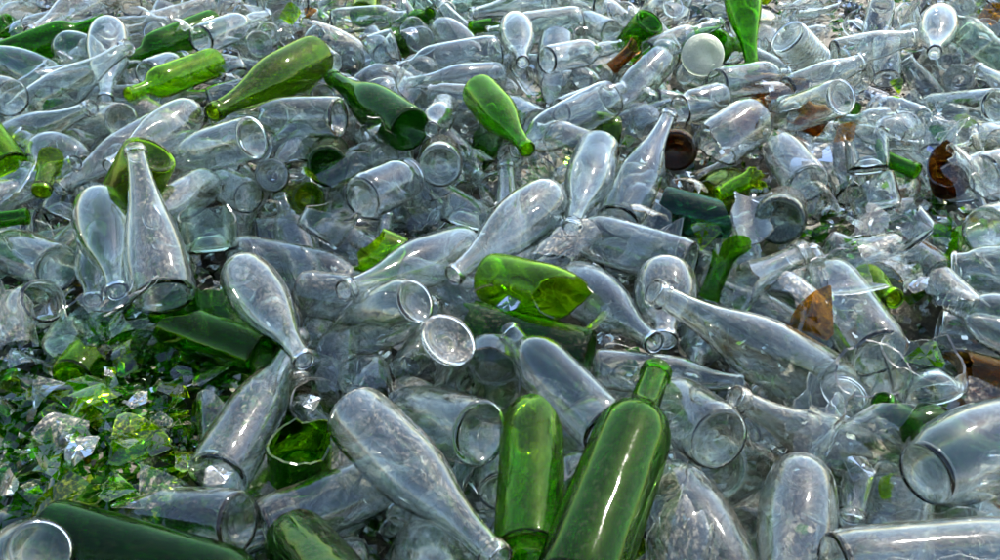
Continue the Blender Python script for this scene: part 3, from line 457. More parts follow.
["P","clear",[0.232,2.037,-0.093],[-0.816,0.556,0.16],0.993,[0.0,0.284],0,"clear teardrop bottle just below and left of the top small bottle",0],
["V","clear",[-0.016,1.686,-0.0],[-0.612,0.615,-0.498],0.878,[0.0,0.274],0,"clear bulge necked bottle just below and right of the facing mouth bottle",0],
["F","pale",[0.151,1.652,-0.095],[0.871,-0.487,0.065],0.841,[0.0,0.24],0,"pale green straight bottle just left of the tall necked bottle",0],
["J","clear",[0.092,0.695,-0.1],[-0.997,0.023,0.076],1.0,[0.0,0.13],0,"clear jar below the green ring based bottle",0],
["M","clear",[1.466,2.427,-0.094],[-0.838,-0.53,-0.128],0.953,[0.0,0.212],0,"clear milk bottle just behind the top right lip",0],
["J","clear",[-0.968,1.702,-0.016],[-0.444,-0.606,-0.66],0.822,[0.0,0.13],0,"clear jar just up and left of the dark ring neck",0],
["C","clear",[0.211,0.828,-0.037],[0.064,0.927,-0.368],0.802,[0.0,0.31],0,"clear sloping bottle just below and left of the level small bottle",0],
["P","clear",[-0.31,3.009,-0.021],[-0.432,0.796,-0.424],0.934,[0.0,0.284],0,"clear teardrop bottle up and left of the top egg bottle",0],
["F","clear",[1.618,2.492,0.027],[0.043,0.908,-0.417],0.824,[0.0,0.24],0,"clear straight bottle up and right of the top right lip",0],
["C","clear",[0.2,2.129,-0.09],[0.689,0.723,-0.056],0.937,[0.0,0.31],0,"clear sloping bottle just below and left of the brown neck",0],
["C","clear",[1.261,2.5,-0.028],[0.9,0.367,0.236],0.89,[0.0,0.31],0,"clear sloping bottle up and right of the domed bottle",0],
["F","clear",[-0.262,2.49,-0.028],[0.581,-0.767,-0.272],0.809,[0.0,0.24],0,"clear straight bottle well left of the top egg bottle",0],
["M","green",[1.481,2.64,-0.099],[-0.251,-0.722,0.645],0.814,[0.0,0.212],0,"green milk bottle right of the domed bottle",0],
["W","clear",[0.656,1.826,-0.063],[-0.486,0.836,-0.255],0.849,[0.0,0.298],0,"clear wine bottle just up and right of the broken clear jar",0],
["G","clear",[-0.759,1.463,-0.01],[-0.857,0.467,0.22],0.93,[0.0,0.178],0,"clear squat flask just behind the dark ring neck",0],
["V","clear",[-0.034,2.207,-0.107],[-0.569,0.821,0.038],0.807,[0.0,0.274],0,"clear bulge necked bottle well left of the top egg bottle",0],
["V","clear",[-0.676,1.386,-0.099],[-0.664,0.723,0.191],0.959,[0.0,0.274],0,"clear bulge necked bottle just up and left of the green leaning bottle",0],
["J","pale",[0.327,2.784,-0.098],[-0.88,0.263,0.395],0.901,[0.0,0.13],0,"pale green jar up and right of the top level bottle",0],
["P","clear",[-0.537,1.434,-0.105],[-0.034,-0.911,0.41],0.818,[0.0,0.284],0,"clear teardrop bottle just left of the pale green bowl",0],
["F","clear",[-0.507,1.493,-0.005],[-0.673,0.719,-0.174],0.963,[0.0,0.24],0,"clear straight bottle right of the down left lip",0],
["S","pale",[0.374,2.1,-0.098],[0.137,-0.985,-0.102],0.835,[0.0,0.22],0,"pale green small bottle just behind the brown base",0],
["F","clear",[0.329,2.537,-0.063],[-0.792,0.42,0.442],0.943,[0.0,0.24],0,"clear straight bottle up and right of the top level bottle",0],
["J","dusty",[1.07,1.73,-0.107],[-0.181,-0.884,0.431],0.975,[0.0,0.13],0,"dusty clear jar right of the brown bowl",0],
["C","clear",[-0.245,1.71,-0.094],[-0.705,-0.704,-0.088],0.949,[0.0,0.31],0,"clear sloping bottle just below the dark green round base",0],
["V","dusty",[1.576,3.165,-0.075],[0.473,-0.863,-0.18],0.938,[0.0,0.274],0,"dusty clear bulge necked bottle up and right of the domed bottle",0],
["S","clear",[0.033,2.855,-0.002],[0.406,-0.858,-0.314],0.838,[0.0,0.22],0,"clear small bottle just behind the top level bottle",0],
["F","clear",[0.8,1.031,-0.033],[-0.423,0.889,-0.176],0.85,[0.0,0.24],0,"clear straight bottle just below the level jar",0],
["V","clear",[-0.048,1.309,-0.117],[0.721,0.603,0.34],0.928,[0.0,0.274],0,"clear bulge necked bottle just up and right of the egg body bottle",0],
["P","clear",[0.449,2.322,0.024],[-0.275,0.832,-0.482],0.952,[0.0,0.284],0,"clear teardrop bottle just up and right of the top green base",0],
["P","clear",[-0.576,1.434,-0.064],[-0.206,0.956,-0.207],0.889,[0.0,0.284],0,"clear teardrop bottle just up and right of the standing clear bottle",0],
["W","clear",[0.265,2.006,-0.085],[-0.758,-0.65,-0.064],0.818,[0.0,0.298],0,"clear wine bottle just up and right of the dusty upper bottle",0],
["S","dusty",[-0.365,1.751,0.013],[-0.538,0.729,-0.423],0.985,[0.0,0.22],0,"dusty clear small bottle just up and right of the clear bottle under olive",0],
["C","dusty",[-0.964,1.872,-0.083],[-0.688,0.723,-0.056],0.896,[0.0,0.31],0,"dusty clear sloping bottle just below and left of the long sloping neck",0],
["S","clear",[0.126,2.442,-0.004],[-0.852,0.413,-0.32],0.932,[0.0,0.22],0,"clear small bottle just up and left of the top level bottle",0],
["S","green",[-0.26,2.393,-0.065],[0.398,-0.783,0.478],0.992,[0.0,0.22],0,"green small bottle left of the top egg bottle",0],
["M","clear",[1.518,2.542,-0.097],[-0.976,-0.075,0.203],0.827,[0.0,0.212],0,"clear milk bottle right of the domed bottle",0],
["P","clear",[1.176,2.79,-0.067],[0.138,0.969,0.207],0.934,[0.0,0.284],0,"clear teardrop bottle behind the level top bottle",0],
["C","dusty",[0.603,2.209,0.018],[0.624,0.729,-0.281],0.936,[0.0,0.31],0,"dusty clear sloping bottle just right of the top hanging green bottle",0],
["C","clear",[-1.336,3.035,0.022],[-0.308,0.794,-0.525],0.809,[0.0,0.31],0,"clear sloping bottle behind the dusty top left bottle",0],
["W","dusty",[-0.258,1.211,-0.103],[-0.138,-0.98,0.14],0.825,[0.0,0.298],0,"dusty clear wine bottle just left of the left pointing teardrop",0],
["P","clear",[0.268,2.364,0.013],[-0.62,0.776,-0.118],0.982,[0.0,0.284],0,"clear teardrop bottle just up and right of the top level bottle",0],
["W","clear",[-0.139,0.574,-0.111],[0.453,0.784,0.426],0.815,[0.0,0.298],0,"clear wine bottle below the clear champagne bottle",0],
["V","clear",[0.128,1.367,-0.108],[-0.796,-0.604,-0.034],0.843,[0.0,0.274],0,"clear bulge necked bottle just up and left of the yellow green broken body",0],
["V","clear",[-0.061,1.006,-0.1],[-0.392,0.916,-0.083],0.871,[0.0,0.274],0,"clear bulge necked bottle just behind the bright ring base",0],
["S","clear",[-1.309,2.002,0.025],[0.915,0.385,-0.121],0.829,[0.0,0.22],0,"clear small bottle left of the top left green bottle",0],
["S","green",[0.264,2.756,-0.075],[0.132,-0.883,0.45],0.807,[0.0,0.22],0,"green small bottle up and left of the top green base",0],
["C","clear",[1.74,3.048,0.02],[-0.915,-0.059,-0.4],0.953,[0.0,0.31],0,"clear sloping bottle well up and right of the domed bottle",0],
["C","clear",[-0.254,1.781,0.024],[0.309,-0.811,-0.496],0.934,[0.0,0.31],0,"clear sloping bottle just left of the dark ring base",0],
["C","dusty",[1.353,2.244,0.017],[0.231,0.948,-0.217],0.917,[0.0,0.31],0,"dusty clear sloping bottle right of the domed bottle",0],
["C","dusty",[-0.311,2.598,0.021],[0.464,0.833,-0.302],0.864,[0.0,0.31],0,"dusty clear sloping bottle up and left of the top egg bottle",0],
["F","clear",[0.311,2.252,0.025],[0.259,0.903,-0.343],0.844,[0.0,0.24],0,"clear straight bottle just up and left of the top green base",0],
["K","clear",[0.639,0.927,-0.086],[-0.588,-0.794,-0.153],0.801,[0.0,0.285],0,"clear cone necked bottle just below the ring mouth green bottle",0],
["W","clear",[-0.476,1.535,-0.11],[-0.56,0.812,0.167],0.881,[0.0,0.298],0,"clear wine bottle below and left of the clear bottle under olive",0],
["G","clear",[-0.046,2.493,0.022],[0.192,0.807,-0.559],0.893,[0.0,0.178],0,"clear squat flask just up and left of the top level bottle",0],
["K","clear",[-1.552,3.175,-0.098],[-0.976,-0.157,0.153],0.804,[0.0,0.285],0,"clear cone necked bottle up and left of the dusty top left bottle",0],
["S","clear",[0.874,1.768,-0.049],[-0.072,-0.943,-0.326],0.92,[0.0,0.22],0,"clear small bottle just up and left of the brown bowl",0],
["J","clear",[0.986,2.826,-0.06],[-0.889,-0.357,-0.285],0.91,[0.0,0.13],0,"clear jar right of the top hanging green bottle",0],
["V","clear",[-0.961,1.441,-0.07],[0.892,-0.143,0.43],0.926,[0.0,0.274],0,"clear bulge necked bottle just left of the dark ring neck",0],
["F","clear",[0.25,2.499,-0.069],[-0.722,0.645,0.252],0.836,[0.0,0.24],0,"clear straight bottle just up and right of the top level bottle",0],
["W","clear",[0.992,1.683,0.025],[-0.237,0.873,-0.426],0.947,[0.0,0.298],0,"clear wine bottle left of the top right lip",0],
["G","pale",[-0.054,0.789,-0.057],[-0.45,0.803,-0.39],0.925,[0.0,0.178],0,"pale green squat flask just below and left of the broken round bottle",0],
["M","clear",[-0.759,1.851,0.024],[0.114,0.977,-0.179],0.86,[0.0,0.212],0,"clear milk bottle just up and left of the light green mouth",0],
["G","dusty",[-0.183,1.96,-0.017],[-0.108,0.884,-0.455],0.996,[0.0,0.178],0,"dusty clear squat flask just up and left of the facing mouth bottle",0],
["J","clear",[-0.149,1.63,-0.078],[0.584,-0.794,-0.167],0.938,[0.0,0.13],0,"clear jar just below the dark ring base",0],
["G","dusty",[-0.243,1.952,-0.021],[-0.723,-0.647,-0.242],0.961,[0.0,0.178],0,"dusty clear squat flask just up and left of the dark green champagne bottle",0],
["G","green",[0.458,2.109,-0.017],[0.858,0.508,-0.074],0.965,[0.0,0.178],0,"green squat flask just up and right of the milky lid",0],
["V","clear",[0.338,1.847,-0.036],[0.975,0.033,-0.221],0.863,[0.0,0.274],0,"clear bulge necked bottle just up and left of the broken clear jar",0],
["nV","clear",[1.177,2.326,-0.134],[0.267,0.873,0.409],0.895,[0.192,0.274],0,"snapped neck of a clear bulge necked bottle just behind the domed bottle",0],
["bP","clear",[-0.369,2.108,-0.052],[0.146,-0.868,0.475],0.896,[0.0,0.114],0,"clear broken teardrop bottle just up and left of the dark green champagne bottle",0],
["bG","clear",[0.384,2.074,-0.016],[0.159,0.898,-0.41],0.911,[0.0,0.11],0,"clear broken squat flask just below and left of the base left bottle",0],
["sV","clear",[0.56,3.244,-0.119],[0.02,-0.451,0.892],0.841,[0.0,0.045],0,"jagged stump of a clear bulge necked bottle behind the top green base",0],
["sM","clear",[-0.075,2.438,-0.058],[0.458,-0.675,0.579],0.835,[0.0,0.045],0,"jagged stump of a clear milk bottle just up and left of the top egg bottle",0],
["nK","dusty",[-1.606,2.64,0.054],[-0.016,0.963,-0.271],0.954,[0.234,0.285],0,"snapped neck of a dusty clear cone necked bottle left of the green bottle behind shards",0],
["bK","clear",[-1.28,2.163,-0.036],[0.292,0.834,-0.469],0.904,[0.0,0.121],0,"clear broken cone necked bottle just left of the top left green bottle",0],
["sC","clear",[-0.371,2.637,-0.051],[0.868,0.25,0.428],0.85,[0.0,0.038],0,"jagged stump of a clear sloping bottle behind the dark green champagne bottle",0],
["bV","dkgreen",[-0.008,1.822,-0.058],[-0.216,-0.932,-0.293],0.868,[0.0,0.153],0,"dark green broken bulge necked bottle just below and left of the bright green bottle",0],
["sJ","clear",[-0.68,2.359,-0.052],[0.534,-0.506,0.678],0.842,[0.0,0.058],0,"jagged stump of a clear jar behind the olive bottle",0],
["bC","dusty",[-1.135,1.87,0.008],[-0.253,0.733,-0.631],0.899,[0.0,0.17],0,"dusty clear broken sloping bottle below and left of the top left green bottle",0],
["bM","clear",[-0.635,1.843,-0.032],[0.957,0.251,0.147],0.811,[0.0,0.14],0,"clear broken milk bottle just left of the olive bottle",0],
["bF","clear",[-0.592,2.77,-0.07],[-0.805,0.565,-0.179],0.96,[0.0,0.12],0,"clear broken straight bottle behind the olive bottle",0],
["sC","green",[-0.454,1.079,-0.054],[-0.741,-0.123,0.66],0.931,[0.0,0.04],0,"jagged stump of a green sloping bottle up and left of the jagged dark green body",0],
["bC","clear",[0.517,0.987,-0.09],[-0.083,-0.97,0.228],0.894,[0.0,0.178],0,"clear broken sloping bottle just below and right of the button stump",0],
["bM","clear",[-0.908,2.176,-0.03],[0.049,0.859,-0.51],0.948,[0.0,0.131],0,"clear broken milk bottle just left of the green bottle behind shards",0],
["nC","clear",[-1.424,2.717,0.053],[-0.298,0.832,-0.468],0.903,[0.218,0.31],0,"snapped neck of a clear sloping bottle up and left of the dusty top left bottle",0],
["bV","clear",[1.044,3.243,-0.108],[0.509,-0.806,0.304],0.988,[0.0,0.131],0,"clear broken bulge necked bottle up and right of the top hanging green bottle",0],
["bK","clear",[-0.589,1.352,-0.062],[-0.961,-0.122,-0.249],0.833,[0.0,0.195],0,"clear broken cone necked bottle just right of the neck down bottle",0],
["nS","clear",[1.103,2.217,0.03],[0.555,0.722,-0.412],0.819,[0.146,0.22],0,"snapped neck of a clear small bottle just right of the domed bottle",0],
["nM","clear",[0.957,1.555,-0.021],[0.931,0.357,0.077],0.905,[0.138,0.212],0,"snapped neck of a clear milk bottle below and right of the top right lip",0],
["bC","clear",[1.166,2.477,-0.12],[-0.259,-0.577,0.775],0.957,[0.0,0.201],0,"clear broken sloping bottle just up and left of the domed bottle",0],
["sM","dusty",[0.89,2.086,-0.062],[0.509,0.745,0.431],0.801,[0.0,0.042],0,"jagged stump of a dusty clear milk bottle just below the level top bottle",0],
["nM","clear",[-0.733,1.488,0.016],[0.374,0.78,-0.502],0.961,[0.138,0.212],0,"snapped neck of a clear milk bottle just right of the down left lip",0],
["bP","olive",[0.45,1.528,-0.075],[-0.523,-0.802,0.287],0.947,[0.0,0.193],0,"olive green broken teardrop bottle just left of the yellow green mouth",0],
["nJ","clear",[0.505,2.596,0.01],[-0.428,0.643,-0.635],0.932,[0.088,0.13],0,"snapped neck of a clear jar just up and right of the top green base",0],
["sF","dusty",[0.062,1.154,-0.044],[0.881,0.421,0.217],0.928,[0.0,0.046],0,"jagged stump of a dusty clear straight bottle just right of the yellow green broken body",0],
["sJ","clear",[1.545,2.595,-0.025],[-0.937,-0.071,0.343],0.967,[0.0,0.04],0,"jagged stump of a clear jar right of the domed bottle",0],
["sC","green",[-0.536,1.079,-0.047],[-0.73,0.576,0.369],0.955,[0.0,0.036],0,"jagged stump of a green sloping bottle below the neck down bottle",0],
["sJ","clear",[-0.201,1.403,-0.081],[0.102,0.572,0.814],0.985,[0.0,0.049],0,"jagged stump of a clear jar just below the round base jar",0],
["sV","clear",[-0.559,2.276,-0.017],[0.328,-0.563,0.759],0.849,[0.0,0.033],0,"jagged stump of a clear bulge necked bottle behind the olive bottle",0],
["nK","clear",[-1.468,2.995,-0.008],[0.689,-0.718,-0.094],0.9,[0.204,0.285],0,"snapped neck of a clear cone necked bottle just behind the dusty top left bottle",0],
["nF","clear",[0.873,1.663,0.012],[0.557,-0.812,-0.177],0.959,[0.159,0.24],0,"snapped neck of a clear straight bottle right of the brown bowl",0],
["sV","clear",[0.859,1.299,-0.072],[0.449,-0.415,0.792],0.926,[0.0,0.042],0,"jagged stump of a clear bulge necked bottle just behind the level jar",0],
["bV","clear",[-0.247,2.518,-0.035],[0.206,0.838,-0.506],0.923,[0.0,0.133],0,"clear broken bulge necked bottle left of the top egg bottle",0],
["nF","clear",[-0.047,2.481,-0.028],[0.857,0.471,-0.208],0.863,[0.182,0.24],0,"snapped neck of a clear straight bottle just behind the top level bottle",0],
["sC","dkgreen",[0.71,0.921,-0.089],[-0.595,0.727,0.342],0.959,[0.0,0.038],0,"jagged stump of a dark green sloping bottle just behind the oval base bottle",0],
["sF","green",[-1.552,3.089,-0.1],[0.14,0.611,0.779],0.907,[0.0,0.045],0,"jagged stump of a green straight bottle up and left of the dusty top left bottle",0],
["nW","clear",[0.866,1.967,0.018],[-0.597,-0.706,-0.381],0.958,[0.209,0.298],0,"snapped neck of a clear wine bottle just below and right of the right facing base",0],
["sP","clear",[0.798,1.967,-0.024],[-0.121,-0.949,0.29],0.947,[0.0,0.041],0,"jagged stump of a clear teardrop bottle just below and left of the level top bottle",0],
["bJ","clear",[-0.626,3.257,-0.096],[0.159,-0.977,-0.141],0.921,[0.0,0.055],0,"clear broken jar behind the olive bottle",0],
["bM","dkgreen",[-0.957,2.784,-0.004],[0.041,-0.997,0.07],0.915,[0.0,0.138],0,"dark green broken milk bottle behind the green bottle behind shards",0],
["bC","clear",[0.46,0.727,-0.045],[-0.364,-0.904,-0.225],0.989,[0.0,0.197],0,"clear broken sloping bottle left of the bottom right bottle",0],
["nC","clear",[0.974,2.425,-0.131],[-0.399,0.912,0.095],0.821,[0.24,0.31],0,"snapped neck of a clear sloping bottle just behind the ribbed jar",0],
["nF","clear",[0.431,0.505,-0.018],[-0.539,0.76,-0.363],0.923,[0.176,0.24],0,"snapped neck of a clear straight bottle just below the egg shaped bottle",0],
["sJ","clear",[-0.954,1.627,-0.098],[0.953,0.261,0.151],0.931,[0.0,0.039],0,"jagged stump of a clear jar just up and left of the dark ring neck",0],
["bC","clear",[0.818,1.655,-0.099],[-0.598,-0.778,0.194],0.932,[0.0,0.128],0,"clear broken sloping bottle just up and right of the folded jagged cup",0],
["bF","dusty",[-1.74,3.018,-0.088],[0.811,-0.581,-0.071],0.971,[0.0,0.159],0,"dusty clear broken straight bottle left of the dusty top left bottle",0],
["bC","clear",[-0.153,1.972,-0.091],[0.808,-0.588,0.02],0.897,[0.0,0.13],0,"clear broken sloping bottle just up and right of the facing mouth bottle",0],
["bG","clear",[0.169,2.327,-0.088],[0.352,0.931,-0.099],0.989,[0.0,0.098],0,"clear broken squat flask just up and left of the top small bottle",0],
["bS","clear",[-0.069,0.878,-0.044],[0.216,0.93,-0.298],0.891,[0.0,0.134],0,"clear broken small bottle just below and right of the bright ring base",0],
["nW","clear",[0.299,1.195,0.079],[-0.235,0.74,-0.63],0.937,[0.234,0.298],0,"snapped neck of a clear wine bottle just up and right of the cross lying cylinder",0],
["sK","dusty",[-1.098,2.52,-0.059],[-0.629,0.333,0.703],0.971,[0.0,0.044],0,"jagged stump of a dusty clear cone necked bottle right of the dusty top left bottle",0],
["bK","clear",[0.753,1.513,-0.062],[-0.51,-0.842,0.173],0.988,[0.0,0.145],0,"clear broken cone necked bottle just right of the folded jagged cup",0],
["bF","clear",[0.895,1.985,-0.042],[0.205,0.885,0.418],0.843,[0.0,0.166],0,"clear broken straight bottle just below and right of the level top bottle",0],
["nV","dusty",[-0.282,0.543,-0.09],[0.558,0.827,0.068],0.848,[0.209,0.274],0,"snapped neck of a dusty clear bulge necked bottle just below the half hidden clear bottle",0],
["sS","lime",[-0.558,0.898,-0.017],[0.109,0.99,-0.094],0.977,[0.0,0.055],0,"jagged stump of a yellow green small bottle below and right of the left edge jar",0],
["bM","clear",[0.627,1.336,-0.042],[0.986,0.047,0.161],0.887,[0.0,0.089],0,"clear broken milk bottle just up and left of the broken glass ring",0],
["nC","olive",[1.018,2.089,-0.066],[0.967,-0.238,0.089],0.841,[0.246,0.31],0,"snapped neck of a olive green sloping bottle up and right of the top right lip",0],
["bM","clear",[0.306,2.449,-0.076],[-0.436,-0.881,0.182],0.962,[0.0,0.146],0,"clear broken milk bottle just up and right of the top small bottle",0],
["nW","dusty",[-0.922,2.903,-0.154],[0.439,0.847,0.302],0.817,[0.189,0.298],0,"snapped neck of a dusty clear wine bottle behind the olive bottle",0],
["bM","pale",[-0.391,1.622,-0.078],[0.129,0.688,0.714],0.867,[0.0,0.091],0,"pale green broken milk bottle just left of the dark green round base",0],
["nK","clear",[0.787,2.764,-0.102],[0.979,-0.044,0.197],0.828,[0.193,0.285],0,"snapped neck of a clear cone necked bottle right of the top hanging green bottle",0],
["sP","clear",[1.003,2.822,-0.036],[0.756,0.504,0.418],0.83,[0.0,0.054],0,"jagged stump of a clear teardrop bottle up and right of the top hanging green bottle",0],
["bP","dusty",[-1.153,2.347,-0.025],[-0.948,-0.184,-0.258],0.891,[0.0,0.116],0,"dusty clear broken teardrop bottle just behind the top left green bottle",0],
["bF","green",[0.459,2.446,-0.098],[-0.538,-0.841,-0.061],0.841,[0.0,0.105],0,"green broken straight bottle just right of the top green base",0],
["bJ","clear",[0.553,2.084,-0.075],[0.347,-0.911,-0.222],0.905,[0.0,0.072],0,"clear broken jar just left of the bottle below the lid",0],
["bM","clear",[0.014,0.909,-0.068],[-0.049,0.912,-0.406],0.955,[0.0,0.124],0,"clear broken milk bottle just left of the clear cylinder bottle",0],
["bM","dkgreen",[0.076,0.893,-0.11],[-0.953,-0.303,0.013],0.884,[0.0,0.124],0,"dark green broken milk bottle just behind the green ring based bottle",0],
["nV","olive",[-0.499,3.282,-0.027],[-0.058,-0.988,-0.142],0.823,[0.17,0.274],0,"snapped neck of a olive green bulge necked bottle up and right of the olive bottle",0],
["nK","clear",[0.488,0.907,0.002],[-0.397,-0.913,-0.092],0.946,[0.21,0.285],0,"snapped neck of a clear cone necked bottle below and right of the shaded dusty bottle",0],
["nJ","clear",[-0.416,1.625,0.01],[0.263,-0.878,-0.401],0.908,[0.094,0.13],0,"snapped neck of a clear jar just left of the dark green round base",0],
["nW","green",[-0.71,1.725,-0.026],[-0.883,-0.456,-0.106],0.805,[0.22,0.298],0,"snapped neck of a green wine bottle just behind the dark ring neck",0],
["bM","clear",[-0.697,3.139,-0.09],[-0.07,-0.998,0.002],0.869,[0.0,0.121],0,"clear broken milk bottle behind the olive bottle",0],
["nM","clear",[0.039,3.074,0.042],[0.185,0.693,-0.697],0.991,[0.134,0.212],0,"snapped neck of a clear milk bottle behind the top level bottle",0],
["nG","clear",[-1.404,2.018,-0.036],[0.496,0.859,0.124],0.912,[0.119,0.178],0,"snapped neck of a clear squat flask left of the top left green bottle",0],
["bK","green",[-1.293,2.365,-0.037],[-0.813,-0.137,-0.566],0.833,[0.0,0.158],0,"green broken cone necked bottle just left of the top left green bottle",0],
["bP","dusty",[-0.927,2.427,-0.108],[-0.16,0.912,0.377],0.942,[0.0,0.155],0,"dusty clear broken teardrop bottle just behind the green bottle behind shards",0],
["bM","clear",[-0.694,2.389,-0.021],[0.315,0.878,-0.361],0.829,[0.0,0.107],0,"clear broken milk bottle right of the green bottle behind shards",0],
["sG","clear",[0.825,2.046,-0.095],[0.619,-0.392,0.68],0.893,[0.0,0.041],0,"jagged stump of a clear squat flask just up and right of the right facing base",0],
["nW","olive",[-0.003,2.129,-0.088],[0.556,-0.827,0.085],0.829,[0.228,0.298],0,"snapped neck of a olive green wine bottle just behind the dusty upper bottle",0],
["sF","clear",[-0.566,1.24,-0.078],[0.844,-0.423,0.328],0.827,[0.0,0.045],0,"jagged stump of a clear straight bottle below and left of the pale green bowl",0],
["bK","clear",[0.385,2.276,-0.027],[0.543,-0.652,-0.529],0.922,[0.0,0.146],0,"clear broken cone necked bottle just below and left of the base left bottle",0],
["sW","clear",[-0.762,1.609,-0.048],[-0.07,-0.711,0.699],0.842,[0.0,0.038],0,"jagged stump of a clear wine bottle just up and left of the down left lip",0],
["sC","clear",[-0.387,1.122,-0.066],[-0.712,0.233,0.662],0.924,[0.0,0.054],0,"jagged stump of a clear sloping bottle just left of the bulbous bottle",0],
["nC","dkgreen",[-0.359,2.255,0.067],[0.168,0.859,-0.483],0.912,[0.221,0.31],0,"snapped neck of a dark green sloping bottle behind the dark green champagne bottle",0],
["nF","dusty",[-1.073,2.269,0.014],[0.998,0.001,-0.069],0.958,[0.16,0.24],0,"snapped neck of a dusty clear straight bottle up and right of the bullet shaped bottle",0],
["sC","clear",[0.084,1.655,-0.082],[0.565,-0.489,0.665],0.966,[0.0,0.053],0,"jagged stump of a clear sloping bottle just below and left of the dusty upper bottle",0],
["bP","clear",[-0.972,1.893,-0.016],[-0.895,0.395,0.206],0.975,[0.0,0.176],0,"clear broken teardrop bottle just below and left of the top left green bottle",0],
["nS","clear",[-0.45,2.732,0.059],[0.267,-0.777,-0.57],0.885,[0.161,0.22],0,"snapped neck of a clear small bottle behind the dark green champagne bottle",0],
["nC","dusty",[0.252,1.522,-0.162],[0.84,0.294,0.455],0.829,[0.204,0.31],0,"snapped neck of a dusty clear sloping bottle up and left of the yellow green mouth",0],
["bF","clear",[-0.724,2.056,-0.033],[0.979,-0.127,-0.159],0.999,[0.0,0.141],0,"clear broken straight bottle just left of the olive bottle",0],
["bM","dusty",[-0.555,2.031,0.026],[-0.455,0.806,-0.378],0.918,[0.0,0.108],0,"dusty clear broken milk bottle just behind the olive bottle",0],
["bF","clear",[0.244,1.772,-0.073],[0.946,-0.043,0.321],0.921,[0.0,0.147],0,"clear broken straight bottle just up and left of the brown base",0],
["nC","brown",[0.447,1.988,-0.022],[0.191,0.952,-0.238],0.925,[0.238,0.31],0,"snapped neck of a brown sloping bottle just left of the milky lid",0],
["nV","clear",[-0.82,1.391,0.077],[-0.238,0.837,-0.493],0.803,[0.224,0.274],0,"snapped neck of a clear bulge necked bottle just behind the dark ring neck",0],
["nM","clear",[0.866,1.887,-0.04],[-0.572,-0.82,-0.006],0.953,[0.167,0.212],0,"snapped neck of a clear milk bottle right of the right facing base",0],
["bP","clear",[-0.805,1.908,0.004],[-0.358,0.774,-0.521],0.886,[0.0,0.156],0,"clear broken teardrop bottle just left of the light green mouth",0],
["bG","clear",[-0.082,2.001,-0.038],[-0.083,0.799,-0.595],0.882,[0.0,0.089],0,"clear broken squat flask just up and right of the facing mouth bottle",0],
["nM","clear",[-0.315,2.564,0.027],[0.034,0.856,-0.516],0.817,[0.165,0.212],0,"snapped neck of a clear milk bottle left of the top egg bottle",0],
["bV","clear",[0.685,2.094,-0.073],[-0.915,0.068,0.398],0.987,[0.0,0.115],0,"clear broken bulge necked bottle just up and right of the bottle below the lid",0],
["bC","dusty",[-1.299,2.581,0.023],[0.061,0.856,-0.514],0.958,[0.0,0.178],0,"dusty clear broken sloping bottle just up and left of the dusty top left bottle",0],
["bJ","clear",[-0.413,2.639,-0.001],[-0.106,0.905,-0.412],0.888,[0.0,0.056],0,"clear broken jar behind the dark green champagne bottle",0],
["sF","clear",[-0.569,2.79,-0.008],[0.102,0.61,0.786],0.932,[0.0,0.036],0,"jagged stump of a clear straight bottle behind the olive bottle",0],
["bF","dusty",[-0.473,2.729,-0.066],[-0.07,-0.986,0.152],0.997,[0.0,0.116],0,"dusty clear broken straight bottle up and right of the olive bottle",0],
["nJ","clear",[-0.167,0.935,-0.076],[0.438,0.889,0.133],0.863,[0.077,0.13],0,"snapped neck of a clear jar just left of the bright ring base",0],
["sV","clear",[-1.41,2.967,-0.092],[0.836,-0.132,0.532],0.999,[0.0,0.042],0,"jagged stump of a clear bulge necked bottle just behind the dusty top left bottle",0],
["nF","clear",[0.626,2.819,-0.173],[0.085,0.846,0.526],0.916,[0.14,0.24],0,"snapped neck of a clear straight bottle up and left of the top hanging green bottle",0],
["sF","clear",[-0.866,1.719,-0.09],[-0.098,-0.895,0.435],0.884,[0.0,0.054],0,"jagged stump of a clear straight bottle just left of the down left lip",0],
["bJ","clear",[1.555,2.94,-0.056],[0.139,0.864,-0.485],0.843,[0.0,0.052],0,"clear broken jar up and right of the domed bottle",0],
["bF","clear",[-0.47,1.948,-0.012],[0.208,0.941,-0.267],0.906,[0.0,0.158],0,"clear broken straight bottle just right of the olive bottle",0],
["nV","clear",[-0.192,0.564,-0.092],[-0.925,0.299,0.235],0.847,[0.169,0.274],0,"snapped neck of a clear bulge necked bottle just left of the lower left green bottle",0],
["nG","clear",[0.515,0.612,-0.034],[0.419,0.906,0.059],0.899,[0.134,0.178],0,"snapped neck of a clear squat flask just below and left of the oval base bottle",0],
["bK","clear",[0.713,2.207,-0.089],[0.106,-0.886,0.452],0.907,[0.0,0.126],0,"clear broken cone necked bottle just below and left of the ribbed jar",0],
["sF","clear",[0.392,2.711,-0.117],[-0.329,-0.481,0.812],0.949,[0.0,0.059],0,"jagged stump of a clear straight bottle just behind the top green base",0],
["bV","clear",[-1.343,2.547,0.013],[0.82,-0.561,-0.111],0.972,[0.0,0.14],0,"clear broken bulge necked bottle just up and left of the dusty top left bottle",0],
["sJ","clear",[-0.554,0.649,-0.018],[-0.867,-0.458,-0.194],0.981,[0.0,0.048],0,"jagged stump of a clear jar below and left of the olive neck",0],
["nM","clear",[-0.174,0.756,0.024],[-0.478,0.797,-0.37],0.972,[0.129,0.212],0,"snapped neck of a clear milk bottle just right of the big leaning clear bottle",0],
["nF","clear",[0.083,1.342,-0.044],[-0.565,0.824,-0.04],0.961,[0.144,0.24],0,"snapped neck of a clear straight bottle below and right of the dark ring base",0],
["nJ","clear",[-1.077,2.472,-0.062],[-0.818,0.186,-0.545],0.819,[0.074,0.13],0,"snapped neck of a clear jar just below and right of the dusty top left bottle",0],
["bC","olive",[-0.35,2.285,0.013],[-0.02,1.0,0.024],0.832,[0.0,0.202],0,"olive green broken sloping bottle behind the dark green champagne bottle",0],
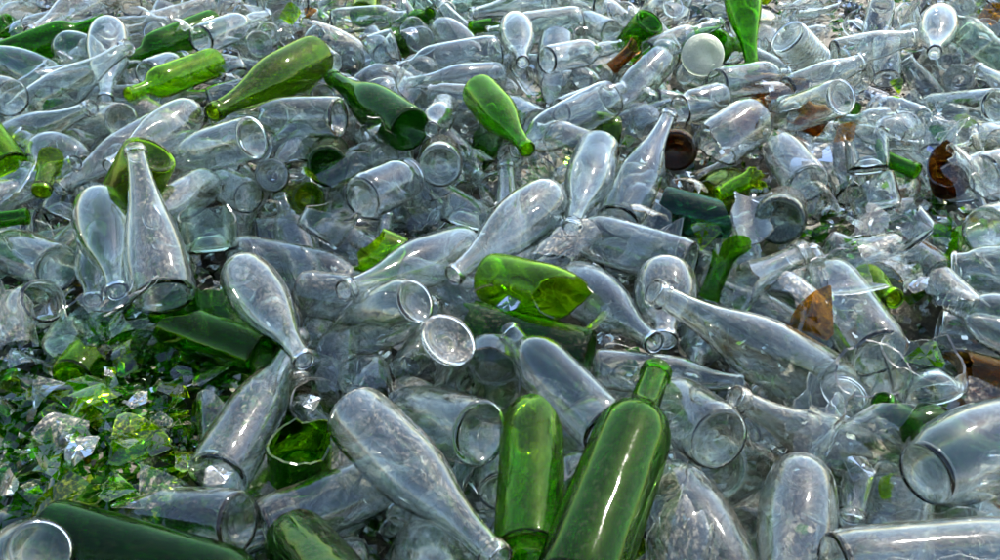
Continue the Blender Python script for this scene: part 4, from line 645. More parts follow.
["nV","clear",[-0.493,2.038,-0.012],[-0.887,0.344,-0.308],0.849,[0.211,0.274],0,"snapped neck of a clear bulge necked bottle just left of the olive bottle",0],
["bF","clear",[0.618,1.581,-0.053],[-0.781,0.605,0.157],0.807,[0.0,0.126],0,"clear broken straight bottle just below the right facing base",0],
["sS","dusty",[0.652,3.092,-0.117],[0.127,0.507,0.853],0.895,[0.0,0.057],0,"jagged stump of a dusty clear small bottle behind the base left bottle",0],
["nS","pale",[0.682,1.427,-0.063],[0.511,-0.858,0.058],0.816,[0.15,0.22],0,"snapped neck of a pale green small bottle below and left of the edge green neck",0],
["bF","clear",[0.683,1.146,-0.031],[-0.145,0.972,-0.183],0.879,[0.0,0.098],0,"clear broken straight bottle just below and right of the broken glass ring",0],
["nC","clear",[-0.283,2.688,0.001],[-0.958,-0.287,0.015],0.958,[0.221,0.31],0,"snapped neck of a clear sloping bottle up and right of the olive bottle",0],
["sG","clear",[0.884,1.501,-0.082],[-0.417,0.272,0.867],0.948,[0.0,0.039],0,"jagged stump of a clear squat flask just below and right of the brown bowl",0],
["nG","clear",[-0.485,1.233,-0.084],[0.812,0.581,-0.049],0.951,[0.103,0.178],0,"snapped neck of a clear squat flask just below and left of the jagged clear cup",0],
["sF","clear",[-0.311,1.828,-0.014],[-0.702,-0.654,0.283],0.988,[0.0,0.03],0,"jagged stump of a clear straight bottle just left of the dark green champagne bottle",0],
["bP","dkgreen",[-0.213,3.102,-0.11],[-0.183,-0.917,0.354],0.822,[0.0,0.182],0,"dark green broken teardrop bottle up and left of the top egg bottle",0],
["sF","clear",[0.344,1.968,-0.092],[0.488,-0.755,0.438],0.814,[0.0,0.038],0,"jagged stump of a clear straight bottle just up and left of the brown base",0],
["nK","clear",[-1.161,1.403,0.035],[0.726,0.432,-0.535],0.855,[0.204,0.285],0,"snapped neck of a clear cone necked bottle left of the dark ring neck",0],
["sF","brown",[0.919,1.586,-0.109],[-0.515,0.034,0.857],0.989,[0.0,0.049],0,"jagged stump of a brown straight bottle just right of the brown bowl",0],
["nV","clear",[-0.6,2.526,0.027],[0.294,-0.928,-0.229],0.862,[0.213,0.274],0,"snapped neck of a clear bulge necked bottle behind the olive bottle",0],
["nM","clear",[-0.795,1.638,0.011],[-0.484,-0.819,-0.31],0.893,[0.17,0.212],0,"snapped neck of a clear milk bottle just left of the dark ring neck",0],
["bP","dusty",[-0.179,1.529,-0.105],[-0.83,-0.473,0.296],0.918,[0.0,0.183],0,"dusty clear broken teardrop bottle just below and left of the round base jar",0],
["bM","dusty",[-0.72,2.627,-0.051],[0.309,0.869,-0.386],0.926,[0.0,0.096],0,"dusty clear broken milk bottle right of the green bottle behind shards",0],
["sC","clear",[-0.039,1.99,-0.09],[0.721,-0.659,0.215],0.97,[0.0,0.042],0,"jagged stump of a clear sloping bottle just up and left of the bright green bottle",0],
["bS","clear",[-0.028,2.152,-0.089],[0.592,-0.545,0.594],0.823,[0.0,0.128],0,"clear broken small bottle just below and left of the top egg bottle",0],
["nF","clear",[-1.506,2.297,0.047],[-0.054,0.87,-0.49],0.894,[0.148,0.24],0,"snapped neck of a clear straight bottle left of the top left green bottle",0],
["bW","clear",[1.006,1.682,-0.054],[-0.755,-0.54,0.372],0.977,[0.0,0.176],0,"clear broken wine bottle just up and right of the brown bowl",0],
["bC","dusty",[-1.675,2.734,-0.093],[0.454,0.749,0.483],0.849,[0.0,0.146],0,"dusty clear broken sloping bottle up and left of the top left green bottle",0],
["sK","clear",[0.11,1.287,-0.072],[-0.48,0.568,0.669],0.828,[0.0,0.059],0,"jagged stump of a clear cone necked bottle just right of the egg body bottle",0],
["sW","pale",[-0.537,1.018,-0.047],[0.653,0.255,0.713],0.852,[0.0,0.049],0,"jagged stump of a pale green wine bottle left of the jagged dark green body",0],
["nS","pale",[-0.712,3.015,-0.058],[0.003,0.982,-0.186],0.913,[0.156,0.22],0,"snapped neck of a pale green small bottle behind the olive bottle",0],
["sV","dusty",[-0.527,1.586,-0.044],[0.463,0.736,0.493],0.908,[0.0,0.056],0,"jagged stump of a dusty clear bulge necked bottle below and left of the olive bottle",0],
["nF","clear",[-0.599,1.672,0.02],[0.411,0.758,-0.506],0.889,[0.146,0.24],0,"snapped neck of a clear straight bottle just left of the clear bottle under olive",0],
["sF","clear",[0.016,1.942,-0.045],[0.536,-0.282,0.796],0.954,[0.0,0.056],0,"jagged stump of a clear straight bottle just behind the bright green bottle",0],
["bM","clear",[-0.455,1.531,0.008],[0.09,0.833,-0.545],0.924,[0.0,0.126],0,"clear broken milk bottle just below the clear bottle under olive",0],
["nF","clear",[1.155,2.149,-0.116],[0.953,-0.274,0.131],0.915,[0.167,0.24],0,"snapped neck of a clear straight bottle just right of the top right lip",0],
["sM","clear",[-0.806,1.281,-0.049],[0.836,0.102,0.539],0.914,[0.0,0.04],0,"jagged stump of a clear milk bottle below the dark ring neck",0],
["bF","clear",[0.006,0.713,-0.03],[-0.072,0.995,-0.068],0.86,[0.0,0.113],0,"clear broken straight bottle just up and left of the green ring based bottle",0],
["bS","dusty",[0.277,0.714,-0.106],[-0.409,0.909,-0.073],0.86,[0.0,0.096],0,"dusty clear broken small bottle behind the smooth clear bottle",0],
["bV","clear",[-0.216,1.529,-0.015],[-0.355,0.873,-0.335],0.847,[0.0,0.123],0,"clear broken bulge necked bottle just behind the round base jar",0],
["sP","clear",[-0.688,2.558,-0.083],[-0.081,0.56,0.825],0.877,[0.0,0.053],0,"jagged stump of a clear teardrop bottle behind the olive bottle",0],
["nM","clear",[0.896,2.641,-0.014],[-0.755,0.65,0.092],0.963,[0.169,0.212],0,"snapped neck of a clear milk bottle just behind the top hanging green bottle",0],
["sK","clear",[-0.153,0.65,-0.091],[-0.94,-0.209,0.271],0.887,[0.0,0.053],0,"jagged stump of a clear cone necked bottle just behind the cut green base",0],
["sV","dusty",[0.536,1.392,-0.069],[0.315,0.682,0.66],0.925,[0.0,0.048],0,"jagged stump of a dusty clear bulge necked bottle just right of the large dark base",0],
["bS","clear",[-0.515,1.662,-0.013],[0.179,0.808,-0.562],0.946,[0.0,0.108],0,"clear broken small bottle just below and left of the clear bottle under olive",0],
["bK","clear",[-0.209,2.811,0.006],[0.962,0.058,-0.267],0.99,[0.0,0.134],0,"clear broken cone necked bottle up and left of the top level bottle",0],
["bJ","clear",[-0.595,3.054,-0.073],[0.609,0.711,-0.351],0.903,[0.0,0.057],0,"clear broken jar up and right of the olive bottle",0],
["sS","clear",[-0.109,1.388,-0.064],[-0.576,-0.294,0.762],0.964,[0.0,0.058],0,"jagged stump of a clear small bottle just below and right of the round base jar",0],
["bM","clear",[-0.879,2.11,-0.053],[-0.007,0.811,-0.585],0.895,[0.0,0.087],0,"clear broken milk bottle just left of the light green mouth",0],
["nC","clear",[0.272,0.703,0.048],[0.216,0.858,-0.467],0.95,[0.232,0.31],0,"snapped neck of a clear sloping bottle just right of the ring base jar",0],
["nF","clear",[0.845,1.516,0.034],[-0.736,0.659,-0.157],0.972,[0.137,0.24],0,"snapped neck of a clear straight bottle right of the right facing base",0],
["sW","clear",[0.327,0.881,-0.11],[0.968,0.008,0.252],0.898,[0.0,0.058],0,"jagged stump of a clear wine bottle left of the shaded dusty bottle",0],
["nC","clear",[-1.528,2.906,-0.26],[-0.629,-0.369,0.684],0.997,[0.216,0.31],0,"snapped neck of a clear sloping bottle up and left of the top left green bottle",0],
["bM","clear",[-0.96,2.218,-0.021],[-0.081,0.746,-0.661],0.817,[0.0,0.141],0,"clear broken milk bottle just up and right of the bullet shaped bottle",0],
["nC","clear",[-0.657,1.779,-0.121],[-0.685,-0.715,0.138],0.896,[0.247,0.31],0,"snapped neck of a clear sloping bottle just below and left of the down left lip",0],
["bV","dusty",[-1.263,2.986,-0.098],[0.376,-0.8,0.469],0.834,[0.0,0.17],0,"dusty clear broken bulge necked bottle up and right of the dusty top left bottle",0],
["bS","clear",[-0.297,0.95,-0.025],[0.734,0.248,-0.632],0.83,[0.0,0.127],0,"clear broken small bottle up and right of the big leaning clear bottle",0],
["nP","clear",[-0.102,0.472,0.081],[-0.043,0.885,-0.463],0.848,[0.231,0.284],0,"snapped neck of a clear teardrop bottle just below and left of the clear champagne bottle",0],
["nV","dkgreen",[0.675,1.566,0.088],[0.24,0.831,-0.503],0.994,[0.175,0.274],0,"snapped neck of a dark green bulge necked bottle just right of the right facing base",0],
["sP","clear",[1.173,2.076,-0.08],[-0.763,-0.371,0.529],0.802,[0.0,0.037],0,"jagged stump of a clear teardrop bottle just left of the top right lip",0],
["nK","olive",[-0.915,2.754,-0.025],[-0.824,0.493,-0.278],0.945,[0.199,0.285],0,"snapped neck of a olive green cone necked bottle behind the green bottle behind shards",0],
["sC","clear",[0.333,1.896,-0.107],[-0.309,-0.395,0.865],0.864,[0.0,0.038],0,"jagged stump of a clear sloping bottle just up and left of the brown base",0],
["sK","clear",[-0.201,2.496,-0.009],[0.749,0.282,0.599],0.964,[0.0,0.035],0,"jagged stump of a clear cone necked bottle up and left of the top egg bottle",0],
["bJ","clear",[0.558,2.446,-0.08],[0.882,0.405,-0.239],0.942,[0.0,0.056],0,"clear broken jar just right of the base left bottle",0],
["nJ","dusty",[0.231,2.55,-0.12],[0.958,0.265,0.108],0.935,[0.1,0.13],0,"snapped neck of a dusty clear jar just up and left of the top green base",0],
["sM","clear",[0.056,1.093,-0.051],[-0.18,0.46,0.869],0.898,[0.0,0.031],0,"jagged stump of a clear milk bottle below and right of the yellow green broken body",0],
["bJ","clear",[-0.192,0.96,-0.043],[0.255,-0.82,-0.513],0.949,[0.0,0.063],0,"clear broken jar below the left pointing teardrop",0],
["sF","clear",[0.17,2.242,-0.109],[0.338,-0.889,0.308],0.874,[0.0,0.044],0,"jagged stump of a clear straight bottle just below and left of the top small bottle",0],
["sS","clear",[0.43,2.592,-0.105],[-0.457,0.297,0.838],0.964,[0.0,0.051],0,"jagged stump of a clear small bottle just behind the top green base",0],
["nF","clear",[-0.35,1.671,-0.04],[-0.274,0.91,-0.312],0.96,[0.149,0.24],0,"snapped neck of a clear straight bottle just behind the dark green round base",0],
["bJ","clear",[0.442,2.944,-0.112],[0.645,-0.652,0.398],0.83,[0.0,0.073],0,"clear broken jar just behind the top green base",0],
["nK","clear",[0.836,2.641,0.053],[0.716,0.575,-0.396],0.95,[0.208,0.285],0,"snapped neck of a clear cone necked bottle up and left of the level top bottle",0],
["bV","dusty",[0.666,1.495,-0.079],[-0.017,0.949,0.314],0.911,[0.0,0.175],0,"dusty clear broken bulge necked bottle just up and left of the folded jagged cup",0],
["sC","clear",[0.155,1.387,-0.063],[-0.245,-0.799,0.549],0.976,[0.0,0.04],0,"jagged stump of a clear sloping bottle just below the slim leaning bottle",0],
["bW","clear",[-0.274,2.059,-0.007],[-0.441,0.889,0.126],0.809,[0.0,0.127],0,"clear broken wine bottle behind the dark green champagne bottle",0],
["bV","clear",[0.36,1.262,-0.1],[-0.876,0.02,0.482],0.906,[0.0,0.177],0,"clear broken bulge necked bottle just up and left of the green neck tube",0],
["bF","olive",[-1.092,2.224,-0.08],[0.97,-0.089,-0.225],0.844,[0.0,0.117],0,"olive green broken straight bottle just left of the bullet shaped bottle",0],
["sJ","dusty",[0.726,1.908,-0.09],[-0.568,-0.559,0.604],0.915,[0.0,0.031],0,"jagged stump of a dusty clear jar just right of the right facing base",0],
["sK","dusty",[1.342,2.456,-0.017],[0.583,-0.054,0.811],0.828,[0.0,0.046],0,"jagged stump of a dusty clear cone necked bottle up and right of the domed bottle",0],
["nV","clear",[1.522,2.576,0.001],[-0.652,0.719,-0.241],0.989,[0.192,0.274],0,"snapped neck of a clear bulge necked bottle behind the domed bottle",0],
["nV","clear",[0.349,0.75,0.037],[0.054,0.847,-0.529],0.847,[0.192,0.274],0,"snapped neck of a clear bulge necked bottle below the large teardrop bottle",0],
["sJ","clear",[0.655,2.191,-0.03],[0.211,-0.912,0.352],0.912,[0.0,0.056],0,"jagged stump of a clear jar just left of the ribbed jar",0],
["bS","clear",[0.529,1.237,-0.027],[0.706,-0.706,-0.065],0.962,[0.0,0.135],0,"clear broken small bottle just up and left of the lime neck",0],
["sC","clear",[-0.784,1.392,-0.064],[0.39,0.587,0.709],0.846,[0.0,0.039],0,"jagged stump of a clear sloping bottle just below and right of the dark ring neck",0],
["bP","clear",[-0.15,2.178,0.018],[0.589,-0.796,-0.141],0.848,[0.0,0.166],0,"clear broken teardrop bottle left of the top egg bottle",0],
["bM","clear",[0.444,2.04,-0.042],[0.601,0.488,-0.633],0.986,[0.0,0.106],0,"clear broken milk bottle just below the milky lid",0],
["bG","clear",[-0.787,2.597,-0.051],[0.366,-0.896,-0.25],0.899,[0.0,0.082],0,"clear broken squat flask up and right of the green bottle behind shards",0],
["bV","clear",[-0.682,2.64,-0.014],[0.899,0.437,0.04],0.868,[0.0,0.184],0,"clear broken bulge necked bottle behind the olive bottle",0],
["nC","dusty",[-0.597,0.427,-0.007],[0.469,0.882,-0.044],0.824,[0.222,0.31],0,"snapped neck of a dusty clear sloping bottle below and left of the olive neck",0],
["sS","clear",[0.414,1.815,-0.121],[0.366,-0.404,0.838],0.954,[0.0,0.053],0,"jagged stump of a clear small bottle just up and right of the brown base",0],
["bC","clear",[-0.642,3.009,-0.099],[0.438,-0.897,0.062],0.933,[0.0,0.195],0,"clear broken sloping bottle up and right of the olive bottle",0],
["sJ","clear",[0.666,2.816,-0.083],[0.729,0.66,0.18],0.868,[0.0,0.042],0,"jagged stump of a clear jar just up and left of the top hanging green bottle",0],
["sC","clear",[-1.134,2.152,-0.097],[-0.74,-0.618,0.266],0.944,[0.0,0.037],0,"jagged stump of a clear sloping bottle just left of the long sloping neck",0],
["sV","clear",[-0.131,2.047,-0.013],[0.191,-0.674,0.714],0.86,[0.0,0.05],0,"jagged stump of a clear bulge necked bottle left of the top egg bottle",0],
["bC","clear",[0.095,2.588,-0.123],[0.574,0.63,0.523],0.844,[0.0,0.174],0,"clear broken sloping bottle just up and right of the top level bottle",0],
["sK","clear",[1.196,3.138,-0.112],[-0.548,0.018,0.836],0.853,[0.0,0.055],0,"jagged stump of a clear cone necked bottle behind the level top bottle",0],
["nF","clear",[-0.51,1.917,0.12],[0.076,0.723,-0.687],0.986,[0.187,0.24],0,"snapped neck of a clear straight bottle just up and right of the olive bottle",0],
["nG","clear",[-0.455,2.568,-0.053],[-0.531,-0.799,0.282],0.912,[0.108,0.178],0,"snapped neck of a clear squat flask up and right of the olive bottle",0],
["sC","clear",[-0.245,2.808,-0.068],[-0.638,-0.654,0.406],0.885,[0.0,0.054],0,"jagged stump of a clear sloping bottle up and left of the top egg bottle",0],
["bF","clear",[-1.022,1.997,-0.053],[-0.238,0.969,0.065],0.978,[0.0,0.156],0,"clear broken straight bottle just behind the long sloping neck",0],
["sF","clear",[-0.255,1.427,-0.041],[-0.493,-0.86,0.132],0.922,[0.0,0.056],0,"jagged stump of a clear straight bottle just up and right of the jagged clear cup",0],
["bS","clear",[1.384,2.612,0.016],[-0.945,-0.22,-0.243],0.828,[0.0,0.149],0,"clear broken small bottle up and right of the domed bottle",0],
["sF","green",[-1.286,2.868,-0.111],[0.354,0.799,0.485],0.89,[0.0,0.04],0,"jagged stump of a green straight bottle up and right of the dusty top left bottle",0],
["sC","olive",[0.234,1.643,-0.026],[-0.985,0.021,0.171],0.973,[0.0,0.059],0,"jagged stump of a olive green sloping bottle just right of the dusty upper bottle",0],
["sW","olive",[-1.559,2.741,-0.034],[0.37,0.311,0.876],0.815,[0.0,0.038],0,"jagged stump of a olive green wine bottle left of the dusty top left bottle",0],
["nP","clear",[0.837,2.3,0.054],[-0.007,0.879,-0.477],0.836,[0.186,0.284],0,"snapped neck of a clear teardrop bottle just behind the ribbed jar",0],
["sG","clear",[-0.467,2.338,-0.014],[0.844,0.329,0.424],0.928,[0.0,0.055],0,"jagged stump of a clear squat flask up and right of the olive bottle",0],
["nV","clear",[-0.855,2.121,-0.086],[0.982,0.154,0.111],0.814,[0.171,0.274],0,"snapped neck of a clear bulge necked bottle just up and left of the olive bottle",0],
["bF","dusty",[-0.667,2.5,-0.018],[0.831,0.556,-0.026],0.936,[0.0,0.118],0,"dusty clear broken straight bottle behind the olive bottle",0],
["sW","clear",[0.539,2.132,-0.109],[0.867,-0.204,0.455],0.856,[0.0,0.042],0,"jagged stump of a clear wine bottle just left of the bottle below the lid",0],
["sP","clear",[-0.208,1.07,-0.092],[-0.314,-0.894,0.321],0.9,[0.0,0.034],0,"jagged stump of a clear teardrop bottle just below the left pointing teardrop",0],
["nG","dkgreen",[0.725,0.971,0.012],[-0.074,0.859,-0.507],0.898,[0.104,0.178],0,"snapped neck of a dark green squat flask just left of the screw neck bottle",0],
["sC","clear",[0.599,1.754,-0.015],[-0.203,0.331,0.921],0.954,[0.0,0.034],0,"jagged stump of a clear sloping bottle just up and left of the right facing base",0],
["sJ","pale",[-0.13,3.172,-0.109],[-0.73,0.468,0.498],0.914,[0.0,0.05],0,"jagged stump of a pale green jar up and left of the top level bottle",0],
["nF","clear",[-0.329,2.286,0.006],[-0.794,-0.585,-0.165],0.961,[0.154,0.24],0,"snapped neck of a clear straight bottle up and right of the olive bottle",0],
["sJ","clear",[0.093,0.659,-0.054],[0.431,-0.366,0.825],0.909,[0.0,0.032],0,"jagged stump of a clear jar below and right of the green ring based bottle",0],
["bK","clear",[0.252,0.747,-0.025],[0.674,0.46,-0.578],0.903,[0.0,0.139],0,"clear broken cone necked bottle below and right of the ring base jar",0],
["sC","dkgreen",[-0.384,1.009,-0.051],[-0.34,0.876,0.343],0.971,[0.0,0.06],0,"jagged stump of a dark green sloping bottle just behind the jagged dark green body",0],
["bC","clear",[-0.888,2.7,-0.057],[-0.99,-0.004,-0.139],0.838,[0.0,0.142],0,"clear broken sloping bottle just behind the green bottle behind shards",0],
["bV","clear",[1.129,3.032,-0.06],[0.32,-0.878,-0.355],0.91,[0.0,0.181],0,"clear broken bulge necked bottle behind the level top bottle",0],
["bC","clear",[-0.728,2.112,-0.051],[-0.902,-0.322,-0.288],0.893,[0.0,0.157],0,"clear broken sloping bottle just up and right of the light green mouth",0],
["bV","clear",[-0.915,2.622,-0.04],[-0.983,-0.051,0.178],0.884,[0.0,0.115],0,"clear broken bulge necked bottle just behind the green bottle behind shards",0],
["sK","clear",[-0.316,1.532,-0.106],[-0.748,-0.385,0.541],0.968,[0.0,0.034],0,"jagged stump of a clear cone necked bottle just behind the jagged clear cup",0],
["bV","olive",[1.478,2.669,-0.035],[0.111,0.793,-0.599],0.968,[0.0,0.125],0,"olive green broken bulge necked bottle up and right of the domed bottle",0],
["bJ","clear",[0.123,1.477,-0.056],[0.08,0.997,-0.022],0.815,[0.0,0.071],0,"clear broken jar just left of the slim leaning bottle",0],
["bC","clear",[-0.455,1.67,0.005],[0.327,0.748,-0.578],0.901,[0.0,0.128],0,"clear broken sloping bottle just below and right of the clear bottle under olive",0],
["nM","clear",[-0.129,1.876,-0.131],[-0.096,0.982,0.16],0.942,[0.167,0.212],0,"snapped neck of a clear milk bottle just behind the facing mouth bottle",0],
["bV","dkgreen",[-0.082,3.13,-0.047],[0.545,-0.808,-0.225],0.858,[0.0,0.129],0,"dark green broken bulge necked bottle up and left of the top level bottle",0],
["sV","dkgreen",[-1.064,1.885,-0.097],[-0.376,-0.381,0.845],0.952,[0.0,0.053],0,"jagged stump of a dark green bulge necked bottle behind the dark ring neck",0],
["bF","clear",[-1.249,2.008,-0.048],[-0.899,0.433,0.075],0.903,[0.0,0.156],0,"clear broken straight bottle left of the top left green bottle",0],
["nF","green",[-0.188,2.279,0.01],[0.105,0.956,-0.275],0.921,[0.183,0.24],0,"snapped neck of a green straight bottle left of the top egg bottle",0],
["sW","dusty",[0.375,0.71,-0.077],[0.313,0.528,0.79],0.856,[0.0,0.032],0,"jagged stump of a dusty clear wine bottle up and right of the egg shaped bottle",0],
["sS","pale",[0.627,2.022,-0.106],[0.189,0.929,0.319],0.834,[0.0,0.05],0,"jagged stump of a pale green small bottle just left of the right facing base",0],
["sJ","clear",[-0.475,2.75,-0.006],[0.33,-0.799,0.503],0.926,[0.0,0.038],0,"jagged stump of a clear jar up and right of the olive bottle",0],
["bF","olive",[0.022,2.637,-0.042],[-0.271,0.809,-0.521],0.899,[0.0,0.133],0,"olive green broken straight bottle just up and left of the top level bottle",0],
["nV","clear",[-0.781,2.887,-0.114],[-0.524,0.842,0.126],0.933,[0.208,0.274],0,"snapped neck of a clear bulge necked bottle well behind the olive bottle",0],
["bK","dusty",[-0.529,2.371,0.017],[0.621,0.752,-0.219],0.888,[0.0,0.115],0,"dusty clear broken cone necked bottle up and right of the olive bottle",0],
["bC","clear",[-0.637,2.785,-0.008],[-0.049,0.981,0.186],0.877,[0.0,0.185],0,"clear broken sloping bottle up and right of the green bottle behind shards",0],
["bV","clear",[0.984,1.543,-0.064],[-0.2,0.913,-0.355],0.855,[0.0,0.154],0,"clear broken bulge necked bottle just right of the brown bowl",0],
["bK","clear",[-0.986,1.3,-0.035],[-0.058,0.998,-0.005],0.861,[0.0,0.165],0,"clear broken cone necked bottle just behind the left edge green rod",0],
["sC","clear",[0.945,2.362,-0.054],[0.293,-0.434,0.852],0.94,[0.0,0.031],0,"jagged stump of a clear sloping bottle just up and left of the level top bottle",0],
["nS","clear",[0.192,1.332,-0.033],[-0.807,-0.425,-0.411],0.902,[0.152,0.22],0,"snapped neck of a clear small bottle just behind the yellow green broken body",0],
["sG","clear",[-1.146,2.793,-0.008],[-0.111,-0.751,0.651],0.822,[0.0,0.041],0,"jagged stump of a clear squat flask up and right of the dusty top left bottle",0],
["bC","dusty",[-0.941,1.935,-0.09],[0.96,-0.279,-0.036],0.846,[0.0,0.141],0,"dusty clear broken sloping bottle just below and right of the long sloping neck",0],
["nK","dusty",[-0.086,0.757,-0.065],[0.693,0.72,0.047],0.808,[0.189,0.285],0,"snapped neck of a dusty clear cone necked bottle below the dark green broken bottle",0],
["nS","clear",[1.063,1.647,-0.122],[-0.122,-0.96,0.254],0.955,[0.175,0.22],0,"snapped neck of a clear small bottle right of the edge green neck",0],
["nM","olive",[0.797,2.675,-0.137],[0.177,0.921,0.348],0.838,[0.15,0.212],0,"snapped neck of a olive green milk bottle up and left of the ribbed jar",0],
["nS","clear",[0.803,1.729,0.004],[0.125,-0.95,-0.288],0.903,[0.144,0.22],0,"snapped neck of a clear small bottle just up and left of the brown bowl",0],
["bJ","clear",[0.229,1.731,-0.097],[0.398,-0.858,0.324],0.951,[0.0,0.084],0,"clear broken jar just up and left of the tall necked bottle",0],
["sS","clear",[-0.872,1.459,-0.095],[0.608,0.726,0.32],0.981,[0.0,0.04],0,"jagged stump of a clear small bottle just below the dark ring neck",0],
["bG","clear",[1.492,2.769,-0.019],[-0.062,0.868,-0.492],0.932,[0.0,0.121],0,"clear broken squat flask up and right of the domed bottle",0],
["sJ","clear",[0.037,1.812,-0.105],[0.365,0.384,0.848],0.921,[0.0,0.042],0,"jagged stump of a clear jar just below and right of the bright green bottle",0],
["bC","clear",[0.136,2.101,0.01],[-0.104,-0.976,-0.192],0.99,[0.0,0.215],0,"clear broken sloping bottle just left of the top small bottle",0],
["nV","clear",[1.032,1.922,-0.191],[0.016,-0.826,0.563],0.958,[0.222,0.274],0,"snapped neck of a clear bulge necked bottle just below the top right lip",0],
["bG","clear",[-1.299,2.497,-0.082],[0.163,-0.97,-0.179],0.971,[0.0,0.083],0,"clear broken squat flask just up and left of the top left green bottle",0],
["bV","clear",[-1.177,2.663,-0.011],[0.35,0.812,-0.467],0.969,[0.0,0.177],0,"clear broken bulge necked bottle just up and right of the dusty top left bottle",0],
["sM","clear",[0.148,0.99,-0.091],[0.734,0.024,0.678],0.939,[0.0,0.036],0,"jagged stump of a clear milk bottle left of the level small bottle",0],
["bW","olive",[-0.333,1.375,-0.017],[-0.438,0.786,-0.436],0.818,[0.0,0.179],0,"olive green broken wine bottle just up and left of the jagged clear cup",0],
["nJ","clear",[-1.288,2.982,-0.038],[-0.405,-0.897,-0.176],0.868,[0.079,0.13],0,"snapped neck of a clear jar just behind the dusty top left bottle",0],
["bG","clear",[-0.425,1.949,-0.059],[0.948,0.278,-0.155],0.942,[0.0,0.096],0,"clear broken squat flask just left of the dark green champagne bottle",0],
["sM","dkgreen",[0.764,2.786,-0.053],[0.661,0.433,0.613],0.887,[0.0,0.035],0,"jagged stump of a dark green milk bottle just behind the top hanging green bottle",0],
["nG","clear",[0.204,2.181,-0.06],[0.505,-0.786,-0.356],0.902,[0.109,0.178],0,"snapped neck of a clear squat flask just below the brown neck",0],
["nG","clear",[1.041,1.314,-0.038],[-0.432,0.902,-0.014],0.844,[0.128,0.178],0,"snapped neck of a clear squat flask up and right of the edge green neck",0],
["nV","clear",[0.602,3.098,-0.016],[0.106,-0.968,-0.229],0.928,[0.207,0.274],0,"snapped neck of a clear bulge necked bottle behind the base left bottle",0],
["nM","dusty",[0.106,2.584,-0.071],[-0.997,0.037,-0.073],0.889,[0.159,0.212],0,"snapped neck of a dusty clear milk bottle up and left of the top egg bottle",0],
["bC","clear",[0.195,1.534,-0.097],[0.955,-0.205,0.214],0.875,[0.0,0.158],0,"clear broken sloping bottle just below the tall necked bottle",0],
["sC","clear",[0.189,2.152,-0.04],[0.422,-0.328,0.845],0.804,[0.0,0.052],0,"jagged stump of a clear sloping bottle just up and left of the top small bottle",0],
["nJ","clear",[0.472,2.662,-0.036],[-0.302,-0.935,0.184],0.833,[0.077,0.13],0,"snapped neck of a clear jar just behind the top green base",0],
["nK","clear",[-0.672,2.704,0.054],[-0.691,-0.659,-0.297],0.947,[0.186,0.285],0,"snapped neck of a clear cone necked bottle behind the light green mouth",0],
["nM","clear",[1.144,3.014,-0.134],[-0.928,0.209,0.309],0.945,[0.165,0.212],0,"snapped neck of a clear milk bottle up and right of the top hanging green bottle",0],
["bS","dkgreen",[-0.424,2.818,-0.101],[-0.756,0.508,0.413],0.991,[0.0,0.139],0,"dark green broken small bottle up and right of the olive bottle",0],
["nW","clear",[-0.481,0.544,-0.035],[0.832,0.538,-0.135],0.935,[0.214,0.298],0,"snapped neck of a clear wine bottle right of the ringed broken body",0],
["sP","clear",[0.895,2.843,-0.06],[-0.813,0.074,0.577],0.909,[0.0,0.045],0,"jagged stump of a clear teardrop bottle behind the ribbed jar",0],
["nP","clear",[1.11,2.729,0.082],[-0.896,-0.141,-0.421],0.801,[0.211,0.284],0,"snapped neck of a clear teardrop bottle up and right of the top hanging green bottle",0],
["bM","clear",[0.83,1.769,-0.068],[-0.504,0.785,-0.361],0.984,[0.0,0.139],0,"clear broken milk bottle right of the right facing base",0],
["bK","dusty",[-0.778,1.756,-0.009],[0.855,-0.222,-0.469],0.92,[0.0,0.178],0,"dusty clear broken cone necked bottle up and right of the down left lip",0],
["sM","clear",[0.14,0.709,-0.05],[0.518,0.678,0.521],0.994,[0.0,0.035],0,"jagged stump of a clear milk bottle just below the large green wine bottle",0],
["bK","clear",[0.856,1.152,-0.043],[-0.392,0.919,-0.036],0.988,[0.0,0.119],0,"clear broken cone necked bottle just right of the level jar",0],
["bK","clear",[-0.897,1.943,-0.023],[-0.448,-0.819,0.358],0.813,[0.0,0.194],0,"clear broken cone necked bottle just behind the long sloping neck",0],
["sF","clear",[-0.446,2.26,-0.018],[-0.889,0.077,0.451],0.983,[0.0,0.053],0,"jagged stump of a clear straight bottle up and right of the olive bottle",0],
["sJ","clear",[0.822,1.532,-0.007],[0.26,0.774,0.577],0.891,[0.0,0.033],0,"jagged stump of a clear jar just behind the brown bowl",0],
["nS","clear",[-1.11,1.648,0.064],[0.755,-0.546,-0.364],0.996,[0.173,0.22],0,"snapped neck of a clear small bottle up and left of the dark ring neck",0],
["nC","clear",[-0.258,2.792,-0.003],[-0.982,0.188,0.008],0.82,[0.233,0.31],0,"snapped neck of a clear sloping bottle well up and right of the olive bottle",0],
["sC","clear",[-0.809,2.146,-0.086],[-0.069,0.895,0.441],0.964,[0.0,0.05],0,"jagged stump of a clear sloping bottle just behind the light green mouth",0],
["bK","clear",[-0.934,1.684,-0.081],[-0.225,0.965,-0.137],0.893,[0.0,0.184],0,"clear broken cone necked bottle just behind the dark ring neck",0],
["bP","green",[1.654,2.703,-0.101],[-0.978,-0.188,0.091],0.97,[0.0,0.122],0,"green broken teardrop bottle right of the domed bottle",0],
["bM","clear",[-0.827,3.015,-0.056],[0.713,0.544,0.441],0.864,[0.0,0.131],0,"clear broken milk bottle up and right of the green bottle behind shards",0],
["bS","clear",[0.263,0.647,-0.021],[0.589,0.69,-0.42],0.964,[0.0,0.109],0,"clear broken small bottle just up and left of the egg shaped bottle",0],
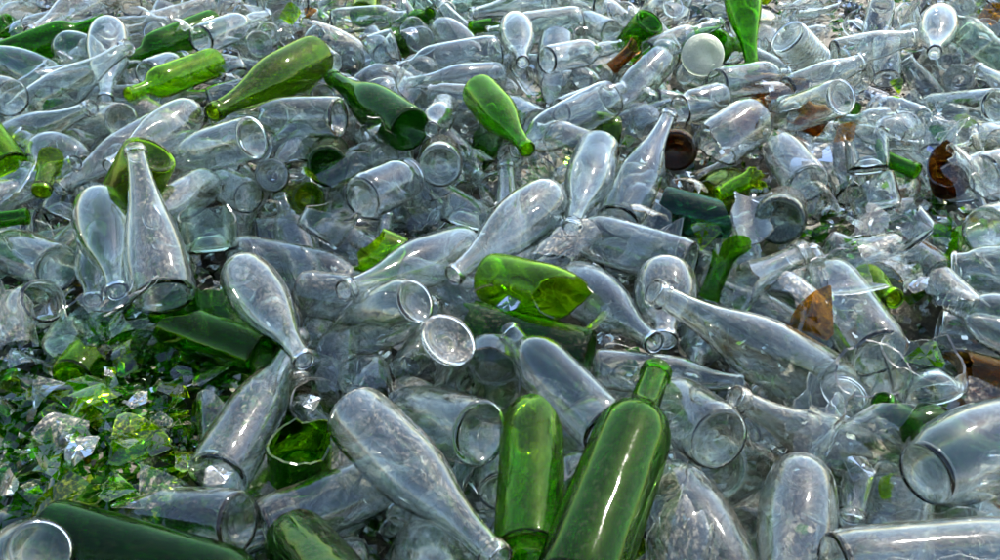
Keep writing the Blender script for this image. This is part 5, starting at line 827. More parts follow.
["sS","clear",[0.16,0.921,-0.061],[0.258,-0.311,0.915],0.811,[0.0,0.047],0,"jagged stump of a clear small bottle just left of the level small bottle",0],
["nP","clear",[-1.392,2.919,0.043],[0.462,0.748,-0.476],0.994,[0.189,0.284],0,"snapped neck of a clear teardrop bottle up and right of the dusty top left bottle",0],
["bC","clear",[1.245,2.323,-0.039],[-0.303,-0.91,0.283],0.952,[0.0,0.142],0,"clear broken sloping bottle just right of the domed bottle",0],
["nK","dusty",[0.053,2.522,-0.222],[0.621,0.589,0.517],0.843,[0.203,0.285],0,"snapped neck of a dusty clear cone necked bottle just right of the top level bottle",0],
["sM","clear",[-0.375,2.957,-0.114],[-0.684,0.322,0.654],0.974,[0.0,0.044],0,"jagged stump of a clear milk bottle behind the dark green champagne bottle",0],
["nC","clear",[-0.487,2.065,-0.034],[-0.754,0.654,-0.06],0.94,[0.2,0.31],0,"snapped neck of a clear sloping bottle just up and left of the olive bottle",0],
["sV","clear",[-1.128,2.284,-0.066],[0.694,0.698,0.177],0.868,[0.0,0.054],0,"jagged stump of a clear bulge necked bottle just right of the top left green bottle",0],
["sF","clear",[1.058,2.299,-0.028],[-0.42,0.083,0.904],0.81,[0.0,0.051],0,"jagged stump of a clear straight bottle just left of the domed bottle",0],
["sP","clear",[0.079,1.467,-0.044],[-0.463,0.03,0.886],0.919,[0.0,0.042],0,"jagged stump of a clear teardrop bottle just left of the slim leaning bottle",0],
["sS","clear",[-0.46,2.789,-0.076],[0.56,-0.668,0.49],0.981,[0.0,0.059],0,"jagged stump of a clear small bottle behind the dark green champagne bottle",0],
["bV","clear",[-0.616,2.968,-0.027],[-0.903,-0.402,-0.151],0.865,[0.0,0.165],0,"clear broken bulge necked bottle up and right of the green bottle behind shards",0],
["sK","clear",[-0.141,2.649,-0.058],[0.461,-0.162,0.872],0.814,[0.0,0.052],0,"jagged stump of a clear cone necked bottle left of the top level bottle",0],
["nM","pale",[-0.362,0.938,-0.006],[0.096,-0.98,-0.175],0.806,[0.125,0.212],0,"snapped neck of a pale green milk bottle right of the sunken green neck",0],
["sC","pale",[0.212,2.276,-0.085],[-0.589,0.073,0.805],0.83,[0.0,0.052],0,"jagged stump of a pale green sloping bottle up and left of the top small bottle",0],
["nM","clear",[0.917,1.552,-0.064],[-0.121,0.965,0.231],0.842,[0.15,0.212],0,"snapped neck of a clear milk bottle just behind the brown bowl",0],
["sV","clear",[-0.586,1.903,-0.001],[-0.482,0.594,0.644],0.882,[0.0,0.04],0,"jagged stump of a clear bulge necked bottle just left of the olive bottle",0],
["sJ","clear",[-0.743,1.816,-0.068],[0.836,-0.024,0.548],0.954,[0.0,0.04],0,"jagged stump of a clear jar just below the light green mouth",0],
["sJ","clear",[0.473,1.934,-0.013],[-0.929,0.198,0.314],0.978,[0.0,0.043],0,"jagged stump of a clear jar just below the milky lid",0],
["sG","clear",[-0.517,1.936,-0.072],[-0.067,-0.398,0.915],0.823,[0.0,0.039],0,"jagged stump of a clear squat flask just below the olive bottle",0],
["bM","clear",[-0.563,2.157,0.008],[-0.406,0.808,-0.428],0.859,[0.0,0.1],0,"clear broken milk bottle just behind the olive bottle",0],
["bV","clear",[-1.148,2.107,-0.016],[-0.851,-0.331,-0.408],0.901,[0.0,0.122],0,"clear broken bulge necked bottle just below and left of the top left green bottle",0],
["sK","clear",[-0.93,2.032,-0.035],[0.252,0.745,0.617],0.844,[0.0,0.037],0,"jagged stump of a clear cone necked bottle just below the bullet shaped bottle",0],
["nC","dusty",[1.088,2.418,-0.016],[-0.998,-0.047,-0.034],0.931,[0.215,0.31],0,"snapped neck of a dusty clear sloping bottle just behind the ribbed jar",0],
["sC","clear",[-0.631,2.728,-0.042],[-0.894,0.112,0.434],0.99,[0.0,0.043],0,"jagged stump of a clear sloping bottle behind the olive bottle",0],
["bF","clear",[-0.572,1.722,-0.11],[-0.361,0.899,0.247],0.884,[0.0,0.13],0,"clear broken straight bottle below and left of the clear bottle under olive",0],
["bS","brown",[0.682,1.901,-0.034],[-0.8,0.591,-0.105],0.937,[0.0,0.149],0,"brown broken small bottle just right of the bottle below the lid",0],
["nP","clear",[1.208,1.496,0.008],[-0.423,0.844,-0.33],0.853,[0.181,0.284],0,"snapped neck of a clear teardrop bottle below and right of the top right lip",0],
["sK","clear",[-0.517,2.027,-0.074],[-0.29,-0.581,0.76],0.871,[0.0,0.052],0,"jagged stump of a clear cone necked bottle just right of the olive bottle",0],
["bC","clear",[-0.074,3.046,-0.016],[-0.039,-0.902,-0.43],0.913,[0.0,0.204],0,"clear broken sloping bottle up and left of the top level bottle",0],
["sS","brown",[0.648,1.654,-0.008],[-0.806,0.471,0.359],0.95,[0.0,0.058],0,"jagged stump of a brown small bottle just below and right of the right facing base",0],
["sS","clear",[-0.532,2.232,-0.029],[0.04,-0.879,0.475],0.814,[0.0,0.033],0,"jagged stump of a clear small bottle just up and right of the olive bottle",0],
["nF","clear",[-0.714,1.209,-0.054],[0.985,-0.056,0.165],0.994,[0.18,0.24],0,"snapped neck of a clear straight bottle just below and left of the pale green bowl",0],
["bK","clear",[0.139,0.88,-0.097],[-0.427,0.901,-0.078],0.985,[0.0,0.159],0,"clear broken cone necked bottle just below and right of the clear cylinder bottle",0],
["bM","clear",[-1.237,1.923,-0.082],[0.05,0.981,-0.185],0.882,[0.0,0.091],0,"clear broken milk bottle left of the long sloping neck",0],
["nS","clear",[-0.029,1.245,0.021],[-0.899,-0.387,-0.205],0.942,[0.167,0.22],0,"snapped neck of a clear small bottle just below and left of the bright green cup",0],
["bV","clear",[-1.226,1.933,-0.039],[0.309,-0.928,0.21],0.831,[0.0,0.125],0,"clear broken bulge necked bottle below and left of the top left green bottle",0],
["bF","clear",[0.698,2.32,-0.103],[0.744,-0.505,0.438],0.974,[0.0,0.158],0,"clear broken straight bottle just up and left of the ribbed jar",0],
["nP","clear",[-0.071,2.815,0.074],[0.344,0.653,-0.675],0.852,[0.206,0.284],0,"snapped neck of a clear teardrop bottle up and left of the top level bottle",0],
["S","pale",[-1.383,3.259,-0.09],[-0.757,0.115,0.643],0.931,[0.0,0.22],0,"pale green small bottle behind the dusty top left bottle",0],
["M","clear",[0.172,3.704,-0.021],[0.299,-0.935,0.188],0.817,[0.0,0.212],0,"clear milk bottle behind the top level bottle",0],
["S","clear",[1.835,3.448,0.014],[0.442,0.897,0.002],0.966,[0.0,0.22],0,"clear small bottle up and right of the domed bottle",0],
["C","clear",[0.006,3.296,0.005],[-0.993,-0.099,0.062],0.919,[0.0,0.31],0,"clear sloping bottle up and left of the top egg bottle",0],
["F","clear",[1.59,3.452,-0.028],[0.434,0.9,-0.05],0.917,[0.0,0.24],0,"clear straight bottle behind the domed bottle",0],
["V","green",[0.124,3.379,-0.017],[-0.09,0.896,-0.434],0.85,[0.0,0.274],0,"green bulge necked bottle behind the top level bottle",0],
["F","clear",[-2.654,3.987,-0.032],[0.837,-0.514,0.19],0.972,[0.0,0.24],0,"clear straight bottle up and left of the dusty top left bottle",0],
["F","clear",[1.619,3.561,0.027],[-0.886,0.274,-0.374],0.81,[0.0,0.24],0,"clear straight bottle well behind the domed bottle",0],
["J","clear",[0.28,3.386,-0.015],[0.499,-0.783,-0.37],0.818,[0.0,0.13],0,"clear jar up and right of the top level bottle",0],
["V","clear",[0.589,0.628,-0.03],[0.714,0.697,-0.068],0.916,[0.0,0.274],0,"clear bulge necked bottle below and right of the oval base bottle",0],
["M","clear",[1.49,3.469,-0.075],[0.979,-0.086,-0.186],0.909,[0.0,0.212],0,"clear milk bottle behind the domed bottle",0],
["P","clear",[-2.043,3.818,-0.027],[-0.978,-0.029,0.205],0.814,[0.0,0.284],0,"clear teardrop bottle up and left of the dusty top left bottle",0],
["J","clear",[-1.587,3.509,0.012],[-0.449,0.623,-0.64],0.897,[0.0,0.13],0,"clear jar behind the dusty top left bottle",0],
["V","clear",[0.273,4.09,-0.077],[0.317,-0.928,0.196],0.804,[0.0,0.274],0,"clear bulge necked bottle behind the top level bottle",0],
["M","clear",[1.728,3.279,-0.11],[-0.285,-0.834,0.473],0.926,[0.0,0.212],0,"clear milk bottle up and right of the domed bottle",0],
["C","dusty",[-0.091,3.307,-0.09],[-0.604,0.777,0.177],0.842,[0.0,0.31],0,"dusty clear sloping bottle up and left of the top level bottle",0],
["W","dusty",[1.221,3.997,-0.045],[0.354,-0.923,-0.151],0.999,[0.0,0.298],0,"dusty clear wine bottle up and right of the top hanging green bottle",0],
["C","dusty",[1.534,3.019,0.026],[0.019,0.873,-0.488],0.847,[0.0,0.31],0,"dusty clear sloping bottle behind the domed bottle",0],
["J","clear",[1.166,3.234,-0.049],[-0.04,0.868,-0.495],0.874,[0.0,0.13],0,"clear jar up and right of the top hanging green bottle",0],
["C","clear",[0.777,3.272,0.011],[0.924,-0.346,-0.165],0.916,[0.0,0.31],0,"clear sloping bottle behind the top hanging green bottle",0],
["F","clear",[-0.427,3.742,-0.032],[0.779,-0.616,-0.117],0.963,[0.0,0.24],0,"clear straight bottle well up and left of the top level bottle",0],
["W","clear",[-1.444,3.572,-0.104],[-0.622,0.757,0.201],0.989,[0.0,0.298],0,"clear wine bottle behind the dusty top left bottle",0],
["F","clear",[1.505,3.38,-0.097],[-0.018,-0.972,0.234],0.905,[0.0,0.24],0,"clear straight bottle up and right of the level top bottle",0],
["S","dusty",[-1.999,3.262,-0.057],[0.171,-0.971,0.169],0.89,[0.0,0.22],0,"dusty clear small bottle left of the dusty top left bottle",0],
["V","clear",[1.039,0.742,-0.115],[-0.738,0.486,0.468],0.822,[0.0,0.274],0,"clear bulge necked bottle right of the oval base bottle",0],
["K","clear",[-1.722,2.671,-0.02],[-0.687,0.634,-0.356],0.847,[0.0,0.285],0,"clear cone necked bottle left of the top left green bottle",0],
["J","clear",[-1.321,3.651,-0.004],[0.909,-0.317,-0.272],0.907,[0.0,0.13],0,"clear jar up and right of the dusty top left bottle",0],
["F","clear",[1.975,3.8,-0.094],[0.792,-0.606,0.073],0.937,[0.0,0.24],0,"clear straight bottle up and right of the domed bottle",0],
["M","dusty",[-1.471,1.351,-0.023],[0.479,0.785,-0.393],0.854,[0.0,0.212],0,"dusty clear milk bottle left of the left edge green rod",0],
["C","clear",[-1.193,1.289,-0.06],[-0.979,-0.102,0.174],0.87,[0.0,0.31],0,"clear sloping bottle left of the left edge green rod",0],
["J","clear",[-1.185,3.172,-0.057],[-0.818,-0.389,0.423],0.961,[0.0,0.13],0,"clear jar well up and right of the dusty top left bottle",0],
["J","clear",[1.114,3.415,-0.03],[-0.087,-0.927,-0.366],0.939,[0.0,0.13],0,"clear jar well up and right of the top hanging green bottle",0],
["S","clear",[-1.305,3.272,-0.108],[-0.755,0.415,0.507],0.917,[0.0,0.22],0,"clear small bottle up and right of the dusty top left bottle",0],
["F","clear",[-1.584,2.279,-0.086],[-0.812,0.178,0.556],0.906,[0.0,0.24],0,"clear straight bottle left of the top left green bottle",0],
["V","clear",[-1.622,3.763,0.004],[0.874,-0.482,-0.066],0.879,[0.0,0.274],0,"clear bulge necked bottle behind the dusty top left bottle",0],
["J","dusty",[0.26,3.241,-0.021],[0.009,0.856,-0.518],0.856,[0.0,0.13],0,"dusty clear jar up and right of the top level bottle",0],
["F","clear",[-2.015,3.949,-0.105],[0.306,0.876,0.373],0.854,[0.0,0.24],0,"clear straight bottle behind the dusty top left bottle",0],
["F","clear",[-0.349,3.274,-0.066],[-0.547,-0.806,0.227],0.846,[0.0,0.24],0,"clear straight bottle up and left of the top egg bottle",0],
["C","clear",[2.158,3.824,-0.054],[-0.385,0.908,0.164],0.915,[0.0,0.31],0,"clear sloping bottle up and right of the level top bottle",0],
["J","clear",[0.902,3.99,-0.044],[0.17,0.985,-0.024],0.982,[0.0,0.13],0,"clear jar behind the top hanging green bottle",0],
["C","clear",[0.851,3.564,-0.093],[0.041,-0.94,0.339],0.922,[0.0,0.31],0,"clear sloping bottle well behind the top hanging green bottle",0],
["C","dusty",[-1.423,4.072,-0.04],[-0.891,-0.382,-0.247],0.927,[0.0,0.31],0,"dusty clear sloping bottle up and right of the dusty top left bottle",0],
["K","green",[1.053,3.524,0.013],[-0.041,0.871,-0.49],0.913,[0.0,0.285],0,"green cone necked bottle behind the top hanging green bottle",0],
["J","clear",[0.944,3.346,-0.1],[0.739,-0.673,0.008],0.866,[0.0,0.13],0,"clear jar behind the ribbed jar",0],
["M","clear",[-1.398,3.488,-0.035],[-0.686,0.727,-0.029],0.868,[0.0,0.212],0,"clear milk bottle behind the dusty top left bottle",0],
["M","clear",[1.829,3.505,-0.026],[0.57,0.593,-0.568],0.805,[0.0,0.212],0,"clear milk bottle well up and right of the domed bottle",0],
["S","clear",[1.573,2.357,-0.046],[0.756,0.571,-0.321],0.89,[0.0,0.22],0,"clear small bottle up and right of the top right lip",0],
["J","pale",[-1.117,3.694,-0.04],[0.534,0.748,-0.394],0.803,[0.0,0.13],0,"pale green jar behind the green bottle behind shards",0],
["F","clear",[-0.111,3.286,-0.06],[-0.189,-0.936,0.298],0.821,[0.0,0.24],0,"clear straight bottle well up and left of the top egg bottle",0],
["W","pale",[-1.714,3.731,-0.07],[-0.839,-0.543,0.008],0.935,[0.0,0.298],0,"pale green wine bottle up and left of the dusty top left bottle",0],
["K","dusty",[1.371,3.51,0.021],[-0.102,0.857,-0.504],0.945,[0.0,0.285],0,"dusty clear cone necked bottle behind the level top bottle",0],
["V","clear",[1.886,2.531,-0.081],[-0.707,0.695,-0.135],0.933,[0.0,0.274],0,"clear bulge necked bottle up and right of the top right lip",0],
["C","clear",[1.827,3.159,0.022],[-0.778,0.554,-0.296],0.82,[0.0,0.31],0,"clear sloping bottle well up and right of the level top bottle",0],
["F","clear",[1.292,3.147,-0.036],[0.475,0.803,-0.359],0.869,[0.0,0.24],0,"clear straight bottle up and left of the domed bottle",0],
["F","clear",[-1.354,3.535,-0.005],[-0.077,-0.99,0.116],0.924,[0.0,0.24],0,"clear straight bottle up and right of the dusty top left bottle",0],
["M","clear",[-1.316,3.131,-0.077],[0.554,0.817,0.16],0.891,[0.0,0.212],0,"clear milk bottle well up and right of the dusty top left bottle",0],
["P","dusty",[-0.043,3.315,-0.038],[-0.167,0.919,-0.358],0.811,[0.0,0.284],0,"dusty clear teardrop bottle up and left of the top level bottle",0],
["G","clear",[2.074,3.391,-0.056],[-0.604,0.695,-0.391],0.926,[0.0,0.178],0,"clear squat flask up and right of the domed bottle",0],
["W","clear",[1.691,1.984,-0.103],[0.535,0.7,0.473],0.981,[0.0,0.298],0,"clear wine bottle right of the top right lip",0],
["C","clear",[-1.646,3.867,0.009],[0.8,0.597,-0.061],0.998,[0.0,0.31],0,"clear sloping bottle up and right of the dusty top left bottle",0],
["G","clear",[0.182,3.481,-0.074],[0.854,-0.479,0.202],0.971,[0.0,0.178],0,"clear squat flask behind the top level bottle",0],
["C","clear",[0.885,1.045,-0.033],[0.828,-0.472,-0.302],0.974,[0.0,0.31],0,"clear sloping bottle right of the oval base bottle",0],
["W","clear",[-0.202,3.417,-0.11],[-0.935,-0.256,0.247],0.861,[0.0,0.298],0,"clear wine bottle up and left of the top level bottle",0],
["W","clear",[1.101,0.576,-0.023],[-0.569,0.723,-0.392],0.861,[0.0,0.298],0,"clear wine bottle right of the oval base bottle",0],
["M","clear",[1.51,3.697,-0.056],[0.192,-0.944,-0.27],0.957,[0.0,0.212],0,"clear milk bottle well behind the domed bottle",0],
["S","clear",[1.947,3.734,-0.092],[-0.599,-0.791,-0.129],0.951,[0.0,0.22],0,"clear small bottle well up and right of the domed bottle",0],
["S","clear",[1.229,3.729,-0.08],[-0.695,-0.715,-0.072],0.967,[0.0,0.22],0,"clear small bottle up and right of the top hanging green bottle",0],
["S","dusty",[-1.154,1.27,-0.089],[-0.048,0.886,0.461],0.956,[0.0,0.22],0,"dusty clear small bottle left of the left edge green rod",0],
["W","clear",[1.371,3.55,-0.101],[0.467,0.865,0.183],0.948,[0.0,0.298],0,"clear wine bottle up and left of the domed bottle",0],
["V","clear",[0.114,2.999,0.018],[-0.902,0.4,-0.162],0.907,[0.0,0.274],0,"clear bulge necked bottle well behind the top level bottle",0],
["K","clear",[0.772,3.435,-0.052],[-0.69,-0.712,-0.126],0.92,[0.0,0.285],0,"clear cone necked bottle up and left of the top hanging green bottle",0],
["G","dusty",[-1.899,3.729,-0.057],[-0.985,0.003,0.175],0.989,[0.0,0.178],0,"dusty clear squat flask up and left of the dusty top left bottle",0],
["F","clear",[-1.865,3.4,-0.102],[0.467,-0.679,0.566],0.929,[0.0,0.24],0,"clear straight bottle well up and left of the dusty top left bottle",0],
["F","clear",[1.883,3.736,-0.017],[0.494,-0.825,-0.275],0.944,[0.0,0.24],0,"clear straight bottle well up and right of the domed bottle",0],
["C","dusty",[1.044,3.911,-0.101],[0.789,0.583,0.194],0.926,[0.0,0.31],0,"dusty clear sloping bottle behind the top hanging green bottle",0],
["K","clear",[-1.739,1.951,-0.12],[0.77,-0.144,0.621],0.822,[0.0,0.285],0,"clear cone necked bottle up and left of the left edge green rod",0],
["M","clear",[0.519,3.519,-0.025],[0.7,0.687,0.194],0.859,[0.0,0.212],0,"clear milk bottle behind the top green base",0],
["nV","clear",[2.384,3.23,0.049],[0.129,0.864,-0.486],0.966,[0.211,0.274],0,"snapped neck of a clear bulge necked bottle up and right of the top right lip",0],
["bF","dusty",[0.428,3.747,-0.089],[-0.359,0.462,0.811],0.958,[0.0,0.14],0,"dusty clear broken straight bottle behind the top green base",0],
["nF","dusty",[-0.028,3.853,-0.0],[0.698,-0.711,-0.087],0.847,[0.19,0.24],0,"snapped neck of a dusty clear straight bottle behind the top level bottle",0],
["nF","pale",[-1.839,3.122,0.002],[0.227,0.87,-0.438],0.909,[0.137,0.24],0,"snapped neck of a pale green straight bottle up and left of the bullet shaped bottle",0],
["nC","clear",[1.022,2.819,0.117],[-0.383,0.725,-0.573],0.84,[0.209,0.31],0,"snapped neck of a clear sloping bottle up and right of the top hanging green bottle",0],
["bJ","dusty",[-1.152,3.496,-0.015],[-0.173,-0.985,-0.026],0.99,[0.0,0.068],0,"dusty clear broken jar behind the green bottle behind shards",0],
["sK","clear",[0.785,0.932,-0.043],[-0.916,-0.322,0.24],0.805,[0.0,0.049],0,"jagged stump of a clear cone necked bottle below and right of the screw neck bottle",0],
["bC","dusty",[1.119,3.51,-0.057],[0.182,0.952,0.247],0.885,[0.0,0.154],0,"dusty clear broken sloping bottle up and right of the top hanging green bottle",0],
["nG","clear",[1.876,4.189,0.006],[-0.132,-0.988,-0.079],0.95,[0.123,0.178],0,"snapped neck of a clear squat flask behind the domed bottle",0],
["sP","clear",[-1.314,3.966,-0.072],[0.676,-0.113,0.728],0.934,[0.0,0.041],0,"jagged stump of a clear teardrop bottle behind the green bottle behind shards",0],
["nF","dusty",[1.592,3.259,0.049],[0.75,-0.616,-0.241],0.942,[0.144,0.24],0,"snapped neck of a dusty clear straight bottle up and right of the domed bottle",0],
["nV","clear",[-0.034,3.622,-0.059],[-0.94,-0.338,0.038],0.812,[0.196,0.274],0,"snapped neck of a clear bulge necked bottle up and left of the top level bottle",0],
["nV","dkgreen",[0.136,3.64,0.074],[0.063,0.87,-0.489],0.819,[0.211,0.274],0,"snapped neck of a dark green bulge necked bottle behind the top level bottle",0],
["nP","clear",[-1.3,3.361,-0.039],[0.185,0.959,0.214],0.892,[0.228,0.284],0,"snapped neck of a clear teardrop bottle behind the green bottle behind shards",0],
["bC","clear",[0.313,3.575,-0.089],[-0.984,-0.172,-0.048],0.873,[0.0,0.166],0,"clear broken sloping bottle behind the top level bottle",0],
["sG","clear",[1.134,1.674,-0.008],[0.66,0.488,0.571],0.839,[0.0,0.037],0,"jagged stump of a clear squat flask below and right of the top right lip",0],
["bM","clear",[1.961,3.254,-0.076],[-0.933,-0.349,-0.084],0.983,[0.0,0.142],0,"clear broken milk bottle up and right of the domed bottle",0],
["sC","clear",[-1.733,2.256,-0.097],[-0.089,-0.843,0.531],0.951,[0.0,0.031],0,"jagged stump of a clear sloping bottle left of the top left green bottle",0],
["nM","clear",[1.047,1.015,0.007],[-0.061,0.954,-0.294],0.82,[0.128,0.212],0,"snapped neck of a clear milk bottle right of the level jar",0],
["nF","clear",[-2.324,3.164,0.029],[0.036,0.871,-0.49],0.813,[0.191,0.24],0,"snapped neck of a clear straight bottle up and left of the top left green bottle",0],
["sV","clear",[-1.655,3.357,-0.097],[0.78,-0.576,0.245],0.952,[0.0,0.038],0,"jagged stump of a clear bulge necked bottle behind the dusty top left bottle",0],
["sJ","clear",[-1.164,3.317,-0.007],[0.017,-0.971,0.239],0.874,[0.0,0.041],0,"jagged stump of a clear jar up and right of the dusty top left bottle",0],
["nJ","clear",[1.764,2.834,-0.122],[-0.307,-0.878,0.367],0.965,[0.1,0.13],0,"snapped neck of a clear jar up and right of the top right lip",0],
["nF","clear",[-1.096,3.11,-0.023],[-0.307,0.937,-0.165],0.835,[0.186,0.24],0,"snapped neck of a clear straight bottle behind the green bottle behind shards",0],
["bW","clear",[-0.302,3.291,-0.092],[-0.877,0.454,-0.155],0.84,[0.0,0.182],0,"clear broken wine bottle up and left of the top egg bottle",0],
["fW","clear",[0.816,1.332,0.031],[-0.297,0.916,-0.269],[0.169,-0.227,-0.959],0.915,[0.135,0.187],0.2,"clear curved wall fragment just right of the brown bowl"],
["fC","clear",[0.595,1.144,0.008],[0.711,0.696,-0.097],[-0.01,0.147,0.989],0.946,[0.016,0.11],0.41,"clear curved wall fragment just below and left of the broken glass ring"],
["fJ","clear",[0.797,1.371,0.056],[-0.896,-0.409,-0.169],[-0.097,-0.191,0.977],0.889,[0.025,0.097],0.41,"clear curved wall fragment just up and right of the brown bowl"],
["fJ","clear",[-0.193,1.735,0.044],[0.215,0.946,0.244],[-0.608,0.325,-0.724],0.931,[0.018,0.113],0.33,"clear curved wall fragment just right of the dark green champagne bottle"],
["fF","clear",[-0.399,1.539,0.025],[-0.762,-0.356,-0.541],[-0.196,-0.67,0.716],0.951,[0.014,0.11],0.28,"clear curved wall fragment just below and right of the clear bottle under olive"],
["fJ","clear",[-1.256,2.307,0.002],[0.952,-0.303,-0.036],[-0.181,-0.654,0.735],0.954,[0.025,0.091],0.21,"clear curved wall fragment just up and left of the top left green bottle"],
["fP","clear",[0.297,1.728,-0.02],[0.4,-0.916,-0.033],[-0.558,-0.272,0.784],0.994,[0.049,0.135],0.26,"clear curved wall fragment just up and left of the brown base"],
["fW","clear",[0.052,1.877,-0.014],[-0.324,0.943,0.082],[-0.35,-0.039,-0.936],0.918,[0.096,0.191],0.2,"clear curved wall fragment just up and right of the bright green bottle"],
["fC","clear",[-0.404,1.519,0.015],[-0.312,-0.943,-0.115],[-0.49,0.056,0.87],0.921,[0.105,0.178],0.29,"clear curved wall fragment just below the clear bottle under olive"],
["fJ","clear",[0.575,1.194,0.041],[0.59,0.764,0.261],[0.166,-0.432,0.887],0.927,[0.016,0.083],0.21,"clear curved wall fragment just below the folded jagged cup"],
["fW","pale",[1.13,2.081,0.057],[-0.653,0.583,0.483],[0.355,-0.328,0.876],0.91,[0.087,0.18],0.32,"pale green curved wall fragment just right of the domed bottle"],
["fW","clear",[0.556,1.338,0.019],[0.138,0.967,-0.214],[0.788,0.023,0.615],0.955,[0.126,0.208],0.25,"clear curved wall fragment just left of the folded jagged cup"],
["fC","clear",[0.824,1.54,0.057],[-0.681,-0.12,-0.723],[-0.332,-0.828,0.451],0.935,[0.03,0.08],0.29,"clear curved wall fragment behind the brown bowl"],
["fW","clear",[-0.314,2.198,0.041],[-0.571,0.787,-0.233],[-0.087,0.224,0.971],0.962,[0.08,0.157],0.24,"clear curved wall fragment behind the dark green champagne bottle"],
["fF","clear",[0.784,2.395,-0.007],[-1.0,0.012,-0.005],[0.004,-0.127,-0.992],0.91,[0.029,0.122],0.27,"clear curved wall fragment just right of the top hanging green bottle"],
["fP","clear",[0.896,1.546,0.027],[0.721,0.098,-0.686],[0.69,-0.179,0.701],0.857,[0.083,0.156],0.3,"another clear curved wall fragment just up and right of the brown bowl"],
["fP","clear",[0.786,1.591,0.04],[-0.495,0.7,0.515],[0.102,0.636,-0.765],0.942,[0.087,0.138],0.26,"clear curved wall fragment up and left of the brown bowl"],
["fC","clear",[-0.236,2.335,0.031],[0.644,-0.639,-0.421],[0.625,0.123,0.771],0.902,[0.115,0.174],0.4,"clear curved wall fragment left of the top egg bottle"],
["fF","clear",[0.366,0.765,0.05],[0.492,0.605,0.626],[0.399,0.483,-0.78],0.913,[0.077,0.157],0.25,"clear curved wall fragment just behind the shaded dusty bottle"],
["fP","clear",[0.631,2.086,0.042],[-0.09,-0.904,-0.417],[0.09,-0.424,0.901],0.895,[0.032,0.104],0.3,"clear curved wall fragment just below and right of the top hanging green bottle"],
["fW","clear",[1.02,2.277,0.036],[-0.759,-0.472,-0.449],[-0.429,-0.157,0.89],0.91,[0.086,0.18],0.37,"clear curved wall fragment just up and left of the domed bottle"],
["fC","clear",[0.566,1.73,0.048],[0.976,0.087,0.202],[-0.164,-0.326,0.931],0.881,[0.129,0.187],0.32,"clear curved wall fragment just right of the bottle below the lid"],
["fF","clear",[0.467,0.983,0.047],[0.611,0.705,0.361],[-0.017,0.468,-0.884],0.99,[0.131,0.184],0.19,"clear curved wall fragment just right of the leaning neck bottle"],
["fP","clear",[-0.374,2.024,0.048],[-0.801,-0.096,0.592],[0.542,-0.537,0.646],0.98,[0.08,0.169],0.36,"clear curved wall fragment up and left of the dark green champagne bottle"],
["fF","clear",[0.183,0.583,0.056],[0.277,0.813,0.512],[-0.039,-0.523,0.851],0.99,[0.126,0.194],0.37,"clear curved wall fragment up and left of the smooth clear bottle"],
["fC","clear",[0.383,1.18,0.044],[-0.225,-0.968,-0.114],[0.1,0.094,-0.991],0.959,[0.031,0.131],0.25,"clear curved wall fragment just below and left of the large dark base"],
["fJ","clear",[-0.157,0.87,0.018],[0.641,0.704,0.306],[-0.147,-0.279,0.949],0.882,[0.011,0.062],0.21,"clear curved wall fragment just below the left pointing teardrop"],
["fC","clear",[0.464,1.027,0.049],[-0.957,-0.284,-0.06],[-0.098,0.509,-0.855],0.866,[0.09,0.172],0.39,"clear curved wall fragment just behind the leaning neck bottle"],
["fP","clear",[0.458,2.29,0.021],[-0.642,-0.757,-0.121],[0.519,-0.546,0.658],0.964,[0.028,0.109],0.38,"clear curved wall fragment just behind the base left bottle"],
["fC","clear",[-0.781,1.314,0.054],[0.005,-0.884,-0.468],[0.302,0.447,-0.842],0.937,[0.111,0.186],0.19,"clear curved wall fragment just left of the dark ring neck"],
["fW","clear",[-0.262,1.413,0.03],[0.83,0.377,0.412],[-0.003,-0.735,0.678],0.963,[0.075,0.158],0.24,"clear curved wall fragment just right of the dark green round base"],
["fF","clear",[0.695,1.053,0.041],[-0.401,0.867,0.296],[-0.594,-0.0,-0.804],0.893,[0.061,0.114],0.19,"clear curved wall fragment just left of the level jar"],
["fW","clear",[0.612,1.009,0.059],[0.277,-0.956,-0.092],[-0.155,-0.139,0.978],0.889,[0.041,0.102],0.31,"clear curved wall fragment left of the level jar"],
["fJ","clear",[0.217,1.145,0.042],[0.508,0.249,0.825],[-0.391,-0.787,0.478],0.942,[0.015,0.115],0.22,"clear curved wall fragment just right of the cross lying cylinder"],
["fJ","clear",[-0.493,0.976,0.056],[-0.565,-0.807,-0.174],[0.132,0.12,-0.984],0.976,[0.036,0.093],0.37,"clear curved wall fragment below the neck down bottle"],
["fP","clear",[0.364,0.74,0.034],[-0.555,-0.745,-0.369],[0.335,-0.607,0.721],0.876,[0.031,0.127],0.22,"clear curved wall fragment just up and right of the shaded dusty bottle"],
["fF","clear",[0.579,1.151,0.007],[0.837,0.119,0.534],[-0.528,-0.081,0.846],0.977,[0.027,0.105],0.27,"clear curved wall fragment below and left of the broken glass ring"],
["fF","clear",[0.393,0.755,0.034],[0.797,0.103,0.595],[-0.596,0.295,0.747],0.962,[0.041,0.138],0.33,"another clear curved wall fragment just up and right of the shaded dusty bottle"],
["fP","clear",[0.797,1.372,0.058],[-0.722,-0.112,0.683],[0.654,-0.433,0.62],0.942,[0.071,0.17],0.24,"clear curved wall fragment up and right of the brown bowl"],
["fW","clear",[0.793,1.357,0.034],[-0.39,0.645,0.657],[0.313,-0.578,0.753],0.971,[0.037,0.122],0.28,"clear curved wall fragment right of the brown bowl"],
["fF","clear",[-0.027,1.624,-0.061],[0.704,-0.69,-0.169],[0.198,-0.037,0.979],0.913,[0.047,0.143],0.26,"clear curved wall fragment just right of the dark ring base"],
["fF","clear",[0.591,1.158,0.011],[-0.925,-0.375,0.063],[0.279,-0.555,0.784],0.996,[0.067,0.165],0.38,"clear curved wall fragment just behind the lime neck"],
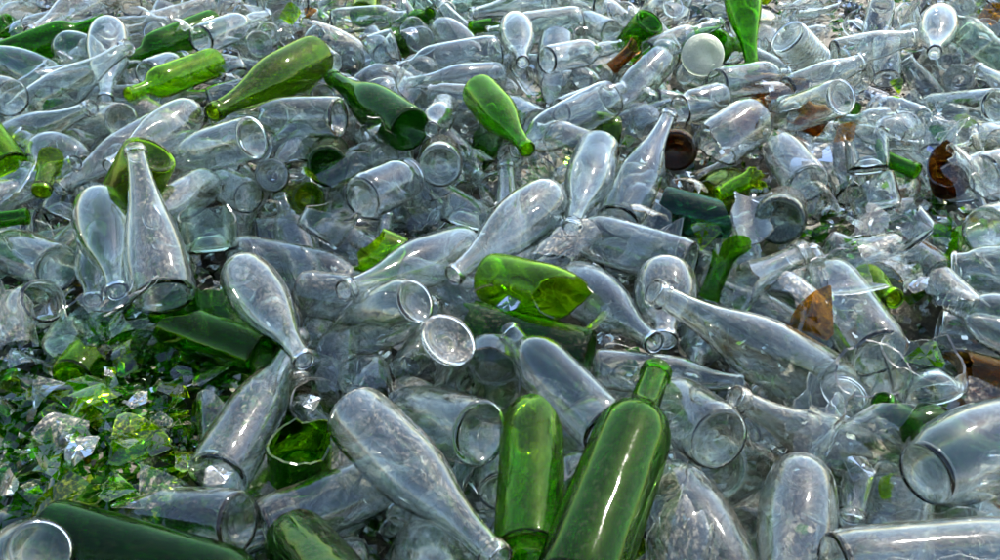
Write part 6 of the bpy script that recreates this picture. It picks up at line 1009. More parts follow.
["fF","clear",[-0.144,1.329,-0.029],[0.908,0.336,0.25],[-0.174,0.846,-0.504],0.857,[0.041,0.12],0.22,"clear curved wall fragment just below and right of the round base jar"],
["fF","clear",[0.342,1.384,0.015],[0.723,0.651,-0.231],[0.251,0.064,0.966],0.907,[0.136,0.199],0.24,"clear curved wall fragment just left of the yellow green mouth"],
["fW","clear",[0.831,1.508,0.039],[0.846,0.374,0.38],[-0.01,0.723,-0.69],0.959,[0.1,0.161],0.19,"clear curved wall fragment just behind the brown bowl"],
["fF","clear",[0.112,1.155,0.033],[-0.632,-0.737,-0.241],[0.3,-0.52,0.8],0.917,[0.023,0.098],0.37,"clear curved wall fragment just left of the cross lying cylinder"],
["fF","clear",[0.823,1.522,0.049],[0.887,-0.452,-0.095],[-0.225,-0.603,0.765],0.899,[0.102,0.184],0.22,"another clear curved wall fragment just behind the brown bowl"],
["fF","clear",[0.774,1.577,0.039],[-0.614,0.441,0.654],[0.503,-0.42,0.755],0.985,[0.098,0.154],0.32,"clear curved wall fragment well up and left of the brown bowl"],
["fW","clear",[0.905,1.554,0.034],[-0.245,0.956,-0.163],[-0.609,-0.021,0.793],0.925,[0.144,0.202],0.29,"clear curved wall fragment just below and left of the top right lip"],
["fF","clear",[-0.219,1.507,0.032],[-0.383,-0.483,0.787],[-0.181,-0.797,-0.577],0.877,[0.031,0.111],0.27,"clear curved wall fragment just below the dark green champagne bottle"],
["fW","clear",[-0.765,2.136,0.048],[0.699,0.711,-0.077],[0.275,-0.168,0.947],0.993,[0.172,0.234],0.26,"clear curved wall fragment just up and right of the green bottle behind shards"],
["fF","clear",[0.131,1.861,0.01],[0.949,-0.29,0.12],[-0.282,-0.616,0.736],0.875,[0.076,0.141],0.36,"clear curved wall fragment just below and left of the top small bottle"],
["fF","clear",[0.759,1.574,0.047],[-0.722,-0.688,0.08],[0.269,-0.172,0.948],0.986,[0.101,0.199],0.39,"clear curved wall fragment below the level top bottle"],
["fW","clear",[0.103,1.492,0.05],[-0.783,0.617,0.077],[-0.433,-0.63,0.645],0.93,[0.141,0.215],0.4,"clear curved wall fragment just below and left of the dusty upper bottle"],
["fP","clear",[-0.198,0.912,-0.011],[-0.009,-0.871,-0.491],[0.781,-0.313,0.541],0.897,[0.055,0.144],0.34,"another clear curved wall fragment just below the left pointing teardrop"],
["fP","clear",[-0.852,1.378,0.005],[-0.707,-0.696,0.126],[0.411,-0.26,0.874],0.923,[0.014,0.068],0.4,"another clear curved wall fragment just left of the dark ring neck"],
["fF","pale",[-0.223,1.858,0.035],[-0.786,0.57,0.238],[0.178,-0.16,0.971],0.941,[0.073,0.148],0.19,"pale green curved wall fragment just up and right of the dark green champagne bottle"],
["fJ","clear",[0.816,1.333,0.025],[-0.898,-0.441,-0.007],[-0.251,0.523,-0.815],0.9,[0.022,0.102],0.31,"clear curved wall fragment well right of the brown bowl"],
["fP","pale",[-0.165,1.751,0.043],[0.837,0.546,0.033],[0.128,-0.136,-0.982],0.888,[0.092,0.181],0.24,"pale green curved wall fragment just up and left of the facing mouth bottle"],
["fJ","clear",[0.241,1.282,0.019],[-0.526,0.835,-0.161],[0.288,0.353,0.89],0.965,[0.025,0.118],0.21,"clear curved wall fragment just left of the teal broken bottle"],
["fP","clear",[1.116,2.051,0.033],[-0.709,-0.521,-0.476],[-0.082,-0.609,0.789],0.943,[0.104,0.199],0.29,"clear curved wall fragment just right of the domed bottle"],
["fC","clear",[0.816,1.513,0.043],[0.556,0.446,0.701],[0.659,0.278,-0.699],0.982,[0.068,0.147],0.26,"another clear curved wall fragment behind the brown bowl"],
["fJ","clear",[0.308,2.231,0.047],[0.389,-0.913,-0.125],[0.437,0.063,0.897],0.854,[0.033,0.117],0.4,"clear curved wall fragment just up and left of the top green base"],
["fP","clear",[0.801,1.349,0.046],[0.557,-0.68,-0.476],[0.778,0.227,0.586],0.902,[0.082,0.179],0.19,"clear curved wall fragment behind the edge green neck"],
["fP","clear",[0.44,1.032,0.025],[-0.321,0.904,0.283],[0.331,-0.173,0.928],0.968,[0.097,0.177],0.3,"clear curved wall fragment just left of the leaning neck bottle"],
["fP","clear",[0.945,1.586,0.027],[-0.958,0.225,-0.175],[-0.198,-0.08,0.977],0.962,[0.049,0.123],0.26,"clear curved wall fragment below and left of the top right lip"],
["fF","clear",[-0.632,0.949,0.039],[0.286,-0.793,-0.537],[0.701,-0.209,0.682],0.864,[0.064,0.142],0.29,"clear curved wall fragment just below and left of the left edge jar"],
["shard","pale",[-0.675,1.146,-0.062],0.0315,0,"small pale green shard just right of the left edge jar",0],
["shard","lime",[-0.505,0.787,0.001],0.0462,0,"medium yellow green shard just up and left of the olive neck",0],
["shard","dkgreen",[-0.492,0.652,0.011],0.0578,0,"large dark green shard below and left of the olive neck",0],
["shard","clear",[-0.399,0.671,0.004],0.0503,0,"large clear shard just below and right of the olive neck",0],
["shard","clear",[-0.432,0.927,-0.032],0.0452,0,"medium clear shard just below and left of the jagged dark green body",0],
["shard","clear",[-0.682,1.089,-0.058],0.0434,0,"medium clear shard just right of the left edge jar",0],
["shard","lime",[-0.405,0.839,-0.025],0.0538,0,"large yellow green shard just up and right of the sunken green neck",0],
["shard","clear",[-0.532,1.053,-0.025],0.0439,0,"medium clear shard below the neck down bottle",0],
["shard","clear",[-0.587,0.932,-0.027],0.0511,0,"large clear shard below and right of the left edge jar",0],
["shard","lime",[-0.392,0.746,-0.009],0.0634,0,"large yellow green shard just right of the sunken green neck",0],
["shard","dkgreen",[-0.594,0.801,0.006],0.0384,0,"medium dark green shard up and left of the olive neck",0],
["shard","clear",[-0.473,0.73,0.023],0.0532,0,"large clear shard just up and left of the olive neck",0],
["shard","dkgreen",[-0.688,1.07,-0.051],0.0584,0,"large dark green shard just below and right of the left edge jar",0],
["shard","clear",[-0.496,1.108,-0.054],0.0328,0,"small clear shard up and left of the jagged dark green body",0],
["shard","olive",[-0.355,0.763,-0.038],0.0309,0,"small olive green shard just right of the sunken green neck",0],
["shard","lime",[-0.494,0.914,0.005],0.0609,0,"large yellow green shard left of the jagged dark green body",0],
["shard","pale",[-0.51,1.058,-0.023],0.0382,0,"medium pale green shard left of the jagged dark green body",0],
["shard","dkgreen",[-0.381,0.7,-0.048],0.0618,0,"large dark green shard just left of the ringed broken body",0],
["shard","clear",[-0.374,0.884,-0.038],0.0332,0,"small clear shard just left of the big leaning clear bottle",0],
["shard","olive",[-0.536,0.856,0.0],0.0567,0,"large olive green shard below and right of the left edge jar",0],
["shard","pale",[-0.394,0.817,-0.021],0.0487,0,"large pale green shard just up and right of the sunken green neck",0],
["shard","lime",[-0.426,0.759,0.019],0.0647,0,"large yellow green shard just up and left of the sunken green neck",0],
["shard","dkgreen",[-0.482,0.847,0.017],0.0438,0,"medium dark green shard up and left of the sunken green neck",0],
["shard","green",[-0.346,0.709,-0.064],0.0637,0,"large green shard just up and right of the ringed broken body",0],
["shard","green",[-0.489,0.708,0.013],0.0543,0,"large green shard just left of the olive neck",0],
["shard","clear",[-0.434,0.717,-0.018],0.0344,0,"medium clear shard just right of the olive neck",0],
["shard","dkgreen",[-0.667,1.018,-0.041],0.0469,0,"medium dark green shard just below the left edge jar",0],
["shard","olive",[-0.415,0.867,-0.011],0.0403,0,"medium olive green shard below and left of the jagged dark green body",0],
["shard","clear",[-0.63,1.045,-0.032],0.0445,0,"medium clear shard right of the left edge jar",0],
["shard","green",[-0.426,0.842,-0.014],0.0531,0,"large green shard just behind the sunken green neck",0],
["shard","clear",[-0.422,1.088,-0.061],0.0521,0,"large clear shard just behind the jagged dark green body",0],
["shard","pale",[-0.611,1.064,-0.039],0.0651,0,"large pale green shard right of the left edge jar",0],
["shard","clear",[-0.497,0.784,0.014],0.0474,0,"large clear shard behind the olive neck",0],
["shard","lime",[-0.504,0.834,0.0],0.0541,0,"large yellow green shard up and left of the sunken green neck",0],
["shard","green",[-0.461,0.802,0.013],0.0303,0,"small green shard up and left of the sunken green neck",0],
["shard","green",[-0.363,0.841,-0.048],0.0423,0,"medium green shard just below and left of the big leaning clear bottle",0],
["shard","clear",[-0.511,0.763,0.019],0.0657,0,"large clear shard up and left of the olive neck",0],
["shard","dkgreen",[-0.401,0.959,-0.036],0.0363,0,"medium dark green shard just below and left of the jagged dark green body",0],
["shard","dkgreen",[-0.742,1.1,-0.057],0.0582,0,"large dark green shard just left of the left edge jar",0],
["shard","dkgreen",[-0.689,1.055,-0.047],0.0426,0,"medium dark green shard below the left edge jar",0],
["shard","green",[-0.599,0.952,-0.032],0.0656,0,"large green shard below and right of the left edge jar",0],
["shard","dkgreen",[-0.355,0.865,-0.024],0.0446,0,"medium dark green shard just left of the big leaning clear bottle",0],
["shard","olive",[-0.475,0.647,-0.0],0.048,0,"large olive green shard below and left of the olive neck",0],
["shard","green",[-0.626,1.01,-0.04],0.0453,0,"medium green shard just below and right of the left edge jar",0],
["shard","dkgreen",[-0.341,0.745,-0.053],0.0302,0,"small dark green shard just up and right of the ringed broken body",0],
["shard","lime",[-0.369,0.713,-0.038],0.0404,0,"medium yellow green shard just up and left of the ringed broken body",0],
["shard","green",[-0.452,0.667,-0.024],0.0556,0,"large green shard just below the olive neck",0],
["shard","clear",[-0.509,0.905,-0.006],0.033,0,"small clear shard below and right of the left edge jar",0],
["shard","olive",[-0.434,1.097,-0.044],0.0557,0,"large olive green shard just behind the jagged dark green body",0],
["shard","olive",[-0.487,0.801,0.004],0.0396,0,"medium olive green shard behind the olive neck",0],
["shard","olive",[-0.488,1.008,-0.015],0.0319,0,"small olive green shard left of the jagged dark green body",0],
["shard","olive",[-0.548,0.973,-0.03],0.0431,0,"medium olive green shard below and right of the left edge jar",0],
["shard","clear",[-0.495,0.651,0.007],0.0389,0,"medium clear shard below and left of the olive neck",0],
["shard","dkgreen",[-0.579,0.868,-0.017],0.0435,0,"medium dark green shard well below the left edge jar",0],
["shard","green",[-0.532,0.797,0.004],0.0655,0,"large green shard up and left of the olive neck",0],
["shard","green",[-0.736,1.137,-0.062],0.0366,0,"medium green shard just behind the left edge jar",0],
["shard","olive",[-0.452,0.661,-0.0],0.0652,0,"large olive green shard just below and left of the olive neck",0],
["shard","olive",[-0.333,0.725,-0.079],0.0457,0,"medium olive green shard just right of the ringed broken body",0],
["shard","green",[-0.471,0.973,-0.019],0.0458,0,"medium green shard left of the jagged dark green body",0],
["shard","pale",[-0.503,0.881,0.001],0.036,0,"medium pale green shard up and left of the sunken green neck",0],
["shard","green",[-0.571,1.052,-0.04],0.0603,0,"large green shard right of the left edge jar",0],
["shard","clear",[-0.406,0.766,0.003],0.0448,0,"medium clear shard just behind the sunken green neck",0],
["shard","green",[-0.635,1.042,-0.032],0.0462,0,"medium green shard just right of the left edge jar",0],
["shard","clear",[-0.742,1.085,-0.067],0.062,0,"large clear shard just below and left of the left edge jar",0],
["shard","dkgreen",[-0.581,0.841,-0.014],0.0462,0,"medium dark green shard well up and left of the olive neck",0],
["shard","olive",[-0.427,0.74,0.028],0.0566,0,"large olive green shard just up and left of the sunken green neck",0],
["shard","green",[-0.503,0.713,0.031],0.0634,0,"large green shard left of the olive neck",0],
["shard","dkgreen",[-0.52,1.057,-0.035],0.0554,0,"large dark green shard left of the jagged dark green body",0],
["shard","lime",[-0.421,0.761,-0.005],0.0309,0,"small yellow green shard just up and left of the sunken green neck",0],
["shard","dkgreen",[-0.391,0.864,-0.007],0.0347,0,"medium dark green shard below and left of the jagged dark green body",0],
["shard","clear",[-0.453,0.845,-0.01],0.0511,0,"large clear shard behind the sunken green neck",0],
["shard","dkgreen",[-0.513,0.674,-0.01],0.038,0,"medium dark green shard left of the olive neck",0],
["shard","green",[-0.436,0.671,0.002],0.0484,0,"large green shard below the olive neck",0],
["shard","olive",[-0.408,0.675,-0.046],0.0603,0,"large olive green shard left of the ringed broken body",0],
["shard","dkgreen",[-0.498,0.862,0.003],0.0619,0,"large dark green shard up and left of the sunken green neck",0],
["shard","green",[-0.5,1.103,-0.047],0.0598,0,"large green shard up and left of the jagged dark green body",0],
["shard","lime",[-0.521,0.973,-0.011],0.0401,0,"medium yellow green shard right of the left edge jar",0],
["shard","clear",[-0.336,0.773,-0.049],0.0441,0,"medium clear shard right of the sunken green neck",0],
["shard","green",[-0.479,0.637,0.006],0.0366,0,"medium green shard below and left of the olive neck",0],
["shard","olive",[-0.449,1.112,-0.043],0.0536,0,"large olive green shard behind the jagged dark green body",0],
["shard","dkgreen",[-0.514,0.996,-0.015],0.0591,0,"large dark green shard well left of the jagged dark green body",0],
["shard","pale",[-0.346,0.743,-0.024],0.042,0,"medium pale green shard just right of the sunken green neck",0],
["shard","green",[-0.457,0.729,0.001],0.0338,0,"small green shard just behind the olive neck",0],
["shard","lime",[-0.365,0.754,-0.011],0.0514,0,"large yellow green shard right of the sunken green neck",0],
["shard","clear",[-0.39,0.928,-0.027],0.0657,0,"large clear shard just below and left of the jagged dark green body",0],
["shard","green",[-0.425,0.963,-0.03],0.0371,0,"medium green shard just left of the jagged dark green body",0],
["shard","green",[-0.483,0.684,0.01],0.0572,0,"large green shard well left of the olive neck",0],
["shard","green",[-0.77,1.147,-0.082],0.0333,0,"small green shard just left of the left edge jar",0],
["shard","dkgreen",[-0.725,1.115,-0.073],0.0489,0,"large dark green shard just right of the left edge jar",0],
["shard","lime",[-0.669,0.929,-0.035],0.0653,0,"large yellow green shard below the left edge jar",0],
["shard","dkgreen",[-0.416,0.68,0.012],0.0659,0,"large dark green shard just below and right of the olive neck",0],
["shard","green",[-0.376,0.842,-0.032],0.065,0,"large green shard left of the big leaning clear bottle",0],
["shard","dkgreen",[-0.492,0.854,-0.003],0.041,0,"medium dark green shard well up and left of the sunken green neck",0],
["shard","green",[-0.526,0.75,0.014],0.0361,0,"medium green shard up and left of the olive neck",0],
["shard","olive",[-0.394,0.754,0.007],0.0513,0,"large olive green shard just behind the sunken green neck",0],
["shard","green",[-0.583,1.042,-0.044],0.0417,0,"medium green shard right of the left edge jar",0],
["shard","dkgreen",[-0.614,0.899,-0.017],0.0321,0,"small dark green shard below the left edge jar",0],
["shard","green",[-0.494,0.696,0.005],0.0402,0,"medium green shard just left of the olive neck",0],
["shard","olive",[-0.47,0.651,0.022],0.063,0,"large olive green shard well below and left of the olive neck",0],
["shard","olive",[-0.404,0.65,-0.008],0.0455,0,"medium olive green shard just below and right of the olive neck",0],
["shard","dkgreen",[-0.459,0.653,-0.029],0.0398,0,"medium dark green shard below the olive neck",0],
["shard","clear",[-0.609,1.126,-0.049],0.0301,0,"small clear shard just below the neck down bottle",0],
["shard","dkgreen",[-0.377,0.827,-0.04],0.0574,0,"large dark green shard just up and right of the sunken green neck",0],
["shard","clear",[-0.64,0.951,-0.024],0.0641,0,"large clear shard just below the left edge jar",0],
["shard","pale",[-0.628,1.037,-0.032],0.0635,0,"large pale green shard just right of the left edge jar",0],
["shard","clear",[-0.593,1.117,-0.042],0.045,0,"medium clear shard just below the neck down bottle",0],
["shard","green",[-0.422,0.965,-0.042],0.049,0,"large green shard just below and left of the jagged dark green body",0],
["shard","lime",[-0.5,0.814,0.017],0.0653,0,"large yellow green shard behind the olive neck",0],
["shard","dkgreen",[-0.677,0.937,-0.037],0.0491,0,"large dark green shard below the left edge jar",0],
["shard","olive",[-0.58,0.856,-0.005],0.0376,0,"medium olive green shard below the left edge jar",0],
["shard","clear",[-0.408,0.801,-0.002],0.0386,0,"medium clear shard behind the sunken green neck",0],
["shard","clear",[-0.627,0.857,-0.022],0.0425,0,"medium clear shard below the left edge jar",0],
["shard","dkgreen",[-0.761,1.158,-0.064],0.0521,0,"large dark green shard just up and left of the left edge jar",0],
["shard","clear",[-0.401,0.82,-0.022],0.0488,0,"large clear shard just up and right of the sunken green neck",0],
["shard","green",[-0.631,1.062,-0.038],0.0479,0,"large green shard just right of the left edge jar",0],
["shard","green",[-0.406,0.844,-0.01],0.0405,0,"medium green shard behind the sunken green neck",0],
["shard","olive",[-0.537,0.765,0.001],0.0364,0,"medium olive green shard up and left of the olive neck",0],
["shard","clear",[-0.419,0.989,-0.042],0.0658,0,"large clear shard just left of the jagged dark green body",0],
["shard","lime",[-0.391,0.845,-0.012],0.0568,0,"large yellow green shard left of the big leaning clear bottle",0],
["shard","dkgreen",[-0.358,0.822,-0.048],0.0336,0,"small dark green shard right of the sunken green neck",0],
["shard","dkgreen",[-0.526,0.643,0.002],0.0602,0,"large dark green shard well below and left of the olive neck",0],
["shard","clear",[-0.532,0.682,0.018],0.066,0,"large clear shard left of the olive neck",0],
["shard","green",[-0.581,0.934,-0.025],0.0464,0,"medium green shard below and right of the left edge jar",0],
["shard","green",[-0.43,1.082,-0.056],0.0649,0,"large green shard just behind the jagged dark green body",0],
["shard","green",[-0.425,0.7,-0.005],0.0554,0,"large green shard just below and right of the olive neck",0],
["shard","green",[-0.398,0.7,-0.029],0.0482,0,"large green shard just left of the ringed broken body",0],
["shard","dkgreen",[-0.5,0.951,-0.0],0.0422,0,"medium dark green shard left of the jagged dark green body",0],
["shard","olive",[-0.393,0.702,-0.025],0.0343,0,"medium olive green shard just up and left of the ringed broken body",0],
["shard","dkgreen",[-0.665,0.973,-0.037],0.0352,0,"medium dark green shard below and left of the neck down bottle",0],
["shard","green",[-0.517,0.863,0.0],0.0588,0,"large green shard up and left of the sunken green neck",0],
["shard","lime",[-0.489,0.826,0.018],0.0445,0,"medium yellow green shard up and left of the sunken green neck",0],
["shard","pale",[-0.574,0.848,0.004],0.0446,0,"medium pale green shard below the left edge jar",0],
["shard","green",[-0.477,0.752,0.018],0.0528,0,"large green shard just behind the olive neck",0],
["shard","green",[-0.666,1.048,-0.047],0.0333,0,"small green shard just below and right of the left edge jar",0],
["shard","clear",[-0.7,1.061,-0.055],0.0433,0,"medium clear shard just below the left edge jar",0],
["shard","brown",[0.689,1.246,-0.024],0.034,0,"small brown shard just below and right of the broken glass ring",0],
["shard","clear",[0.442,1.312,-0.093],0.0449,0,"medium clear shard just up and right of the green neck tube",0],
["shard","brown",[0.841,1.7,-0.061],0.034,0,"small brown shard up and left of the brown bowl",0],
["shard","lime",[0.897,1.558,-0.049],0.034,0,"small yellow green shard just up and right of the brown bowl",0],
["shard","clear",[0.759,1.43,-0.041],0.0314,0,"small clear shard just below and left of the brown bowl",0],
["shard","pale",[0.583,1.389,-0.041],0.0449,0,"medium pale green shard just left of the folded jagged cup",0],
["shard","clear",[0.833,1.462,-0.033],0.0479,0,"large clear shard just below and right of the brown bowl",0],
["shard","clear",[0.744,1.31,-0.017],0.033,0,"small clear shard just up and left of the edge green neck",0],
["shard","green",[0.494,1.359,-0.1],0.034,0,"small green shard just below the small dark base",0],
["shard","clear",[0.697,1.738,-0.072],0.0343,0,"medium clear shard just below and right of the right facing base",0],
["shard","green",[0.848,1.366,-0.051],0.034,0,"small green shard just up and right of the edge green neck",0],
["shard","brown",[0.912,1.639,-0.089],0.034,0,"small brown shard just behind the brown bowl",0],
["shard","green",[0.609,1.51,-0.028],0.034,0,"small green shard up and left of the folded jagged cup",0],
["shard","green",[0.618,1.641,-0.067],0.034,0,"small green shard just below the right facing base",0],
["shard","clear",[0.772,1.351,-0.051],0.0583,0,"large clear shard just left of the edge green neck",0],
["shard","clear",[0.748,1.533,-0.04],0.0404,0,"medium clear shard just up and right of the folded jagged cup",0],
["shard","lime",[0.831,1.275,-0.01],0.034,0,"small yellow green shard just right of the edge green neck",0],
["shard","brown",[0.87,1.761,-0.083],0.0301,0,"another small brown shard up and left of the brown bowl",0],
["shard","clear",[0.466,1.386,-0.073],0.0334,0,"small clear shard just below and left of the large dark base",0],
["shard","clear",[0.656,1.476,-0.026],0.0346,0,"medium clear shard just up and left of the folded jagged cup",0],
["shard","green",[0.716,1.52,-0.037],0.034,0,"small green shard just behind the folded jagged cup",0],
["shard","lime",[0.82,1.492,-0.028],0.034,0,"small yellow green shard just up and left of the brown bowl",0],
["shard","lime",[0.958,1.602,-0.046],0.034,0,"another small yellow green shard just up and right of the brown bowl",0],
["shard","lime",[1.019,1.658,-0.08],0.034,0,"small yellow green shard just right of the brown bowl",0],
["shard","pale",[0.822,1.666,-0.06],0.0504,0,"large pale green shard just up and left of the brown bowl",0],
["shard","brown",[0.537,1.305,-0.091],0.034,0,"small brown shard just up and left of the leaning neck bottle",0],
["shard","clear",[1.074,1.756,-0.095],0.0457,0,"medium clear shard up and right of the brown bowl",0],
["shard","clear",[0.746,1.69,-0.075],0.045,0,"medium clear shard just behind the folded jagged cup",0],
["shard","clear",[0.936,1.607,-0.052],0.0311,0,"small clear shard just up and right of the brown bowl",0],
["shard","clear",[0.632,1.402,-0.065],0.0349,0,"medium clear shard just below and left of the folded jagged cup",0],
["shard","lime",[0.693,1.407,-0.008],0.034,0,"small yellow green shard just up and right of the folded jagged cup",0],
["shard","clear",[0.7,1.604,-0.063],0.0458,0,"medium clear shard up and left of the folded jagged cup",0],
["shard","green",[0.467,1.366,-0.078],0.034,0,"small green shard just below and left of the small dark base",0],
["shard","clear",[0.69,1.373,-0.024],0.0479,0,"large clear shard just right of the folded jagged cup",0],
["shard","green",[0.616,1.34,-0.01],0.034,0,"small green shard just below and left of the folded jagged cup",0],
["shard","lime",[0.905,1.638,-0.074],0.034,0,"small yellow green shard just behind the brown bowl",0],
["shard","lime",[0.808,1.282,-0.075],0.034,0,"small yellow green shard just up and left of the level jar",0],
["shard","brown",[0.47,1.254,-0.064],0.034,0,"small brown shard just below the small dark base",0],
["shard","clear",[0.823,1.284,-0.07],0.034,0,"medium clear shard just up and left of the level jar",0],
["shard","clear",[0.822,1.505,-0.04],0.0431,0,"medium clear shard just left of the brown bowl",0],
["shard","green",[0.755,1.298,-0.041],0.034,0,"small green shard just left of the edge green neck",0],
["shard","clear",[0.935,1.735,-0.101],0.0361,0,"medium clear shard just behind the brown bowl",0],
["shard","clear",[0.782,1.417,-0.05],0.0441,0,"medium clear shard just below and left of the brown bowl",0],
["shard","clear",[0.908,1.537,-0.065],0.0545,0,"large clear shard just right of the brown bowl",0],
["shard","lime",[1.022,1.674,-0.08],0.034,0,"small yellow green shard up and right of the brown bowl",0],
["shard","clear",[-0.507,2.19,-0.001],0.0521,0,"large clear shard up and right of the olive bottle",0],
["shard","green",[-0.557,2.387,-0.02],0.0536,0,"large green shard behind the olive bottle",0],
["shard","lime",[-0.662,2.603,-0.038],0.0433,0,"medium yellow green shard behind the olive bottle",0],
["shard","clear",[-0.404,2.29,-0.035],0.0396,0,"medium clear shard behind the dark green champagne bottle",0],
["shard","clear",[-0.433,2.31,-0.07],0.0507,0,"large clear shard up and left of the dark green champagne bottle",0],
["shard","lime",[-0.525,2.391,-0.024],0.0428,0,"medium yellow green shard up and right of the olive bottle",0],
["shard","clear",[-0.572,2.363,-0.03],0.0316,0,"small clear shard behind the olive bottle",0],
["shard","lime",[-0.612,2.297,-0.012],0.042,0,"medium yellow green shard well behind the olive bottle",0],
["shard","green",[-0.614,2.247,-0.056],0.0539,0,"large green shard just behind the olive bottle",0],
["shard","green",[-0.614,2.276,-0.023],0.0565,0,"large green shard well behind the olive bottle",0],
["shard","clear",[-0.545,2.285,-0.033],0.0444,0,"medium clear shard just behind the olive bottle",0],
["shard","lime",[-0.42,2.537,-0.038],0.0498,0,"large yellow green shard behind the dark green champagne bottle",0],
["shard","clear",[-0.399,2.285,-0.057],0.0439,0,"medium clear shard well behind the dark green champagne bottle",0],
["shard","clear",[-0.344,2.281,-0.06],0.0597,0,"large clear shard behind the dark green champagne bottle",0],
["shard","clear",[-0.419,2.274,-0.07],0.0321,0,"small clear shard up and left of the dark green champagne bottle",0],
["shard","green",[-0.585,2.405,-0.025],0.0574,0,"large green shard right of the green bottle behind shards",0],
["shard","lime",[-0.596,2.248,-0.011],0.0397,0,"medium yellow green shard just behind the olive bottle",0],
["shard","clear",[-0.561,2.307,-0.009],0.056,0,"large clear shard behind the olive bottle",0],
["shard","clear",[-0.417,2.26,-0.092],0.0516,0,"large clear shard just up and left of the dark green champagne bottle",0],
["shard","clear",[-0.534,2.326,-0.009],0.0478,0,"large clear shard well behind the olive bottle",0],
["shard","lime",[-0.407,2.468,-0.046],0.059,0,"large yellow green shard well behind the dark green champagne bottle",0],
["shard","lime",[-0.563,2.44,-0.011],0.0305,0,"small yellow green shard behind the olive bottle",0],
["shard","clear",[-0.603,2.298,-0.031],0.053,0,"large clear shard just behind the olive bottle",0],
["shard","green",[-0.347,2.271,-0.055],0.059,0,"large green shard behind the dark green champagne bottle",0],
["shard","clear",[-0.648,2.564,-0.03],0.0377,0,"medium clear shard behind the olive bottle",0],
["shard","green",[-0.458,2.31,-0.028],0.0455,0,"medium green shard up and right of the olive bottle",0],
["shard","green",[-0.686,2.275,-0.06],0.0575,0,"large green shard just up and left of the olive bottle",0],
["shard","green",[-0.449,2.448,-0.039],0.0488,0,"large green shard up and right of the olive bottle",0],
["shard","clear",[-0.359,2.33,-0.084],0.0558,0,"large clear shard well behind the dark green champagne bottle",0],
["shard","clear",[-0.528,2.301,-0.045],0.0484,0,"large clear shard well up and right of the olive bottle",0],
["shard","clear",[-0.563,2.304,-0.013],0.0325,0,"small clear shard well behind the olive bottle",0],
["shard","lime",[-0.642,2.231,-0.048],0.0439,0,"medium yellow green shard just up and left of the olive bottle",0],
["shard","green",[-0.573,2.327,-0.005],0.0532,0,"large green shard well right of the green bottle behind shards",0],
["shard","clear",[-0.653,2.421,-0.041],0.0591,0,"large clear shard right of the green bottle behind shards",0],
["shard","clear",[-0.619,2.282,-0.05],0.045,0,"medium clear shard well behind the olive bottle",0],
["shard","lime",[-0.708,2.427,-0.048],0.0359,0,"medium yellow green shard right of the green bottle behind shards",0],
["shard","clear",[-0.639,2.428,-0.035],0.0501,0,"large clear shard well right of the green bottle behind shards",0],
["shard","clear",[-0.529,2.161,-0.07],0.0401,0,"medium clear shard just up and right of the olive bottle",0],
["shard","green",[-0.447,2.457,-0.038],0.0598,0,"large green shard well up and right of the olive bottle",0],
["shard","clear",[-0.524,2.253,-0.084],0.0321,0,"small clear shard just up and right of the olive bottle",0],
["shard","clear",[0.551,1.754,0.038],0.0542,0,"large clear shard just right of the bottle below the lid",0],
["shard","green",[0.249,1.613,-0.017],0.0319,0,"small green shard just up and left of the tall necked bottle",0],
["shard","lime",[-0.432,0.944,0.009],0.0457,0,"medium yellow green shard just left of the jagged dark green body",0],
["shard","clear",[-0.061,1.606,-0.059],0.0595,0,"large clear shard just right of the dark ring base",0],
["shard","clear",[-0.233,1.092,0.024],0.0505,0,"large clear shard just left of the bright green cup",0],
["shard","clear",[-1.25,2.301,-0.009],0.0501,0,"large clear shard just up and left of the top left green bottle",0],
["shard","clear",[-0.967,1.94,0.034],0.039,0,"medium clear shard just below and right of the top left green bottle",0],
["shard","clear",[0.222,2.348,0.027],0.0494,0,"large clear shard up and right of the top level bottle",0],
["shard","clear",[-0.024,1.035,0.032],0.0491,0,"large clear shard just left of the yellow green broken body",0],
["shard","clear",[-0.2,2.049,0.048],0.0433,0,"medium clear shard up and right of the dark green champagne bottle",0],
["shard","green",[-0.904,1.716,0.022],0.05,0,"large green shard just below and left of the long sloping neck",0],
["shard","clear",[-0.573,1.855,0.018],0.0594,0,"large clear shard just left of the olive bottle",0],
["shard","clear",[-0.234,1.533,0.046],0.0554,0,"large clear shard just below the dark green champagne bottle",0],
["shard","clear",[0.012,0.999,0.029],0.041,0,"medium clear shard just below and left of the yellow green broken body",0],
["shard","clear",[0.751,1.701,0.039],0.054,0,"large clear shard just below the level top bottle",0],
["shard","clear",[0.926,2.288,0.001],0.0443,0,"medium clear shard just up and left of the level top bottle",0],
["shard","pale",[0.32,1.817,0.002],0.0585,0,"large pale green shard just below and right of the brown neck",0],
["shard","green",[-0.24,2.167,0.046],0.0399,0,"medium green shard behind the dark green champagne bottle",0],
["shard","clear",[-0.139,1.338,-0.014],0.0305,0,"small clear shard just below and right of the round base jar",0],
["shard","lime",[0.427,0.701,-0.006],0.034,0,"small yellow green shard below and left of the ring mouth green bottle",0],
["shard","clear",[1.134,2.052,0.035],0.0433,0,"medium clear shard just right of the domed bottle",0],
["shard","clear",[-0.251,2.161,0.031],0.0355,0,"medium clear shard left of the top egg bottle",0],
["shard","clear",[-0.394,1.349,-0.004],0.0479,0,"large clear shard left of the jagged clear cup",0],
["shard","clear",[-0.418,1.541,0.02],0.0396,0,"medium clear shard just below the clear bottle under olive",0],
["shard","pale",[1.022,1.822,0.025],0.0457,0,"medium pale green shard just left of the top right lip",0],
["shard","clear",[0.403,0.713,0.01],0.0432,0,"medium clear shard just below and right of the shaded dusty bottle",0],
["shard","clear",[0.127,0.962,0.031],0.0419,0,"medium clear shard just below and left of the small teardrop bottle",0],
["shard","pale",[0.333,2.238,0.041],0.0443,0,"medium pale green shard just behind the top green base",0],
